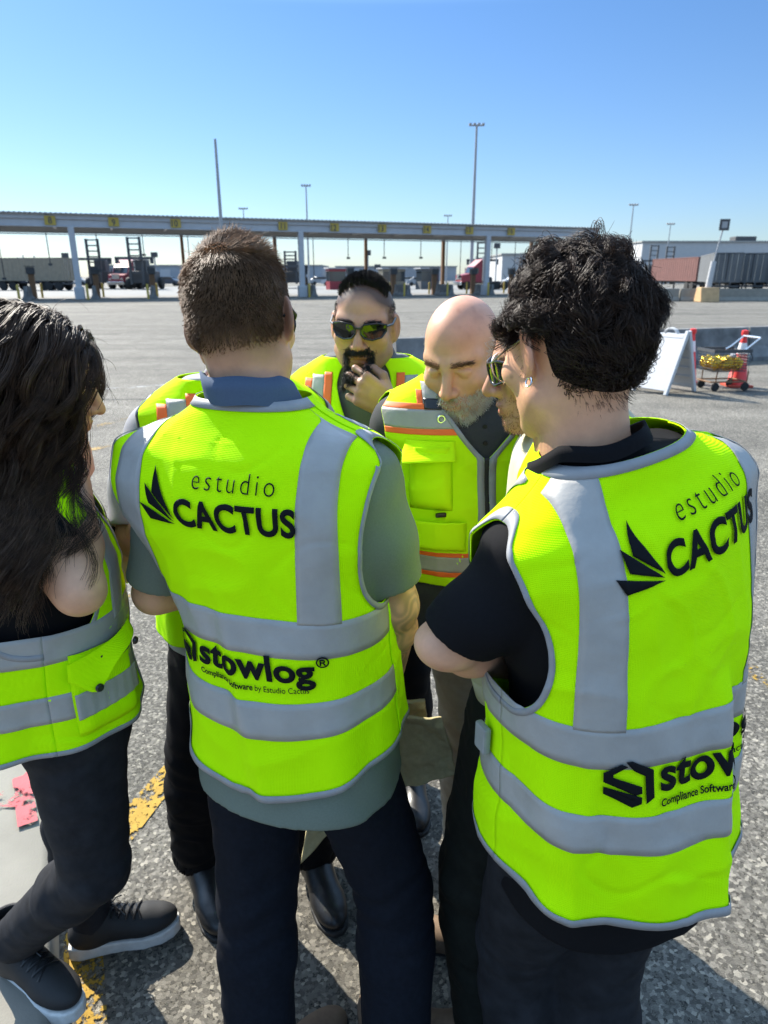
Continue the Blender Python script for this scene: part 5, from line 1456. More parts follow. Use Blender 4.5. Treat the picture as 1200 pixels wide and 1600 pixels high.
# ------------------------------------------------------------------ man with dark curly hair, back to the camera (right)
def build_man_d():
    p = Person((.36, .93), math.radians(22))
    rows = [(z, a, b, cx-.055*np.clip((z-1.0)/.45, 0, 1)**1.5, cy+.02*np.clip((z-1.1)/.4, 0, 1)) for z, a, b, cx, cy in torso_rows(1.0)]
    vrows = [(z-(.022 if z > 1.36 else .012 if z > 1.25 else 0), *q_) for z, *q_ in [(.72, .212, .185, -.010, -.035), (.80, .209, .180, -.010, -.032), (.92, .203, .170, -.010, -.026), (1.02, .198, .160, -.010, -.018), (1.12, .196, .152, -.012, -.010), (1.2, .197, .147, -.016, -.004), (1.3, .206, .142, -.022, .004),
               (1.37, .218, .132, -.026, .010), (1.42, .218, .112, -.028, .012), (1.45, .192, .094, -.026, .013), (1.475, .148, .084, -.030, .016), (1.50, .110, .079, -.034, .022), (1.535, .082, .072, -.040, .028)]]
    rows = [(z-(.03 if z > 1.36 else .015 if z > 1.25 else 0), *q_) for z, *q_ in rows]
    hull = Hull(rows)
    head = Head(p.px(886, 540, .97), rotm(math.radians(7), math.radians(18), math.radians(0)), 1.0, ear_out=.42, jaw=1.02)
    def paint(H, V, c, near):
        st = np.clip((-.035-H[:, 2])/.03, 0, 1)*np.clip((H[:, 1]+.01)/.03, 0, 1)*(.6+.4*np.clip(vnoise(V*400, 2), 0, 1))
        mole = np.exp(-((H[:, 1]-.045)/.003)**2-((H[:, 2]+.030)/.003)**2)
        return c*(1-near[:, None]*(st*.28+mole*.5)[:, None])
    sh = np.array([-.178, .005, 1.345]); el = p.px(700, 992, .88); wr = p.px(790, 1035, 1.02)
    shr = np.array([.130, .02, 1.345]); elr = np.array([.235, .06, 1.12]); wrr = np.array([.11, .21, 1.07])
    arms = [dict(sh=sh, el=el, wr=wr, r=(.052, .046, .043, .028), hand=(unit(wr-el), (0, 0, 1), (0, 1, .2)), hk=dict(curl=(.4, .6, .4))),
            dict(sh=shr, el=elr, wr=wrr, hand=(unit(wrr-elr), (0, -.6, .6), (0, .3, 1)), hk=dict(curl=(.4, .6, .4)))]
    p.body([M['skin']], 'man with dark curly hair and an earring seen from behind, in black polo and jeans', head, arms, hull, paint=paint, skew=.20)
    ts = [dict(pts=[sh, sh+(el-sh)*.45, sh+(el-sh)*.82], r=[.066, .066, .063]), dict(pts=[shr, shr+(elr-shr)*.5, shr+(elr-shr)*.85], r=[.064, .063, .060])]
    hs = Hull([(z, a-.013-.02*(z < 1.2), b-.013-.02*(z < 1.2), cx, cy) for z, a, b, cx, cy in vrows[:-1]])
    VS, QS = sleeve_mesh(hs, ts, .75, seed=31, amp=.005); VS[:, 2] += skewf(VS, .20)
    shirt = p.part('polo_shirt', (VS, QS), M['black_cloth'])
    nb, nt_ = np.array([hull.at(1.44)[2], hull.at(1.44)[3]+.004, 1.44]), head.to((0, -.016, -.068))
    th = np.linspace(-PI*.86, PI*.86, 90); G = []
    for r_, z_ in [(.064, 1.445), (.067, 1.485), (.068, 1.508), (.073, 1.511), (.076, 1.500), (.078, 1.490)]:
        C0 = nb+(nt_-nb)*min(1, max(0, (z_-1.44)/(nt_[2]-1.44)))
        q = np.clip((np.abs(th)-1.1)/1.4, 0, 1)
        g_ = np.stack([C0[0]+r_*1.06*np.sin(th), C0[1]-r_*1.05*np.cos(th), z_-.06*q+.002*np.sin(th*5)], -1); g_[:, 2] += skewf(g_, .20)+.004; G.append(g_)
    p.part('collar', Vest.grid(np.stack(G, 0)), M['black_cloth'], shirt)
    # jeans
    hipL, hipR = np.array([-.085, -.01, .84]), np.array([.085, -.01, .84])
    kL, kR = p.L([.265, .99, .47]), p.L([.405, .955, .47]); aL, aR = p.L([.29, .97, .07]), p.L([.43, .90, .07])
    tr = p.part('jeans', trousers_mesh([dict(hip=hipL, knee=kL, ankle=aL, r=(.103, .076, .060)), dict(hip=hipR, knee=kR, ankle=aR, r=(.103, .076, .060))], (0, -.01, .87, .178, .142, .14), seed=9, amp=.005), M['denim'])
    pk = MB()
    # stitched back pocket, proud of the cloth
    loc_ = [(-.125, .815), (-.035, .815), (-.038, .725), (-.080, .700), (-.122, .725), (-.125, .815)]
    pts = []
    for (xa, za), (xb, zb) in zip(loc_, loc_[1:]):
        for t in np.linspace(0, 1, 7)[:-1]:
            x, z = xa+(xb-xa)*t, za+(zb-za)*t
            pts.append((x, z))
    me = tr.data; from mathutils.bvhtree import BVHTree
    bv = BVHTree.FromPolygons([v.co for v in me.vertices], [tuple(f.vertices) for f in me.polygons])
    P3 = []
    for x, z in pts:
        h = bv.ray_cast(Vector((x, -.6, z)), Vector((0, 1, 0)))
        if h[0] is not None: P3.append(h[0]+Vector((0, -.001, 0)))
    if len(P3) > 3: pk.tube(P3+[P3[0]], .0016, 5, cap=False); pk.build('back_pocket', M['stitch'], tr)
    ft = [(aL+np.array([0, .02, .03]), 0, dict(s=1.0, sole=.025)), (aR+np.array([0, .02, .03]), -.3, dict(s=1.0, sole=.025))]
    list(p.shoes(ft, M['boot_black'], M['sole_black']))
    vh = Hull(vrows)
    def wr_(th, v, B):
        # a deep vertical fold right of the middle where the loose cloth doubles over
        z = B[..., 2]; w = np.clip((1.19-z)/.14, 0, 1)
        c = .36+.20*(z-.9); sm = lambda q: (lambda t: t*t*(3-2*t))(np.clip(q, 0, 1))
        f = -.034*sm((th-c)/.05)*(1-sm((th-c-.16)/.30))+.016*np.exp(-((th-c+.10)/.12)**2)
        return w*f + .006*np.sin(th*6+1)*np.clip((1.15-z)/.3, 0, 1)
    V = Vest(vh, .832, lambda th: .832+.018*np.sin(th)**2-.010*np.exp(-((th-.45)/.4)**2), 1.16, 1.488, arm=(1.125, 1.432), armth=.98, seed=41, skew=.20, amp=.0058, wr=wr_)
    ob, sub = vest_common(p, V, M['tape'], M['neon'], vx=(.125, .180), vxl=(.108, .165), bands=((1.080, 1.140), (.950, 1.008)), vtop=1.475)
    lettering(p, V, sub, -.096, 1.345, -.128, 1.030, slope=.05, k2=1.05, k=1.1)
    # side tab with a small loop
    t_ = MB(); c = V.P(np.array([-1.75]), np.array([1.03]), .012)[0]
    t_.box((c[0], c[1], c[2]), (.012, .03, .045), bevel=.004); t_.build('side_tab', M['tape_d'], ob)
    # curly hair
    rng = np.random.default_rng(8)
    cc, cr = (0, -.022, .032), (.083, .108, .093)
    cap = Field(head.o-.17, head.o+.17, .0035); Rm = head.R
    lump_c, _ = ell_sample(rng, 110, cc, tuple(np.array(cr)*.87))
    keep = (lump_c[:, 2] > -.055) & (lump_c[:, 1] < .06+.9*(lump_c[:, 2]-.02)) & ~((np.abs(lump_c[:, 0]) > .06) & (lump_c[:, 2] < .02) & (lump_c[:, 1] > -.035))
    lump_c = lump_c[keep]
    def capf(X, Y, Z):
        x0, y0, z0 = X-head.o[0], Y-head.o[1], Z-head.o[2]; s = head.s
        x = (x0*Rm[0, 0]+y0*Rm[1, 0]+z0*Rm[2, 0])/s; y = (x0*Rm[0, 1]+y0*Rm[1, 1]+z0*Rm[2, 1])/s; z = (x0*Rm[0, 2]+y0*Rm[1, 2]+z0*Rm[2, 2])/s
        d = sd_ell(x, y, z, cc, (.074, .097, .083))
        d = smin(d, sd_ell(x, y, z, (0, -.045, -.02), (.068, .072, .066)), .03)
        for c in lump_c: d = smin(d, sd_cone(x, y, z, c, c+np.array([0, -.004, -.012]), .011, .010), .012)
        d = np.maximum(d, (y-.062)-1.2*np.clip(z-.03, 0, 1))
        d = -smin(-d, sd_ell(np.abs(x), y, z, (.085, .005, -.03), (.036, .042, .058)), .01)
        d = np.maximum(d, -.086-z+.6*np.clip(y+.05, 0, 1))
        return d*s
    cap.apply(cap.lo, cap.lo+cap.n*cap.h, capf, .002)
    hair = p.part('hair', cap.mesh(1), M['hair_cap'])
    reg = lambda q: (q[:, 2] > -.070) & (q[:, 1] < .058+1.1*np.clip(q[:, 2]-.02, 0, 1)) & ~((np.abs(q[:, 0]) > .05) & (q[:, 2] < .012) & (q[:, 1] > -.040))
    # clumped curls: every strand follows the phase of its clump
    CV = np.array([v.co for v in hair.data.vertices]); CQ = np.array([f.vertices for f in hair.data.polygons]); CN = vnormals(CV, CQ) @ head.R; CH = head.back(CV)
    ok = np.where((CH[:, 1] < .056+1.1*np.clip(CH[:, 2]-.02, 0, 1)) & ~((CN[:, 1] > .6) & (CH[:, 2] < .06)) & (CN[:, 2] > -.75) & ~((np.abs(CH[:, 0]) > .052) & (CH[:, 2] < .022) & (CH[:, 1] > -.048)))[0]
    ncl = 1500; pick = rng.choice(ok, ncl, replace=False); cp = CH[pick]; cn = CN[pick]
    k = 18; L = .021+.017*rng.random(len(cp))+.012*np.clip(cp[:, 2]/.09, 0, 1)
    L = L*np.where(cp[:, 2] < -.02, .60, 1)
    dwn = np.array([0, -.15, -.8])
    d0 = cn*.17+dwn*np.clip(.75-cp[:, 2:3]*6, .1, 1)+rng.normal(size=cp.shape)*.28+np.array([0, .35, 0])*np.clip(cp[:, 2:3]*9, 0, 1)
    d0 /= np.linalg.norm(d0, axis=1, keepdims=True)
    cA, cR = np.array(cc), np.array(cr)
    def gfn(t, q, dd):
        e = (q-cA)/cR; rr = np.linalg.norm(e, axis=1, keepdims=True); o = e/cR; o /= np.linalg.norm(o, axis=1, keepdims=True)
        g = np.stack([vnoise(q*28, s_) for s_ in (1, 2, 3)], 1)*.28
        return g+np.array([0, 0, -.10])+o*np.clip(1.0-rr, 0, .3)*2.2-o*np.clip(rr-1.10, 0, .3)*3.0
    core = grow_strands(cp, d0, L, k, gfn)
    u = np.cross(d0, np.array([.3, .5, .8])); u /= np.linalg.norm(u, axis=1, keepdims=True); w = np.cross(d0, u)
    per = 18; tt = np.linspace(0, 1, k)[None, :, None]
    ph = rng.random(len(cp))*6.28; turns = .7+.7*rng.random(len(cp)); rad = .0014+.0024*rng.random(len(cp)); sgn = np.where(rng.random(len(cp)) < .5, 1, -1)
    allP = []
    for j in range(per):
        jr = rng.normal(size=(len(cp), 1, 3))*.0034
        a = (ph[:, None]+sgn[:, None]*6.28*turns[:, None]*tt[..., 0]+rng.normal(size=(len(cp), 1))*.28)[..., None]
        R_ = rad[:, None, None]*(.35+.9*tt)*(1+.25*rng.normal(size=(len(cp), 1, 1)))
        P = core+jr*(1.25-.55*tt)+R_*(u[:, None]*np.cos(a)+w[:, None]*np.sin(a)); allP.append(P)
    P = np.concatenate(allP)
    # flyaways
    fp, fn_ = ell_sample(rng, 900, cc, cr); m = reg(fp) & (fp[:, 2] > 0); fp, fn_ = fp[m][:170], fn_[m][:170]
    fd = fn_+rng.normal(size=fp.shape)*.5; fd /= np.linalg.norm(fd, axis=1, keepdims=True)
    sp = rng.normal(size=(len(fp), 3))*.35
    fly = grow_strands(fp, fd, .015+.022*rng.random(len(fp)), k, lambda t, q, dd: sp*.9+np.cross(dd, sp)*.8)
    P = np.concatenate([P, fly]); n = len(P)
    P = (P.reshape(-1, 3) @ head.R.T*head.s+head.o).reshape(n, k, 3)
    p.part('hair_curls', strands_mesh(P, .00042*(.7+.6*rng.random(n)), .4), M['hair_dark'], hair)
    # short sideburn and nape hairs
    low = lambda q: ((q[:, 2] < -.02) & (q[:, 2] > -.098) & (q[:, 1] < -.045)) | ((np.abs(q[:, 0]) > .05) & (q[:, 1] > .012) & (q[:, 1] < .04) & (q[:, 2] < .03) & (q[:, 2] > -.03))
    VF = scalp_hair(rng, head, 1500, low, lambda q: .006+.012*rng.random(len(q)), lambda q, n: n*.35+np.array([0, -.25, -1])+rng.normal(size=q.shape)*.25, k=5, r=.00035, seed=6, cr=(.072, .088, .095), cc=(0, -.02, -.010))
    p.part('hair_fringe', VF, M['hair_dark'], hair)
    p.glasses(M['glass_clear'], M['metal'], 'round', dz=-.004)
    er = MB(); c = head.to((-.083, -.008, -.046))
    ring = [head.to((-.083+.002*math.cos(t), -.008+.006*math.sin(t), -.046+.006*math.cos(t))) for t in np.linspace(0, 2*PI, 18)]
    er.tube(ring, .0013, 6, cap=False); er.build('earring', M['metal'], p.o, True)
    return p
man_d = build_man_d()
# ------------------------------------------------------------------ the people on the far side of the circle
def std_legs(p, kn, an, r=(.100, .076, .066), hipz=.86, sx=0.0):
    return [dict(hip=np.array([-.088+sx, 0, hipz]), knee=kn[0], ankle=an[0], r=r), dict(hip=np.array([.088+sx, 0, hipz]), knee=kn[1], ankle=an[1], r=r)]
def collar(p, hull, head, parent, m, spread=.115, drop=1.40, r0=.064, open_=.35, z0=1.455):
    """shirt collar folded down with two points at the front"""
    nb = np.array([hull.at(1.44)[2], hull.at(1.44)[3]+.004, 1.44]); nt_ = head.to((0, -.016, -.068))
    th = np.linspace(-PI+open_*.5, PI-open_*.5, 120); G = []
    for j, (r_, f) in enumerate([(r0, 0), (r0+.004, .6), (r0+.006, 1.0), (r0+.011, 1.02), (r0+.02, .55), (r0+.034, .0), (r0+.040, -.25)]):
        q = np.clip((np.abs(th)-1.0)/1.7, 0, 1)
        zt = z0+.055*f-.055*q
        if j >= 4: zt = zt-(j-3)*.014*q**3
        C0 = nb+(nt_-nb)*np.clip((zt-1.44)/(nt_[2]-1.44), -.2, 1)[:, None]
        G.append(np.stack([C0[:, 0]+r_*1.06*np.sin(th), C0[:, 1]-r_*1.08*np.cos(th), zt], -1))
    return thick(p.part('collar', Vest.grid(np.stack(G, 0)), m, parent), .002)
def rows_for(lean=0.0, wide=1.0, belly=0.0, k=1.0, fwd=0.0):
    return [(z, a*wide, b+belly*math.exp(-((z-1.08)/.16)**2), cx, cy+fwd*max(0, z-1.0)+belly*.7*math.exp(-((z-1.08)/.16)**2)) for z, a, b, cx, cy in torso_rows(1.0)]
def vrows_for(rows, g=.014):
    out = [(z, a+g+(.02 if z < 1.2 else .008), b+g+(.012 if z < 1.2 else 0), cx, cy) for z, a, b, cx, cy in rows]
    z, a, b, cx, cy = out[-1]
    return out

# --- man with black goatee and wrap sunglasses
def build_man_a():
    p = Person((-.045, 1.97), math.radians(176))
    rows = rows_for(wide=1.06, belly=.015, fwd=.05)
    hull = Hull(rows)
    head = Head(p.px(569, 507, 1.88), rotm(math.radians(-3), math.radians(7), math.radians(-2)), 1.04, ear_out=.35, jaw=1.08)
    def paint(H, V, c, near):
        hairz = np.clip((H[:, 2]-.028-.55*np.clip(H[:, 1]-.02, 0, 1))/.02, 0, 1)*np.clip((.075-H[:, 1])/.02, 0, 1)
        side = np.clip((.055-H[:, 1])/.015, 0, 1)*np.clip((H[:, 2]+.03)/.05, 0, 1)*np.clip((np.abs(H[:, 0])-.05)/.01, 0, 1)*(np.abs(H[:, 0]) < .0775)
        st = np.maximum(hairz, .65*side)
        jaw = np.clip((-.045-H[:, 2])/.02, 0, 1)*np.clip((H[:, 1])/.03, 0, 1)*.35
        return c*(1-(near*np.maximum(st*.8, jaw))[:, None])
    sh = np.array([.19, .02, 1.375]); shl = np.array([-.19, .02, 1.375])
    el = np.array([.25, .0, 1.10]); wr = np.array([.20, .22, 1.02])
    ell_ = p.px(668, 705, 1.80); wrl = p.px(610, 636, 1.72)
    hd = unit(p.L(at(563, 606, 1.70))-wrl)
    arms = [dict(sh=sh, el=el, wr=wr, hand=((-.5, .6, -.2), (-.6, -.3, -.3), (0, .3, 1)), hk=dict(curl=(.5, .6, .4))),
            dict(sh=shl, el=ell_, wr=wrl, r=(.050, .042, .040, .029), hand=(hd, (.0, -1, -.25), (.1, .15, 1)), hk=dict(curl=(.95, 1.1, .6), s=1.08, thumb=(.8, .4)))]
    p.body([M['skin_tan']], 'man with black goatee and wrap sunglasses, fist at his chin, orange striped vest', head, arms, hull, paint=paint)
    vrows = vrows_for(rows)
    hs = Hull([(z, a-.011, b-.011, cx, cy) for z, a, b, cx, cy in vrows[:-1]])
    ts = [dict(pts=[sh-np.array([.012, 0, .01]), sh+(el-sh)*.5, sh+(el-sh)*.85], r=[.066, .066, .064]), dict(pts=[shl-np.array([-.012, 0, .01]), shl+(ell_-shl)*.5, shl+(ell_-shl)*.85], r=[.066, .066, .064])]
    shirt = p.part('work_shirt', sleeve_mesh(hs, ts, .84, seed=51), M['grey_shirt'])
    collar(p, hull, head, shirt, M['grey_shirt'], open_=.5, z0=1.462)
    # inner t-shirt in the opening
    V = Vest(Hull(vrows), .84, lambda th: .84+0*th, 1.0, 1.49, arm=(1.16, 1.448), armth=1.02, seed=52, amp=.004)
    gap = lambda v: .05+.26*np.clip((v-1.24)/.22, 0, 1)**1.1
    ob = thick(p.part('vest', join_np([V.back(), V.front(1, gap), V.front(-1, gap)]), M['neon_b']))
    sub = lambda n, VF, m, t=.0008: thick(p.part(n, VF, m, ob), t)
    for s_ in (-1, 1):
        def st(a, b, v0, v1, off): return V.strip_x(*(sorted((s_*a, s_*b))), v0, v1, off, front=True, n=50)
        sub('orange_stripe', st(.086, .108, 1.0, 1.452, .0024), M['orange']); sub('reflective_stripe', st(.108, .142, 1.0, 1.445, .0022), M['tape']); sub('orange_stripe', st(.142, .162, 1.0, 1.435, .0024), M['orange'])
        sub('orange_stripe', st(.108, .142, 1.325, 1.345, .0040), M['orange'])
        sub('edge_binding', V.edge_arm(s_, w=.010, front=True), M['neon_b'])
    for z0 in (.93, 1.06):
        sub('reflective_stripe', join_np([V.strip_th(-PI/2, PI/2, z0, z0+.05), V.strip_th(PI/2, PI-.1, z0, z0+.05), V.strip_th(-PI+.1, -PI/2, z0, z0+.05)]), M['tape'])
        sub('orange_stripe', join_np([V.strip_th(PI/2, PI-.1, z0-.014, z0, off=.0024), V.strip_th(-PI+.1, -PI/2, z0-.014, z0, off=.0024)]), M['orange'])
    sn = MB()
    for z_ in (1.24, 1.20):
        c = V.P(np.array([PI-.12]), np.array([z_]), .004)[0]; sn.lathe([(0, .002), (.005, .002), (.006, 0), (.006, -.002)], n=12, M=Matrix.Translation(c) @ Matrix.Rotation(-PI/2, 4, 'X'))
    sn.build('snap_button', M['frame'], ob, True)
    tr = p.part('trousers', trousers_mesh(std_legs(p, [np.array([-.12, .02, .48]), np.array([.12, .02, .48])], [np.array([-.14, 0, .07]), np.array([.15, 0, .07])]), (0, 0, .9, .185, .135, .13), seed=55), M['blackpants'])
    list(p.shoes([(np.array([-.14, .01, .10]), .15, dict(s=1.05)), (np.array([.15, .01, .10]), -.2, dict(s=1.05))], M['boot_black'], M['sole_black']))
    p.glasses(M['lens'], M['frame'], 'wrap', dz=.004)
    rng = np.random.default_rng(14)
    reg = lambda q: (q[:, 2] > .052) & (q[:, 1] < .004+.55*(q[:, 2]-.03)) & (np.abs(q[:, 0]) < .060)
    h = p.part('hair', scalp_hair(rng, head, 6500, reg, lambda q: .005+.008*np.clip((q[:, 2]-.06)/.05, 0, 1)+.004*rng.random(len(q)),
        lambda q, n: n*.55+np.array([0, .5, .25])+rng.normal(size=q.shape)*.2, k=5, r=.0007, seed=15, cr=(.0745, .098, .0865)), M['hair_black'])
    side = lambda q: (q[:, 2] > .0) & (q[:, 2] <= .055) & (q[:, 1] < .035)
    p.part('hair_fade', scalp_hair(rng, head, 2600, side, lambda q: .002+.004*np.clip((q[:, 2]+.01)/.05, 0, 1), lambda q, n: n*.6+np.array([0, -.3, -.6])+rng.normal(size=q.shape)*.3, k=4, r=.0004, seed=16, cr=(.0745, .098, .0865)), M['hair_black'], h)
    gt = lambda H: np.clip((np.clip(np.maximum(gauss(H[:, 2], -.048, .009)*(np.abs(H[:, 0]) < .030), np.maximum(gauss(np.abs(H[:, 0]), .030, .008)*(H[:, 2] < -.045)*(H[:, 2] > -.10), (np.abs(H[:, 0]) < .032)*(H[:, 2] < -.086)*(H[:, 2] > -.122)))-.12, 0, 1)), 0, 1)*(H[:, 1] > .04)
    p.part('goatee', face_hair(p, rng, 6500, gt, lambda q: .008+.012*np.clip((-.08-q[:, 2])/.03, 0, 1)+.004*rng.random(len(q)), lambda q, n: n*.55+np.array([0, .1, -.75])+rng.normal(size=q.shape)*.25, r=.0006), M['hair_black'])
    eyebrows(p, rng, M['hair_black'])
    # ring and watch
    rg = MB(); k = wrl+hd*.098*1.08
    w = MB(); ax = unit(wrl-ell_); u = unit(np.cross(ax, (0, 0, 1))); v = np.cross(ax, u)
    c = wrl-ax*.022
    w.tube([c+(u*math.cos(t)+v*math.sin(t))*.034 for t in np.linspace(0, 2*PI, 24)], .008, 8, cap=False)
    bq = Matrix((u, ax, v)).transposed().to_4x4() if False else Matrix.Identity(4)
    fdir = unit(p.L(at(612, 612, 1.0))-c)
    fdir = unit(fdir-ax*np.dot(fdir, ax)); side_ = np.cross(ax, fdir)
    Mw = Matrix(((side_[0], ax[0], fdir[0], c[0]+fdir[0]*.036), (side_[1], ax[1], fdir[1], c[1]+fdir[1]*.036), (side_[2], ax[2], fdir[2], c[2]+fdir[2]*.036), (0, 0, 0, 1)))
    w.box((0, 0, 0), (.036, .042, .012), bevel=.005, M=Mw); w.build('wrist_watch', M['frame'], p.o, True)
    return p
man_a = build_man_a()

# --- bald man with grey beard
def build_man_b():
    p = Person((.205, 1.60), math.radians(186))
    rows = rows_for(wide=1.05, belly=.03, fwd=.06)
    hull = Hull(rows)
    head = Head(p.px(722, 556, 1.52), rotm(math.radians(-32), math.radians(20), math.radians(3)), 1.03, ear_out=.35, jaw=1.06)
    def paint(H, V, c, near):
        top = np.clip((H[:, 2]-.03)/.06, 0, 1)
        sp = np.clip(vnoise(V*60, 3)-.45, 0, 1)*top
        c = c*(1-(near*top)[:, None]*np.array([0, .12, .12]))*(1-(near*sp)[:, None]*np.array([.3, .45, .45]))
        bz = np.clip((-.040-H[:, 2]-.1*np.clip(np.abs(H[:, 0])-.03, 0, 1))/.012, 0, 1)*(H[:, 1] > -.01)
        side = np.clip((.03-H[:, 1])/.015, 0, 1)*np.clip((.045-H[:, 2])/.02, 0, 1)*np.clip((H[:, 2]+.09)/.02, 0, 1)*(np.abs(H[:, 0]) > .055)*(np.abs(H[:, 0]) < .0775)
        g = near*np.maximum(bz*.35, side*.45)
        return c*(1-g[:, None])+np.array([.75, .95, 1.1])*g[:, None]*.55
    sh = np.array([.185, .03, 1.375]); shl = np.array([-.185, .03, 1.375])
    el = p.px(622, 800, 1.57); wr = p.px(590, 900, 1.46)
    ell_ = np.array([-.25, .04, 1.12]); wrl = np.array([-.24, .16, .90])
    arms = [dict(sh=sh, el=el, wr=wr, hand=(unit(wr-el), (-.9, 0, 0), (0, .8, .4)), hk=dict(curl=(.4, .5, .3))),
            dict(sh=shl, el=ell_, wr=wrl, hand=((0, .3, -1), (.9, 0, 0), (0, .9, .3)), hk=dict(curl=(.5, .6, .4)))]
    p.body([M['skin']], 'bald man with short grey beard looking down, zipped lime vest with chest pocket', head, arms, hull, paint=paint, h=.003)
    vrows = vrows_for(rows)
    hs = Hull([(z, a-.011, b-.011, cx, cy) for z, a, b, cx, cy in vrows[:-1]])
    ts = [dict(pts=[sh-np.array([.012, 0, .01]), sh+(el-sh)*.45, sh+(el-sh)*.80], r=[.064, .064, .062]), dict(pts=[shl-np.array([-.012, 0, .01]), shl+(ell_-shl)*.5, shl+(ell_-shl)*.85], r=[.064, .063, .060])]
    shirt = p.part('polo_shirt', sleeve_mesh(hs, ts, .86, seed=61), M['charcoal'])
    # lighter grey shoulder panel of the near sleeve
    collar(p, hull, head, shirt, M['charcoal'], open_=.55, z0=1.460)
    bt = MB()
    for z_ in (1.425, 1.39, 1.355):
        a_, b_, cx, cy = hs.at(z_); bt.lathe([(0, .0015), (.005, .0015), (.0055, 0)], n=12, M=Matrix.Translation((cx, cy+b_+.002, z_)) @ Matrix.Rotation(-PI/2, 4, 'X'))
    bt.build('button', M['frame'], shirt, True)
    V = Vest(Hull(vrows), 1.035, lambda th: 1.035+0*th, 1.05, 1.49, arm=(1.15, 1.448), armth=1.0, seed=62, amp=.006)
    gap = lambda v: .012+.40*np.clip((v-1.325)/.13, 0, 1)
    ob = thick(p.part('vest', join_np([V.back(), V.front(1, gap), V.front(-1, gap)]), M['neon_b']), .0025)
    sub = lambda n, VF, m, t=.0008: thick(p.part(n, VF, m, ob), t)
    for s_ in (-1, 1):
        tm = lambda v: V.thmax(v)-.01
        def band(v0, v1, off=.0024):
            v = np.linspace(v0, v1, 8)[:, None]; u = np.linspace(0, 1, 60)[None, :]
            g = gap(v)+.01; th = PI-(g+(V.thmax(v)-.01-g)*u); return V.grid(V.P(s_*th, v+0*th, off))
        sub('orange_stripe', band(1.424, 1.435), M['orange']); sub('reflective_stripe', band(1.386, 1.424), M['tape']); sub('orange_stripe', band(1.374, 1.386), M['orange'])
        sub('orange_stripe', band(1.108, 1.118), M['orange']); sub('reflective_stripe', band(1.072, 1.108), M['tape']); sub('orange_stripe', band(1.060, 1.072), M['orange'])
        # shoulder tapes
        def st(a, b, v0, v1, off): return V.strip_x(*(sorted((s_*a, s_*b))), v0, v1, off, front=True, n=24)
        sub('orange_stripe', st(.132, .144, 1.435, 1.462, .0024), M['orange']); sub('reflective_stripe', st(.085, .132, 1.435, 1.478, .0022), M['tape'])
        v = np.linspace(1.03, 1.478, 90); g = gap(v)
        sub('edge_binding', V.edge_line(s_*(PI-g), v, -s_*.05, 0, .0035), M['tape_d'])
        sub('edge_binding', V.edge_arm(s_, w=.010, front=True), M['tape_d'])
        c = V.P(np.array([s_*(PI-gap(np.array([1.405]))[0]-.10)]), np.array([1.405]), .005)[0]
        gm = MB(); gm.tube([(c[0]+.0075*math.cos(t), c[1], c[2]+.0075*math.sin(t)) for t in np.linspace(0, 2*PI, 18)], .0022, 6, cap=False); gm.build('grommet', M['metal'], ob, True)
    sub('name_patch', V.strip_x(.088, .130, 1.424, 1.446, .0036, front=True, n=8), M['frame'])
    v = np.linspace(1.036, 1.326, 60)
    sub('zip', V.edge_line(PI-.03+0*v, v, .06, 0, .0005), M['zip'], .004)
    # chest pocket: a bellows box with its flap standing off the cloth
    def pocket(x0, x1, v0, v1, d, name='pocket', m='neon_b', flare=0.0):
        xs = np.linspace(x0, x1, 14)[None, :]; vs = np.linspace(v0, v1, 16)[:, None]
        u = (xs-x0)/(x1-x0); w = (vs-v0)/(v1-v0)
        th = PI-V.x2th(xs, vs+0*xs)
        off = d*np.clip(8*np.minimum(u, 1-u), 0, 1)*np.clip(8*w, 0, 1)**.6*(.7+.3*np.sin(u*PI))+flare*(1-w)**1.5*(.6+.8*u)+.003
        B = V.P(th, vs+0*xs, 0); 
        off2 = off+.0*B[..., 0]
        G = V.P(th, vs+0*xs, off2)
        return sub(name, V.grid(G), M[m], .002)
    pocket(.075, .160, 1.215, 1.350, .022); pocket(.068, .170, 1.322, 1.362, .004, 'pocket_flap', flare=.040)
    pocket(.045, .165, 1.125, 1.190, .012); pocket(-.165, -.05, 1.125, 1.20, .012)
    b_ = MB(); c = V.P(np.array([PI-V.x2th(np.array([.098]), np.array([1.205]))[0]]), np.array([1.205]), .010)[0]
    b_.box(tuple(c), (.024, .008, .010), rz=.2, bevel=.003); b_.build('clip', M['frame'], ob)
    tr = p.part('trousers', trousers_mesh(std_legs(p, [np.array([-.23, .02, .48]), np.array([-.045, .0, .48])], [np.array([-.25, 0, .07]), np.array([-.05, -.06, .07])], r=(.108, .084, .070), sx=-.10), (-.09, .01, .9, .19, .15, .15), seed=65), M['khaki'])
    list(p.shoes([(np.array([-.25, .01, .10]), .2, dict(s=1.05)), (np.array([-.05, -.04, .10]), -.1, dict(s=1.05))], M['boot_black'], M['sole_black']))
    rng = np.random.default_rng(24)
    bd = lambda H: np.clip((-.036-H[:, 2]+.0*H[:, 0])/.012, 0, 1)*(H[:, 2] > -.122)*np.clip((H[:, 1]-.0)/.02, 0, 1)*(1-.9*gauss(H[:, 2], -.068, .007)*(np.abs(H[:, 0]) < .024))*np.where((np.abs(H[:, 0]) < .05) & (H[:, 1] > .05) & (H[:, 2] > -.05), (np.abs(H[:, 0]) < .032)*(H[:, 2] < -.045)*1.0, 1.0)
    p.part('beard', face_hair(p, rng, 10000, bd, lambda q: .005+.008*np.clip((-.075-q[:, 2])/.04, 0, 1)+.003*rng.random(len(q)), lambda q, n: n*.55+np.array([0, .05, -.7])+rng.normal(size=q.shape)*.3, r=.00042), M['hair_grey'])
    eyebrows(p, rng, M['hair_brown'], 420)
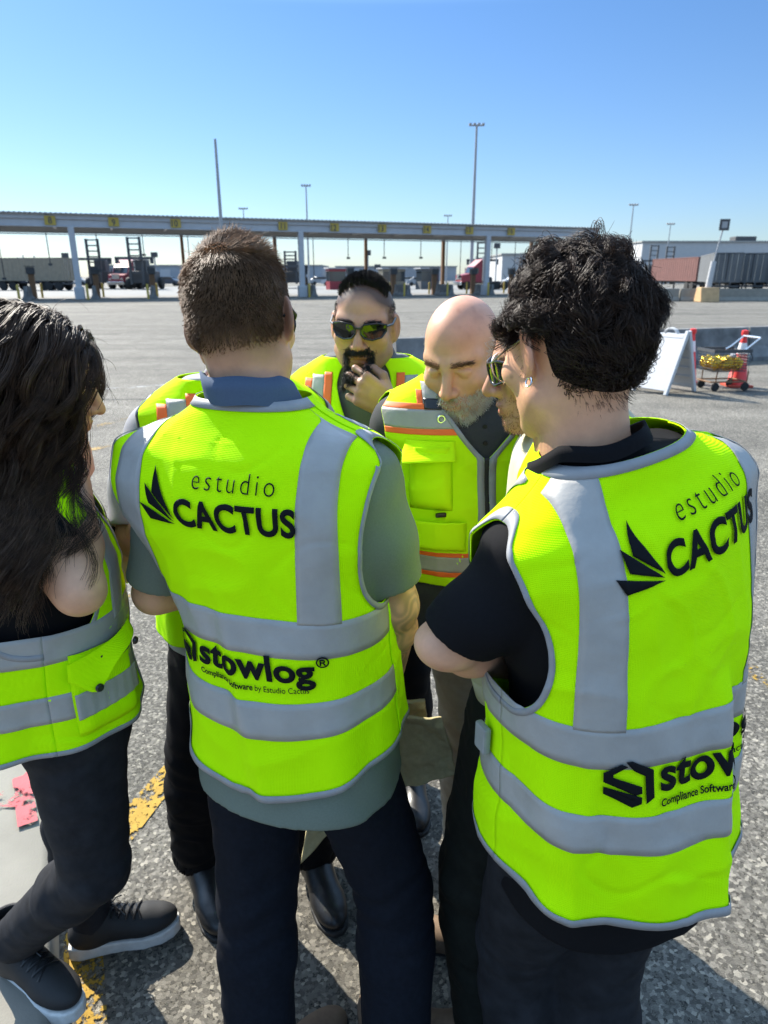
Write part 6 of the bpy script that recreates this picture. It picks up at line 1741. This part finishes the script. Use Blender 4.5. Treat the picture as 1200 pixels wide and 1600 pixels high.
    sd = lambda H: (np.abs(H[:, 0]) > .055)*(np.abs(H[:, 0]) < .079)*(H[:, 1] < .035)*(H[:, 2] < .045)*(H[:, 2] > -.075)*1.0
    p.part('hair', face_hair(p, rng, 2200, sd, lambda q: .004+.004*rng.random(len(q)), lambda q, n: n*.6+np.array([0, -.4, -.7])+rng.normal(size=q.shape)*.3, r=.0003), M['hair_grey'])
    return p
man_b = build_man_b()

# --- man in sunglasses in profile, mostly behind the curly haired man
def build_man_s():
    p = Person((.385, 1.26), math.radians(78))
    rows = rows_for(fwd=.05)
    hull = Hull(rows)
    head = Head(p.px(858, 558, 1.22), rotm(math.radians(4), math.radians(14), 0), 1.02, ear_out=.35)
    sh = np.array([.185, .02, 1.375]); shl = np.array([-.185, .02, 1.375])
    ell_ = p.px(772, 1000, 1.10); wrl = p.px(800, 1135, 1.13); el = np.array([.24, -.02, 1.12]); wr = np.array([.22, .10, .90])
    arms = [dict(sh=sh, el=el, wr=wr, hand=((0, .3, -1), (-.9, 0, 0), (0, .9, .3)), hk=dict(curl=(.5, .6, .4))),
            dict(sh=shl, el=ell_, wr=wrl, hand=(unit(wrl-ell_)+np.array([.2, .3, -.6]), (.8, -.3, 0), (0, .8, .3)), hk=dict(curl=(.45, .5, .3)))]
    p.body([M['skin_tan']], 'man in sunglasses with short beard, face in profile beside dark curly hair', head, arms, hull)
    vrows = vrows_for(rows)
    hs = Hull([(z, a-.011, b-.011, cx, cy) for z, a, b, cx, cy in vrows[:-1]])
    ts = [dict(pts=[sh-np.array([.012, 0, .01]), el, el+(wr-el)*.35], r=[.064, .060, .055]), dict(pts=[shl+np.array([.012, 0, -.01]), ell_, ell_+(wrl-ell_)*.5], r=[.064, .060, .050])]
    shirt = p.part('long_sleeve_shirt', sleeve_mesh(hs, ts, .84, seed=71), M['khaki_shirt'])
    collar(p, hull, head, shirt, M['khaki_shirt'])
    c = ell_+(wrl-ell_)*.45; ax = unit(wrl-ell_); u = unit(np.cross(ax, (0, 0, 1))); v = np.cross(ax, u)
    th = np.linspace(0, 2*PI, 40); G = [np.stack([c+ax*t+(u*math.cos(a)+v*math.sin(a))*r_ for a in th]) for t, r_ in ((-.03, .052), (-.028, .057), (.02, .056), (.024, .051), (.02, .046))]
    p.part('rolled_cuff', Vest.grid(np.stack(G)), M['khaki_shirt'], shirt)
    V = Vest(Hull(vrows), .86, lambda th: .86+0*th, 1.0, 1.49, arm=(1.14, 1.448), armth=.92, seed=72, amp=.005)
    gap = lambda v: .62+.10*np.clip((v-1.25)/.2, 0, 1)
    ob = thick(p.part('vest', join_np([V.back(), V.front(1, gap), V.front(-1, gap)]), M['neon_b']))
    for s_ in (-1, 1): thick(p.part('edge_binding', V.edge_arm(s_, front=True), M['tape_d'], ob), .0008); thick(p.part('edge_binding', V.edge_arm(s_), M['tape_d'], ob), .0008)
    for z0 in (.94, 1.06): thick(p.part('reflective_stripe', join_np([V.strip_th(-PI/2, PI/2, z0, z0+.05), V.strip_th(PI/2, PI-.1, z0, z0+.05), V.strip_th(-PI+.1, -PI/2, z0, z0+.05)]), M['tape'], ob), .0008)
    kn = [p.L([.215, 1.15, .47]), p.L([.24, 1.30, .47])]; an = [p.L([.245, 1.10, .06]), p.L([.25, 1.33, .06])]
    p.part('trousers', trousers_mesh([dict(hip=p.L([.285, 1.15, .88]), knee=kn[0], ankle=an[0], r=(.112, .090, .076)), dict(hip=p.L([.33, 1.32, .86]), knee=kn[1], ankle=an[1], r=(.108, .086, .074))], (0, .03, .9, .185, .14, .13), seed=75), M['oliveblack'])
    list(p.shoes([(an[0]+np.array([0, .01, .03]), .1, dict(s=1.02)), (an[1]+np.array([0, .01, .03]), -.1, dict(s=1.02))], M['boot_brown'], M['sole_black']))
    p.glasses(M['lens'], M['frame'], 'wrap')
    rng = np.random.default_rng(34)
    p.part('hair', scalp_hair(rng, head, 4000, lambda q: (q[:, 2] > -.03) & (q[:, 1] < .03+.7*np.clip(q[:, 2]-.03, 0, 1)), lambda q: .012+.01*rng.random(len(q)), lambda q, n: n*.5+np.array([0, -.5, -.3])+rng.normal(size=q.shape)*.25, k=5, r=.0007, seed=35), M['hair_dark'])
    bd = lambda H: np.clip((-.040-H[:, 2])/.012, 0, 1)*(H[:, 2] > -.122)*np.clip((H[:, 1]-.0)/.02, 0, 1)*(1-gauss(H[:, 2], -.068, .008)*(np.abs(H[:, 0]) < .024))
    p.part('beard', face_hair(p, rng, 1500, bd, lambda q: .002+.003*np.clip((-.075-q[:, 2])/.04, 0, 1), lambda q, n: n*.5+np.array([0, .05, -.7])+rng.normal(size=q.shape)*.3, r=.0005), M['hair_brown'])
    return p
man_s = build_man_s()

# --- man hidden behind the middle man: only a shoulder, one leg and a boot show
def build_man_e():
    p = Person((-.345, 1.56), math.radians(196))
    rows = rows_for(fwd=.03); hull = Hull(rows)
    head = Head(np.array([-.02, .09, 1.555]), rotm(0, math.radians(25), 0), .98)
    sh = np.array([.19, .02, 1.37]); shl = np.array([-.185, .02, 1.375])
    el = np.array([.235, .12, 1.16]); wr = np.array([.10, .28, 1.15]); ell_ = np.array([-.24, .08, 1.1]); wrl = np.array([-.06, .26, 1.08])
    arms = [dict(sh=sh, el=el, wr=wr, hand=((-.8, .4, .2), (0, -.6, -.4), (0, .2, 1)), hk=dict(curl=(.5, .6, .4))), dict(sh=shl, el=ell_, wr=wrl, hand=((.8, .3, 0), (0, -.8, -.3), (0, .2, 1)), hk=dict(curl=(.5, .6, .4)))]
    p.body([M['skin_tan']], 'person hidden behind the brown haired man, showing an orange striped shoulder and black leg', head, arms, hull, h=.005)
    vrows = vrows_for(rows)
    hs = Hull([(z, a-.011, b-.011, cx, cy) for z, a, b, cx, cy in vrows[:-1]])
    ts = [dict(pts=[sh-np.array([.012, 0, .01]), sh+(el-sh)*.5, sh+(el-sh)*.9], r=[.066, .064, .062]), dict(pts=[shl+np.array([.012, 0, -.01]), shl+(ell_-shl)*.5, shl+(ell_-shl)*.9], r=[.064, .063, .06])]
    shirt = p.part('work_shirt', sleeve_mesh(hs, ts, .84, seed=81), M['light_grey'])
    collar(p, hull, head, shirt, M['light_grey'])
    V = Vest(Hull(vrows), .88, lambda th: .88+0*th, 1.0, 1.49, arm=(1.14, 1.448), armth=.98, seed=82, amp=.005)
    gap = lambda v: .03+.30*np.clip((v-1.28)/.17, 0, 1)
    ob = thick(p.part('vest', join_np([V.back(), V.front(1, gap), V.front(-1, gap)]), M['neon']))
    sub = lambda n, VF, m, t=.0008: thick(p.part(n, VF, m, ob), t)
    for s_ in (-1, 1):
        def st(a, b, v0, v1, off): return V.strip_x(*(sorted((s_*a, s_*b))), v0, v1, off, front=True, n=50)
        sub('orange_stripe', st(.082, .102, 1.0, 1.462, .0024), M['orange']); sub('reflective_stripe', st(.102, .142, 1.0, 1.45, .0022), M['tape']); sub('orange_stripe', st(.142, .162, 1.0, 1.44, .0024), M['orange'])
        sub('edge_binding', V.edge_arm(s_, front=True), M['frame'])
    kn = [np.array([-.12, .0, .48]), p.L([-.50, 1.54, .48])]; an = [np.array([-.14, 0, .07]), p.L([-.545, 1.585, .075])]
    p.part('trousers', trousers_mesh(std_legs(p, kn, an, r=(.108, .084, .076)), (0, 0, .9, .185, .135, .13), seed=85), M['blackpants'])
    for b, T in p.shoes([(an[0]+np.array([0, .01, .03]), .1, dict(s=1.05)), (an[1]+np.array([0, .01, .03]), math.radians(12), dict(s=1.12, sole=.03))], M['boot_black'], M['sole_black']): pass
    rng = np.random.default_rng(44)
    p.part('hair', scalp_hair(rng, head, 2500, lambda q: (q[:, 2] > -.03) & (q[:, 1] < .03+.7*np.clip(q[:, 2]-.03, 0, 1)), lambda q: .008+.006*rng.random(len(q)), lambda q, n: n*.5+np.array([0, -.5, -.3]), k=4, r=.0009, seed=45), M['hair_dark'])
    return p
man_e = build_man_e()
# ------------------------------------------------------------------ woman with long dark hair (left edge)
def build_woman():
    p = Person((-.685, 1.19), math.radians(-62))
    k = .92
    rows = [(z*k, a*.92, b*.95, cx, cy+.10*max(0, z-1.1)) for z, a, b, cx, cy in torso_rows(1.0)]
    hull = Hull(rows)
    hd = p.px(62, 592, 1.235)
    head = Head(hd, rotm(math.radians(-12), math.radians(16), 0), .95)
    sh = p.px(20, 812, 1.09); el = p.px(124, 922, 1.03); wr = p.px(118, 745, 1.24)
    shl = np.array([-.165, .03, 1.27]); ell_ = np.array([-.16, .20, 1.08]); wrl = np.array([-.02, .24, 1.24])
    fc = p.L(at(146, 690, 1.36))
    arms = [dict(sh=sh, el=el, wr=wr, s=.9, r=(.048, .045, .042, .028), hand=(unit(fc-wr), unit(p.L(at(60, 700, 1.34))-fc), unit(p.L(at(152, 690, 1.0))-fc)), hk=dict(curl=(.3, .5, .4), s=.92)),
            dict(sh=shl, el=ell_, wr=wrl, s=.9, hand=((.5, .1, .6), (0, -.8, .3), (-1, 0, .2)), hk=dict(curl=(.5, .6, .4), s=.9))]
    p.body([M['skin']], 'woman with long wavy dark hair at the left edge, hand raised to her face', head, arms, hull, h=.0035, zlo=.93, kz=k)
    ts = [dict(pts=[sh, sh+(el-sh)*.25, sh+(el-sh)*.58], r=[.062, .062, .060]), dict(pts=[shl, shl+(ell_-shl)*.4, shl+(ell_-shl)*.7], r=[.058, .058, .056])]
    vrows = [(.68, .196, .176, 0, .006), (.78, .196, .176, 0, .006), (.88, .194, .173, 0, .006), (.98, .184, .160, 0, .006), (1.08, .184, .155, 0, .012), (1.17, .190, .150, 0, .018), (1.25, .194, .135, 0, .024), (1.30, .188, .112, 0, .026), (1.335, .152, .092, 0, .030), (1.36, .118, .082, 0, .034), (1.385, .092, .074, 0, .038), (1.41, .072, .068, 0, .042)]
    hs = Hull([(z, a-.013-.006*(z < 1.1), b-.013-.006*(z < 1.1), cx, cy) for z, a, b, cx, cy in vrows[:-1]])
    p.part('t_shirt', sleeve_mesh(hs, ts, .90, seed=91), M['black_cloth'])
    # trousers: near leg bent with its boot up on the island, far leg straight
    hipR = np.array([.075, .04, .86]); hipL = np.array([-.08, .05, .86])
    kR = p.px(150, 1352, 1.115); aR = p.px(20, 1470, 1.20); kL = p.px(112, 1290, 1.33); aL = p.L([-.765, 1.345, .09])
    legs = [dict(hip=hipR, knee=kR, ankle=aR, r=(.098, .066, .048)), dict(hip=hipL, knee=kL, ankle=aL, r=(.092, .062, .046))]
    pc = (hipR+hipL)/2+np.array([0, -.02, .05])
    p.part('jeans', trousers_mesh(legs, (pc[0]*.5, pc[1]*.5+.03, .88, .16, .125, .15), seed=95, amp=.0045, h=.005), M['denim'])
    sh_ = []
    yawR = math.radians(20); 
    dirR = p.L(at(98, 1528, 1.12)); dirR = dirR-aR
    yR = math.atan2(-dirR[0], dirR[1])
    dL = p.L([-.58, 1.40, 0])-p.L([-.765, 1.345, 0]); yL = math.atan2(-dL[0], dL[1])
    for b, T in p.shoes([(aR+np.array([0, 0, .005]), yR, dict(s=.98, sole=.032, high=.05, wedge=.012, toe_down=.02)), (aL+np.array([0, 0, .035]), yL, dict(s=.98, sole=.034, high=.05, wedge=.012))], M['nubuck'], M['sole_white']):
        lc = MB()
        for y in (.040, .058, .076, .094):
            lc.tube([T((x, y+.010*(x/.03), 0), .0022) for x in (-.028, -.018, -.009, 0, .009, .018, .028)], .0024, 6)
            lc.tube([T((x, y-.010*(x/.03), 0), .0034) for x in (-.028, -.018, -.009, 0, .009, .018, .028)], .0024, 6)
        for s_ in (-1, 1):
            k0 = T((0, .030, 0), .006)
            lp = [k0+np.array(q) for q in ((0, 0, 0), (s_*.018, .006, .016), (s_*.032, .014, .012), (s_*.030, .018, -.002), (s_*.012, .006, .002), (0, 0, 0))]
            lc.tube(lp, .0018, 6)
            lc.tube([k0, k0+np.array((s_*.02, .016, -.004)), k0+np.array((s_*.034, .03, -.018))], .0018, 6)
        lc.build('laces', M['frame'], b, True)
        cu = MB(); rr_ = [T((.041*math.cos(t), -.018+.043*math.sin(t), .178)) for t in np.linspace(0, 2*PI, 22)]; cu.tube(rr_, .007, 8, cap=False); cu.build('ankle_cuff', M['nubuck'], b, True)
    # vest, open at the front
    V = Vest(Hull(vrows), .868, lambda th: .868+.012*np.sin(th)**2, .95, 1.375, arm=(1.085, 1.318), armth=.95, seed=97, amp=.006)
    gap = lambda v: .12+.18*np.clip((v-1.15)/.2, 0, 1)-.1*np.clip((.95-v)/.08, 0, 1)
    ob = thick(p.part('vest', join_np([V.back(), V.front(1, gap), V.front(-1, gap)]), M['neon']), .002)
    sub = lambda n, VF, m, t=.0008: thick(p.part(n, VF, m, ob), t)
    for b0, b1 in ((1.062, 1.118), (.945, 1.0)):
        g0 = float(gap(np.array([b0]))[0])+.02
        sub('reflective_stripe', join_np([V.strip_th(-PI/2, PI/2, b0, b1, off=.0022), V.strip_th(PI/2, PI-g0, b0, b1, off=.0022), V.strip_th(-PI+g0, -PI/2, b0, b1, off=.0022)]), M['tape'])
    for s_ in (-1, 1):
        sub('edge_binding', V.edge_arm(s_), M['tape_d']); sub('edge_binding', V.edge_arm(s_, front=True), M['tape_d'])
        v = np.linspace(.870, 1.37, 90); g = gap(v); sub('edge_binding', V.edge_line(s_*(PI-g), v, -s_*.07, 0, .003), M['tape_d'])
        th = s_*np.linspace(PI/2, PI-.03, 90); sub('edge_binding', V.edge_line(th, V.hem0+0*th, 0, .011), M['tape_d'])
        sub('reflective_stripe', V.strip_x(*sorted((s_*.09, s_*.135)), 1.10, 1.30, .0022, front=True), M['tape'])
    th = np.linspace(-PI/2, PI/2, 120); sub('edge_binding', V.edge_line(th, V.hem0+0*th, 0, .011), M['tape_d'])
    # slanted pocket with a snapped flap, a phone inside
    def patch(t0, t1, v0, v1, off, top=None, bot=None, n=24, m=16):
        u = np.linspace(0, 1, n)[None, :]; w = np.linspace(0, 1, m)[:, None]
        th = t0+(t1-t0)*u+0*w; b = (bot(u) if bot else v0+0*u); t = (top(u) if top else v1+0*u)
        return V.grid(V.P(th, b+(t-b)*w, off(u, w) if callable(off) else off+0*th))
    bul = lambda u, w: .004+.014*np.clip(7*np.minimum(u, 1-u), 0, 1)*np.clip(7*np.minimum(w, 1-w)+.2, 0, 1)
    sub('pocket', patch(1.75, 2.52, .90, 1.07, bul), M['neon'], .0015)
    sub('reflective_stripe', patch(1.76, 2.51, .945, 1.0, lambda u, w: .019+.001*np.sin(u*40)), M['tape'])
    fl = sub('pocket_flap', patch(1.72, 2.50, 1.0, 1.08, lambda u, w: .020+.020*(1-w)*np.sin(u*PI*.9), top=lambda u: 1.062+.03*u, bot=lambda u: 1.035-.045*np.exp(-((u-.28)/.2)**2)+.035*u), M['neon'], .002)
    for t_, v_, o_ in ((1.95, 1.008, .040), (2.42, 1.055, .034)):
        c = V.P(np.array([t_]), np.array([v_]), o_)[0]; c2 = V.P(np.array([t_]), np.array([v_]), o_-.01)[0]
        q = Vector(c-c2).to_track_quat('Z', 'Y').to_matrix().to_4x4()
        sb = MB(); sb.lathe([(0, .003), (.006, .003), (.0075, .001), (.0078, -.002)], n=16, M=Matrix.Translation(c) @ q); sb.build('snap_button', M['frame'], fl, True)
    # flap of the other front pocket that sticks out
    sub('pocket_flap', patch(-2.50, -1.95, 1.04, 1.10, lambda u, w: .012+.05*(1-w)**1.2), M['neon'], .002)
    sub('pocket', patch(-2.50, -1.95, .91, 1.07, bul), M['neon'], .0015)
    ph = MB(); c = V.P(np.array([2.22]), np.array([1.05]), .014)[0]; c2 = V.P(np.array([2.22]), np.array([1.05]), .004)[0]
    q = Vector(c-c2).to_track_quat('Z', 'Y').to_matrix().to_4x4()
    ph.box((0, 0, 0), (.065, .04, .010), bevel=.004, M=Matrix.Translation(c) @ q @ Matrix.Rotation(.3, 4, 'Z')); po = ph.build('phone_in_pocket', M['frame'], ob)
    # hair
    rng = np.random.default_rng(54)
    cc, cr = (0, -.014, .032), (.081, .105, .093)
    F = Field(head.o+np.array([-.2, -.24, -.46]), head.o+np.array([.2, .22, .18]), .005); Rm = head.R
    def capf(X, Y, Z):
        x0, y0, z0 = X-head.o[0], Y-head.o[1], Z-head.o[2]; s = head.s
        x = (x0*Rm[0, 0]+y0*Rm[1, 0]+z0*Rm[2, 0])/s; y = (x0*Rm[0, 1]+y0*Rm[1, 1]+z0*Rm[2, 1])/s; z = (x0*Rm[0, 2]+y0*Rm[1, 2]+z0*Rm[2, 2])/s
        d = sd_ell(x, y, z, cc, (.078, .102, .090))
        d = np.maximum(d, y-.05-.9*np.clip(z-.03, 0, 1))
        for xx, yy, zz, r1, r2 in ((.0, -.055, -.27, .075, .055), (.045, -.02, -.27, .045, .03), (-.045, -.02, -.27, .045, .03), (.07, .035, -.25, .045, .03), (.075, -.02, -.27, .045, .03)):
            d = smin(d, sd_cone(x, y, z, np.array([xx*.9, yy*.8+.01, .02]), np.array([xx, yy, zz]), r1, r2), .02)
        return d*s
    F.apply(F.lo, F.lo+F.n*F.h, capf, .002)
    hair = p.part('hair', F.mesh(2), M['hair_cap']); vhull = Hull(vrows)
    ncl = 520; cp, cn = ell_sample(rng, ncl*4, cc, cr); m = (cp[:, 2] > -.045) & (cp[:, 1] < .052+.9*np.clip(cp[:, 2]-.03, 0, 1)); cp, cn = cp[m][:ncl], cn[m][:ncl]; ncl = len(cp)
    kk = 30; L = .335+.12*rng.random(ncl)+.06*np.clip(cp[:, 2]/.1, -1, 1)+.05*(cp[:, 0] > 0)
    d0 = np.stack([np.sign(cp[:, 0]+rng.normal(size=ncl)*.012)*.9, -.35+0*L, .1+0*L], 1)*np.clip(cp[:, 2:3]*12, 0, 1)+np.array([0, -.15, -1])*np.clip(1-cp[:, 2:3]*10, .05, 1)+cn*.25
    d0 /= np.linalg.norm(d0, axis=1, keepdims=True)
    cA, cR = np.array(cc), np.array(cr)*1.04
    ph1 = rng.random(ncl)*6.28; wl = 26+16*rng.random(ncl); amp = .24+.30*rng.random(ncl)
    hb = lambda q: q*head.s
    def armd(W_):
        X, Y, Z = W_[:, 0], W_[:, 1], W_[:, 2]
        return np.minimum(np.minimum(sd_cone(X, Y, Z, sh, el, .062, .048), sd_cone(X, Y, Z, el, wr, .045, .030)), 9)
    def gfn(t, q, dd):
        e = (q-cA)/cR; rr = np.linalg.norm(e, axis=1, keepdims=True); o = e/cR; o /= np.linalg.norm(o, axis=1, keepdims=True)
        g = np.stack([vnoise(q*16, s_) for s_ in (1, 2, 3)], 1)*.16
        W_ = (q @ head.R.T)*head.s+head.o
        sd = vhull.sdf(W_[:, 0], W_[:, 1], W_[:, 2])[:, None]
        a_, b_, cx, cy = vhull.at(W_[:, 2]); rad = np.stack([(W_[:, 0]-cx), (W_[:, 1]-cy), 0*cx], 1); rad /= np.linalg.norm(rad, axis=1, keepdims=True)+1e-9
        rad = rad @ head.R
        wv = np.stack([np.sin(wl*t*L+ph1), np.cos(wl*t*L*1.05+ph1), 0*L], 1)*(amp*min(1, t*3))[:, None]
        inw = np.stack([-(q[:, 0]-np.where(q[:, 0] > 0, .13, -.03))*1.2, -(q[:, 1]-np.where(q[:, 0] > -.01, .01+.11*ph1/6.28, -.04))*1.3, 0*L], 1)*(1 if t > .3 else 0)
        return g+wv+inw+np.array([0, 0, -.34])+o*np.clip(1.02-rr, 0, .3)*7+rad*np.clip(.022-sd, 0, .03)*22+np.array([1.0, 0, .1])*np.clip(.022-armd(W_), 0, .04)[:, None]*26
    core = grow_strands(cp, d0, L, kk, gfn)
    tt = np.linspace(0, 1, kk)[None, :, None]; allP = []
    for j in range(34):
        jr = rng.normal(size=(ncl, 1, 3))*.0055
        a = rng.random((ncl, 1, 1))*6.28; w2 = np.concatenate([np.sin(tt*(14+6*rng.random())+a), np.cos(tt*(13+6*rng.random())+a), 0*tt*a], 2)*.0022
        allP.append(core+jr*(.5+.8*tt)+w2*tt)
    fl_, fn2 = ell_sample(rng, 300, cc, cr); m = fl_[:, 2] > 0; fl_, fn2 = fl_[m][:50], fn2[m][:50]; sp = rng.normal(size=(len(fl_), 3))*.3
    fly = grow_strands(fl_, fn2+rng.normal(size=fl_.shape)*.4, .05+.09*rng.random(len(fl_)), kk, lambda t, q, dd: sp*.25+np.array([0, 0, -.12]))
    P = np.concatenate(allP+[fly]); n = len(P)
    P = (P.reshape(-1, 3) @ head.R.T*head.s+head.o).reshape(n, kk, 3)
    p.part('hair_strands', strands_mesh(P, .00042*(.7+.6*rng.random(n)), .5), M['hair_long'], hair)
    return p
woman = build_woman()
# ------------------------------------------------------------------ folded canvas held in front of the middle man
def canvas():
    """one thick cloth folded double, hanging from his hands"""
    a = np.linspace(0, 1, 46)[:, None]; b = np.linspace(0, 1, 60)[None, :]
    def sheet(p00, p10, p01, p11, sag, seed, dy):
        p00, p10, p01, p11 = (np.array(q, float) for q in (p00, p10, p01, p11))
        G = (p00*(1-a[..., None])+p10*a[..., None])*(1-b[..., None])+(p01*(1-a[..., None])+p11*a[..., None])*b[..., None]
        q = np.stack([a+0*b, b+0*a, 0*a*b], -1)
        G[..., 1] += dy+0.012*fnoise(q*3.0, seed, 3)+.05*np.sin(a*PI)*np.sin(b*PI)*sag
        G[..., 2] += .004*vnoise(q*4, seed+5)*b; G[..., 0] += .004*vnoise(q*5, seed+9)*b
        return Vest.grid(G)
    f = lambda px_, py_, Y: at(px_, py_, Y)
    s1 = sheet(f(560, 1110, 1.36), f(690, 1120, 1.38), f(600, 1245, 1.36), f(716, 1212, 1.34), .5, 3, 0)
    s2 = sheet(f(520, 1100, 1.42), f(664, 1092, 1.43), f(470, 1345, 1.40), f(668, 1160, 1.42), .8, 7, 0)
    o = mesh_np('folded_cloth', *s1, M['canvas'], None, True); thick(o, .010, 0); o.modifiers.new('soft', 'SUBSURF').levels = 1
    tag(o, 'olive tan canvas cloth hanging folded in front of the brown haired man', 'cloth')
    l = mesh_np('rear_fold', *s2, M['canvas'], o, True); thick(l, .010, 0)
canvas()
